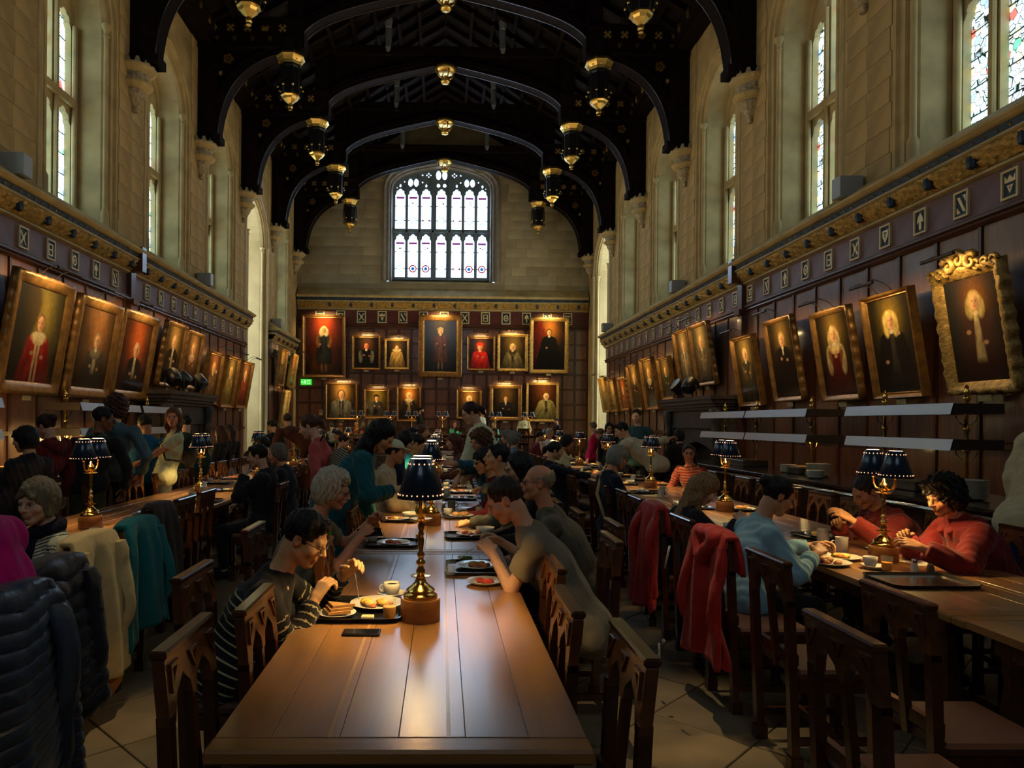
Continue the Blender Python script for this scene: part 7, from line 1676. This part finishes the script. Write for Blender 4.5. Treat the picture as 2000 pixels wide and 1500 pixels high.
o = fast_mesh('striped_bag', v - np.array((-1.06, 7.42, 1.12)), q, M('striped canvas', L((170, 160, 130)), .8, stripes=(40, .5, L((30, 30, 34)))), uv=np.stack([v[:, 0] * .6 + v[:, 2], v[:, 0], v[:, 1]], 1)); o.location = (-1.06, 7.42, 1.12); tag(o, 'black and white striped bag on the back of the woman in pink', 'bag')
m = MB(); m.tube([(-.1, 0, .25), (-.18, .0, .36), (-.26, .02, .2)], .012, 6); m.build('strap', BLACK, o, True)
person('black haired man in a black jacket raising a glass to drink', (-1.939, 7.500, 1.258), (-1.86, 7.42), yaw=90, hyaw=92, hpitch=12, hair=('short', (16, 13, 12)), skin='light', res=.9, top=('black jacket', (18, 17, 18)), jacket=.02, hands=[(-2.043, 7.400, 1.070), None], curl=.9)
tumbler('glass', -2.155, 7.36, 1.05, 0, 'tumbler held up by the man in the black jacket', 'glass', fill='j')
person('older man with grey hair in a dark jacket at the left table', (-1.990, 8.600, 1.231), (-1.92, 8.72), yaw=85, hyaw=95, hair=('full', (110, 100, 88)), skin='ruddy', res=1.1, top=('dark jacket', (20, 20, 24)), jacket=.02)
person('dark haired diner between the drinking man and the older man', (-2.421, 9.600, 1.294), (-2.0, 9.55), yaw=90, hair=('short', (26, 18, 14)), res=1.2, top=('brown', (50, 34, 24)))
person('person in a long brown coat seen from behind near the left bay', (-2.818, 13.000, 1.649), (-2.0, 13.2), yaw=10, sit=False, hair=('short', (60, 44, 34)), res=1.4, top=('brown coat', (66, 34, 16)), coat=True, jacket=.02)
bpy.data.objects[COL.objects[-1].name]
person('person in black leaning over the buffet near the left bay', (-3.344, 14.000, 1.528), (-3.75, 14.2), yaw=60, hpitch=20, sit=False, hair=('short', (30, 24, 20)), res=1.5, top=('black', (14, 14, 16)), hands=[(-4.0, 14.4, 1.0), None])
person('child in a pale checked shirt at the left side of the centre row', (-1.819, 13.200, 1.260), (-2.0, 13.3), yaw=-90, hpitch=20, hair=('short', (34, 22, 16)), res=1.4, top=('pale check', (170, 170, 140)), s=.85)
# right side
person('grey haired woman in navy with a pink bag strap, turned away', (1.866, 7.500, 1.271), (1.82, 7.5), yaw=-75, hyaw=-80, hpitch=20, skin='ruddy', hair=('bob', (140, 138, 124)), res=.9, top=('navy', (10, 14, 30)), strap=(-1, (150, 90, 80)), female=True, glasses=True)
person('woman with long wavy fair hair and green vest bending over her plate', (2.075, 5.550, 1.117), (1.86, 5.52), yaw=-85, hyaw=-90, hpitch=42, skin='pale', hair=('long', (140, 108, 66)), res=.8, top=('black sleeves', (14, 14, 20)), hands=[None, (2.308, 5.500, 0.872)], female=True)
person('woman with a dark bun in a pale blue shirt cutting food', (2.151, 4.500, 1.173), (1.92, 4.45), yaw=-85, hyaw=-92, hpitch=28, skin='olive', hair=('bun', (14, 11, 12)), res=.75, top=('pale blue shirt', (112, 146, 158)), hands=[(2.453, 4.660, 0.826), (2.318, 4.360, 0.827)], female=True, jacket=.006, curl=.8)
person('bald man in a dark red jacket eating behind the near right lamp', (3.166, 5.250, 1.134), (3.58, 5.22), yaw=88, hyaw=96, hpitch=28, skin='tan', hair=('crop', (30, 26, 24)), res=.85, top=('brick jacket', (86, 18, 12)), jacket=.02, hood=True, hands=[(2.914, 5.000, 0.956), (3.003, 5.300, 0.865)])
person('woman with short black curly hair in a dark red hooded jacket, folding paper', (3.184, 4.450, 1.185), (3.56, 4.42), yaw=86, hyaw=98, hpitch=22, skin='tan', hair=('curly', (12, 10, 12)), res=.75, top=('crimson jacket', (84, 13, 13)), jacket=.022, hood=True, hands=[(2.911, 4.250, 0.887), (3.022, 4.550, 0.895)], female=True, curl=.7)
person('person in a cream jumper standing at the right edge of the picture', (4.595, 5.200, 1.758), (4.32, 5.1), yaw=-30, sit=False, hair=('full', (60, 40, 30)), res=1.1, top=('cream jumper', (170, 156, 120)), legs=('indigo', (18, 20, 60)), jacket=.02, fat=1.1)
person('man with glasses in a red and white striped shirt facing the viewer', (3.389, 9.700, 1.233), (3.56, 9.8), yaw=125, hyaw=165, hpitch=0, skin='ruddy', hair=('short', (70, 50, 34)), glasses=True, res=.95, top=('red stripe', (104, 22, 15)), stripes=(28, .35, L((150, 118, 92))), strap=(1, (50, 42, 40)), s=1.08)
person('man in a pale grey jumper leaning over with one arm stretched out', (2.840, 11.200, 1.529), (3.42, 11.2), yaw=40, hyaw=80, hpitch=25, sit=False, hair=('short', BK), skin='light', res=1.0, top=('pale grey jumper', (176, 168, 140)), legs=('black', (14, 14, 18)), hands=[(2.9, 11.5, .98), (3.82, 11.45, 1.42)], s=1.05, jacket=.01)
person('young man with brown hair standing beyond the leaning man', (3.459, 12.600, 1.776), (3.5, 12.6), yaw=160, hyaw=150, sit=False, hair=('short', (50, 32, 22)), skin='pale', res=1.2, top=('teal grey', (40, 70, 70)), s=1.05)
person('bearded man with dark hair looking down at his plate', (2.899, 12.500, 1.281), (3.3, 12.5), yaw=90, hyaw=80, hpitch=35, hair=('short', BK), skin='olive', beard=True, res=1.2, top=('grey blue', (70, 78, 84)), s=1.1)
person('woman with a dark ponytail in navy at the right table', (1.505, 9.400, 1.265), (1.78, 9.4), yaw=-85, hyaw=-95, hpitch=15, hair=('pony', (14, 11, 12)), skin='asian', res=1.1, top=('dark navy', (12, 14, 24)), hands=[None, (2.4, 9.3, .85)], female=True)
person('dark haired diner in a pale patterned shirt', (2.120, 12.000, 1.307), (1.95, 12.0), yaw=-80, hpitch=20, hair=('full', BK), skin='tan', res=1.3, top=('pale pattern', (170, 160, 120)))
person('old man in a white shirt facing the viewer', (2.646, 17.500, 1.387), (2.9, 17.6), yaw=170, hyaw=170, hair=('full', (190, 180, 160)), res=1.5, top=('white shirt', (180, 190, 170)), s=1.05)
person('dark hooded figure standing before the right chimneypiece', (3.881, 11.600, 1.433), (3.98, 11.6), yaw=0, sit=False, hair=('full', (16, 13, 16)), res=1.2, top=('dark plum', (30, 14, 20)), coat=True, hood=True, jacket=.02, s=.93)
person('woman with long dark hair and glasses standing in the right aisle', (3.423, 14.500, 1.542), (3.45, 14.5), yaw=175, sit=False, hair=('long', (24, 16, 16)), glasses=True, res=1.3, top=('black', (14, 14, 16)), female=True, s=.94)
person('man in a dark blue jacket bending in the right aisle', (3.391, 15.200, 1.405), (3.62, 15.2), yaw=60, hpitch=30, sit=False, hair=('short', (120, 84, 50)), res=1.4, top=('blue jacket', (16, 24, 44)), jacket=.02)
person('grey haired person in a bright pink jacket in the right aisle', (3.405, 16.000, 1.554), (3.40, 16.1), yaw=60, hyaw=30, sit=False, hair=('short', (120, 100, 84)), res=1.4, top=('hot pink', (200, 16, 80)), s=.95)
person('grey haired woman in a blue top right of the centre row', (1.294, 12.600, 1.347), (1.05, 12.7), yaw=80, hyaw=-60, hair=('curly', (120, 116, 110)), res=1.3, top=('slate', (70, 88, 104)), female=True)
person('grey haired woman in purple next to the one in blue', (1.230, 13.600, 1.363), (1.0, 13.7), yaw=80, hair=('curly', (130, 124, 116)), res=1.4, top=('purple', (78, 30, 66)), female=True)
# farther along the centre and side rows
for k, (h_, b, yw, hr_, tp, lb, kw) in enumerate([
 ((0.163, 10.600, 1.344), (.80, 10.6), 90, ('long', (90, 44, 24)), ('rust', (80, 36, 24)), 'red haired woman at the centre table beyond the white jumper', dict(female=True)),
 ((-0.508, 12.200, 1.420), (-.86, 12.2), -90, ('short', BK), ('dark', (22, 20, 22)), 'dark haired man far along the left side of the centre table', {}),
 ((-0.402, 14.000, 1.453), (-.90, 14.0), -90, ('full', (90, 60, 40)), ('grey', (100, 96, 84)), 'brown haired diner far along the left side of the centre table', {}),
 ((-0.395, 16.200, 1.427), (-.85, 16.2), -90, ('short', (150, 120, 90)), ('green', (60, 90, 60)), 'fair haired diner next to the far end of the centre row', {}),
 ((0.778, 16.800, 1.394), (.85, 16.8), 90, ('short', (40, 30, 24)), ('blue', (40, 60, 110)), 'diner in blue near the far end of the centre row', {}),
 ((0.825, 15.000, 1.387), (.92, 15.0), 90, ('short', (30, 22, 18)), ('khaki', (110, 96, 66)), 'diner in khaki on the far right side of the centre row', {}),
 ((-2.490, 17.000, 1.302), (-2.35, 17.0), 100, ('short', (60, 40, 28)), ('dark', (30, 28, 28)), 'diner in dark clothes far along the left table', {}),
 ((2.349, 17.000, 1.318), (2.1, 17.0), -90, ('short', (30, 24, 20)), ('oxblood', (90, 20, 24)), 'diner in oxblood red far along the right table', {})]):
    person(lb, h_, b, yaw=yw, hair=hr_, top=tp, res=1.6, **kw)
# on the dais
for h_, b, yw, st, hr_, tp, lb, kw in [
 ((-3.972, 25.600, 1.452), (-3.85, 25.6), 10, True, ('short', (70, 56, 40)), ('stone grey', (120, 118, 100)), 'person in grey sitting with back to the hall at the high table', {}),
 ((-3.933, 27.500, 1.542), (-3.85, 27.6), 180, True, ('short', (60, 40, 28)), ('mustard shirt', (150, 120, 70)), 'bearded man in a tan shirt behind the high table', dict(beard=True)),
 ((-3.341, 27.500, 1.566), (-3.25, 27.6), 180, True, ('short', (60, 44, 34)), ('pink shirt', (190, 96, 100)), 'man in a pink shirt behind the high table', {}),
 ((-0.828, 27.900, 2.111), (-.85, 27.9), -90, False, ('short', BK), ('black', (12, 12, 12)), 'bearded waiter in black standing on the dais with a plate', dict(beard=True)),
 ((0.476, 27.500, 1.580), (.5, 27.6), 180, True, ('long', (110, 50, 30)), ('mint', (70, 180, 130)), 'woman in mint green behind the high table', dict(female=True)),
 ((1.965, 27.500, 1.593), (2.0, 27.6), 175, True, ('long', (40, 26, 20)), ('turquoise', (40, 160, 160)), 'woman in turquoise behind the high table', dict(female=True)),
 ((1.621, 27.800, 2.031), (1.6, 27.8), -120, False, ('short', (170, 140, 110)), ('white top', (190, 186, 160)), 'man in white standing on the dais behind the woman in the white jumper', {}),
 ((3.210, 27.800, 1.904), (3.15, 27.8), 170, False, ('short', (130, 84, 50)), ('pale shirt', (170, 166, 130)), 'woman in a pale shirt standing on the dais before a portrait', dict(female=True)),
 ((4.429, 27.600, 1.734), (4.4, 27.6), 100, False, ('short', (20, 16, 14)), ('black suit', (14, 14, 18)), 'man in a black suit on the right of the dais', dict(s=.88))]:
    person(lb, h_, b, yaw=yw, sit=st, hair=hr_, top=tp, res=1.7, zfloor=.45, **kw)
# cutlery in the hands of the nearest diners
m = fork('fork', 0, 0, 0, 0, 'fork held upright by the man in the striped jumper', 'cutlery', kind='fork')
m.location = (-0.406, 3.400, 0.836); m.rotation_euler = (0, R(80), R(15))
m = fork('fork', 0, 0, 0, 0, 'fork held by the white haired man', 'cutlery', kind='fork'); m.location = (-0.405, 4.720, 0.929); m.rotation_euler = (0, R(70), R(10))
m = fork('fork', 0, 0, 0, 0, 'fork in the hand of the man in the grey shirt', 'cutlery', kind='fork'); m.location = (0.174, 4.000, 0.902); m.rotation_euler = (0, R(30), R(200))
o = MB().bbox((0, 0, 0), (.15, .075, .008), .003).build('phone', BLACK); o.location = (-0.439, 4.360, 0.944); o.rotation_euler = (R(30), 0, R(20)); tag(o, 'phone held by the white haired man', 'phone')
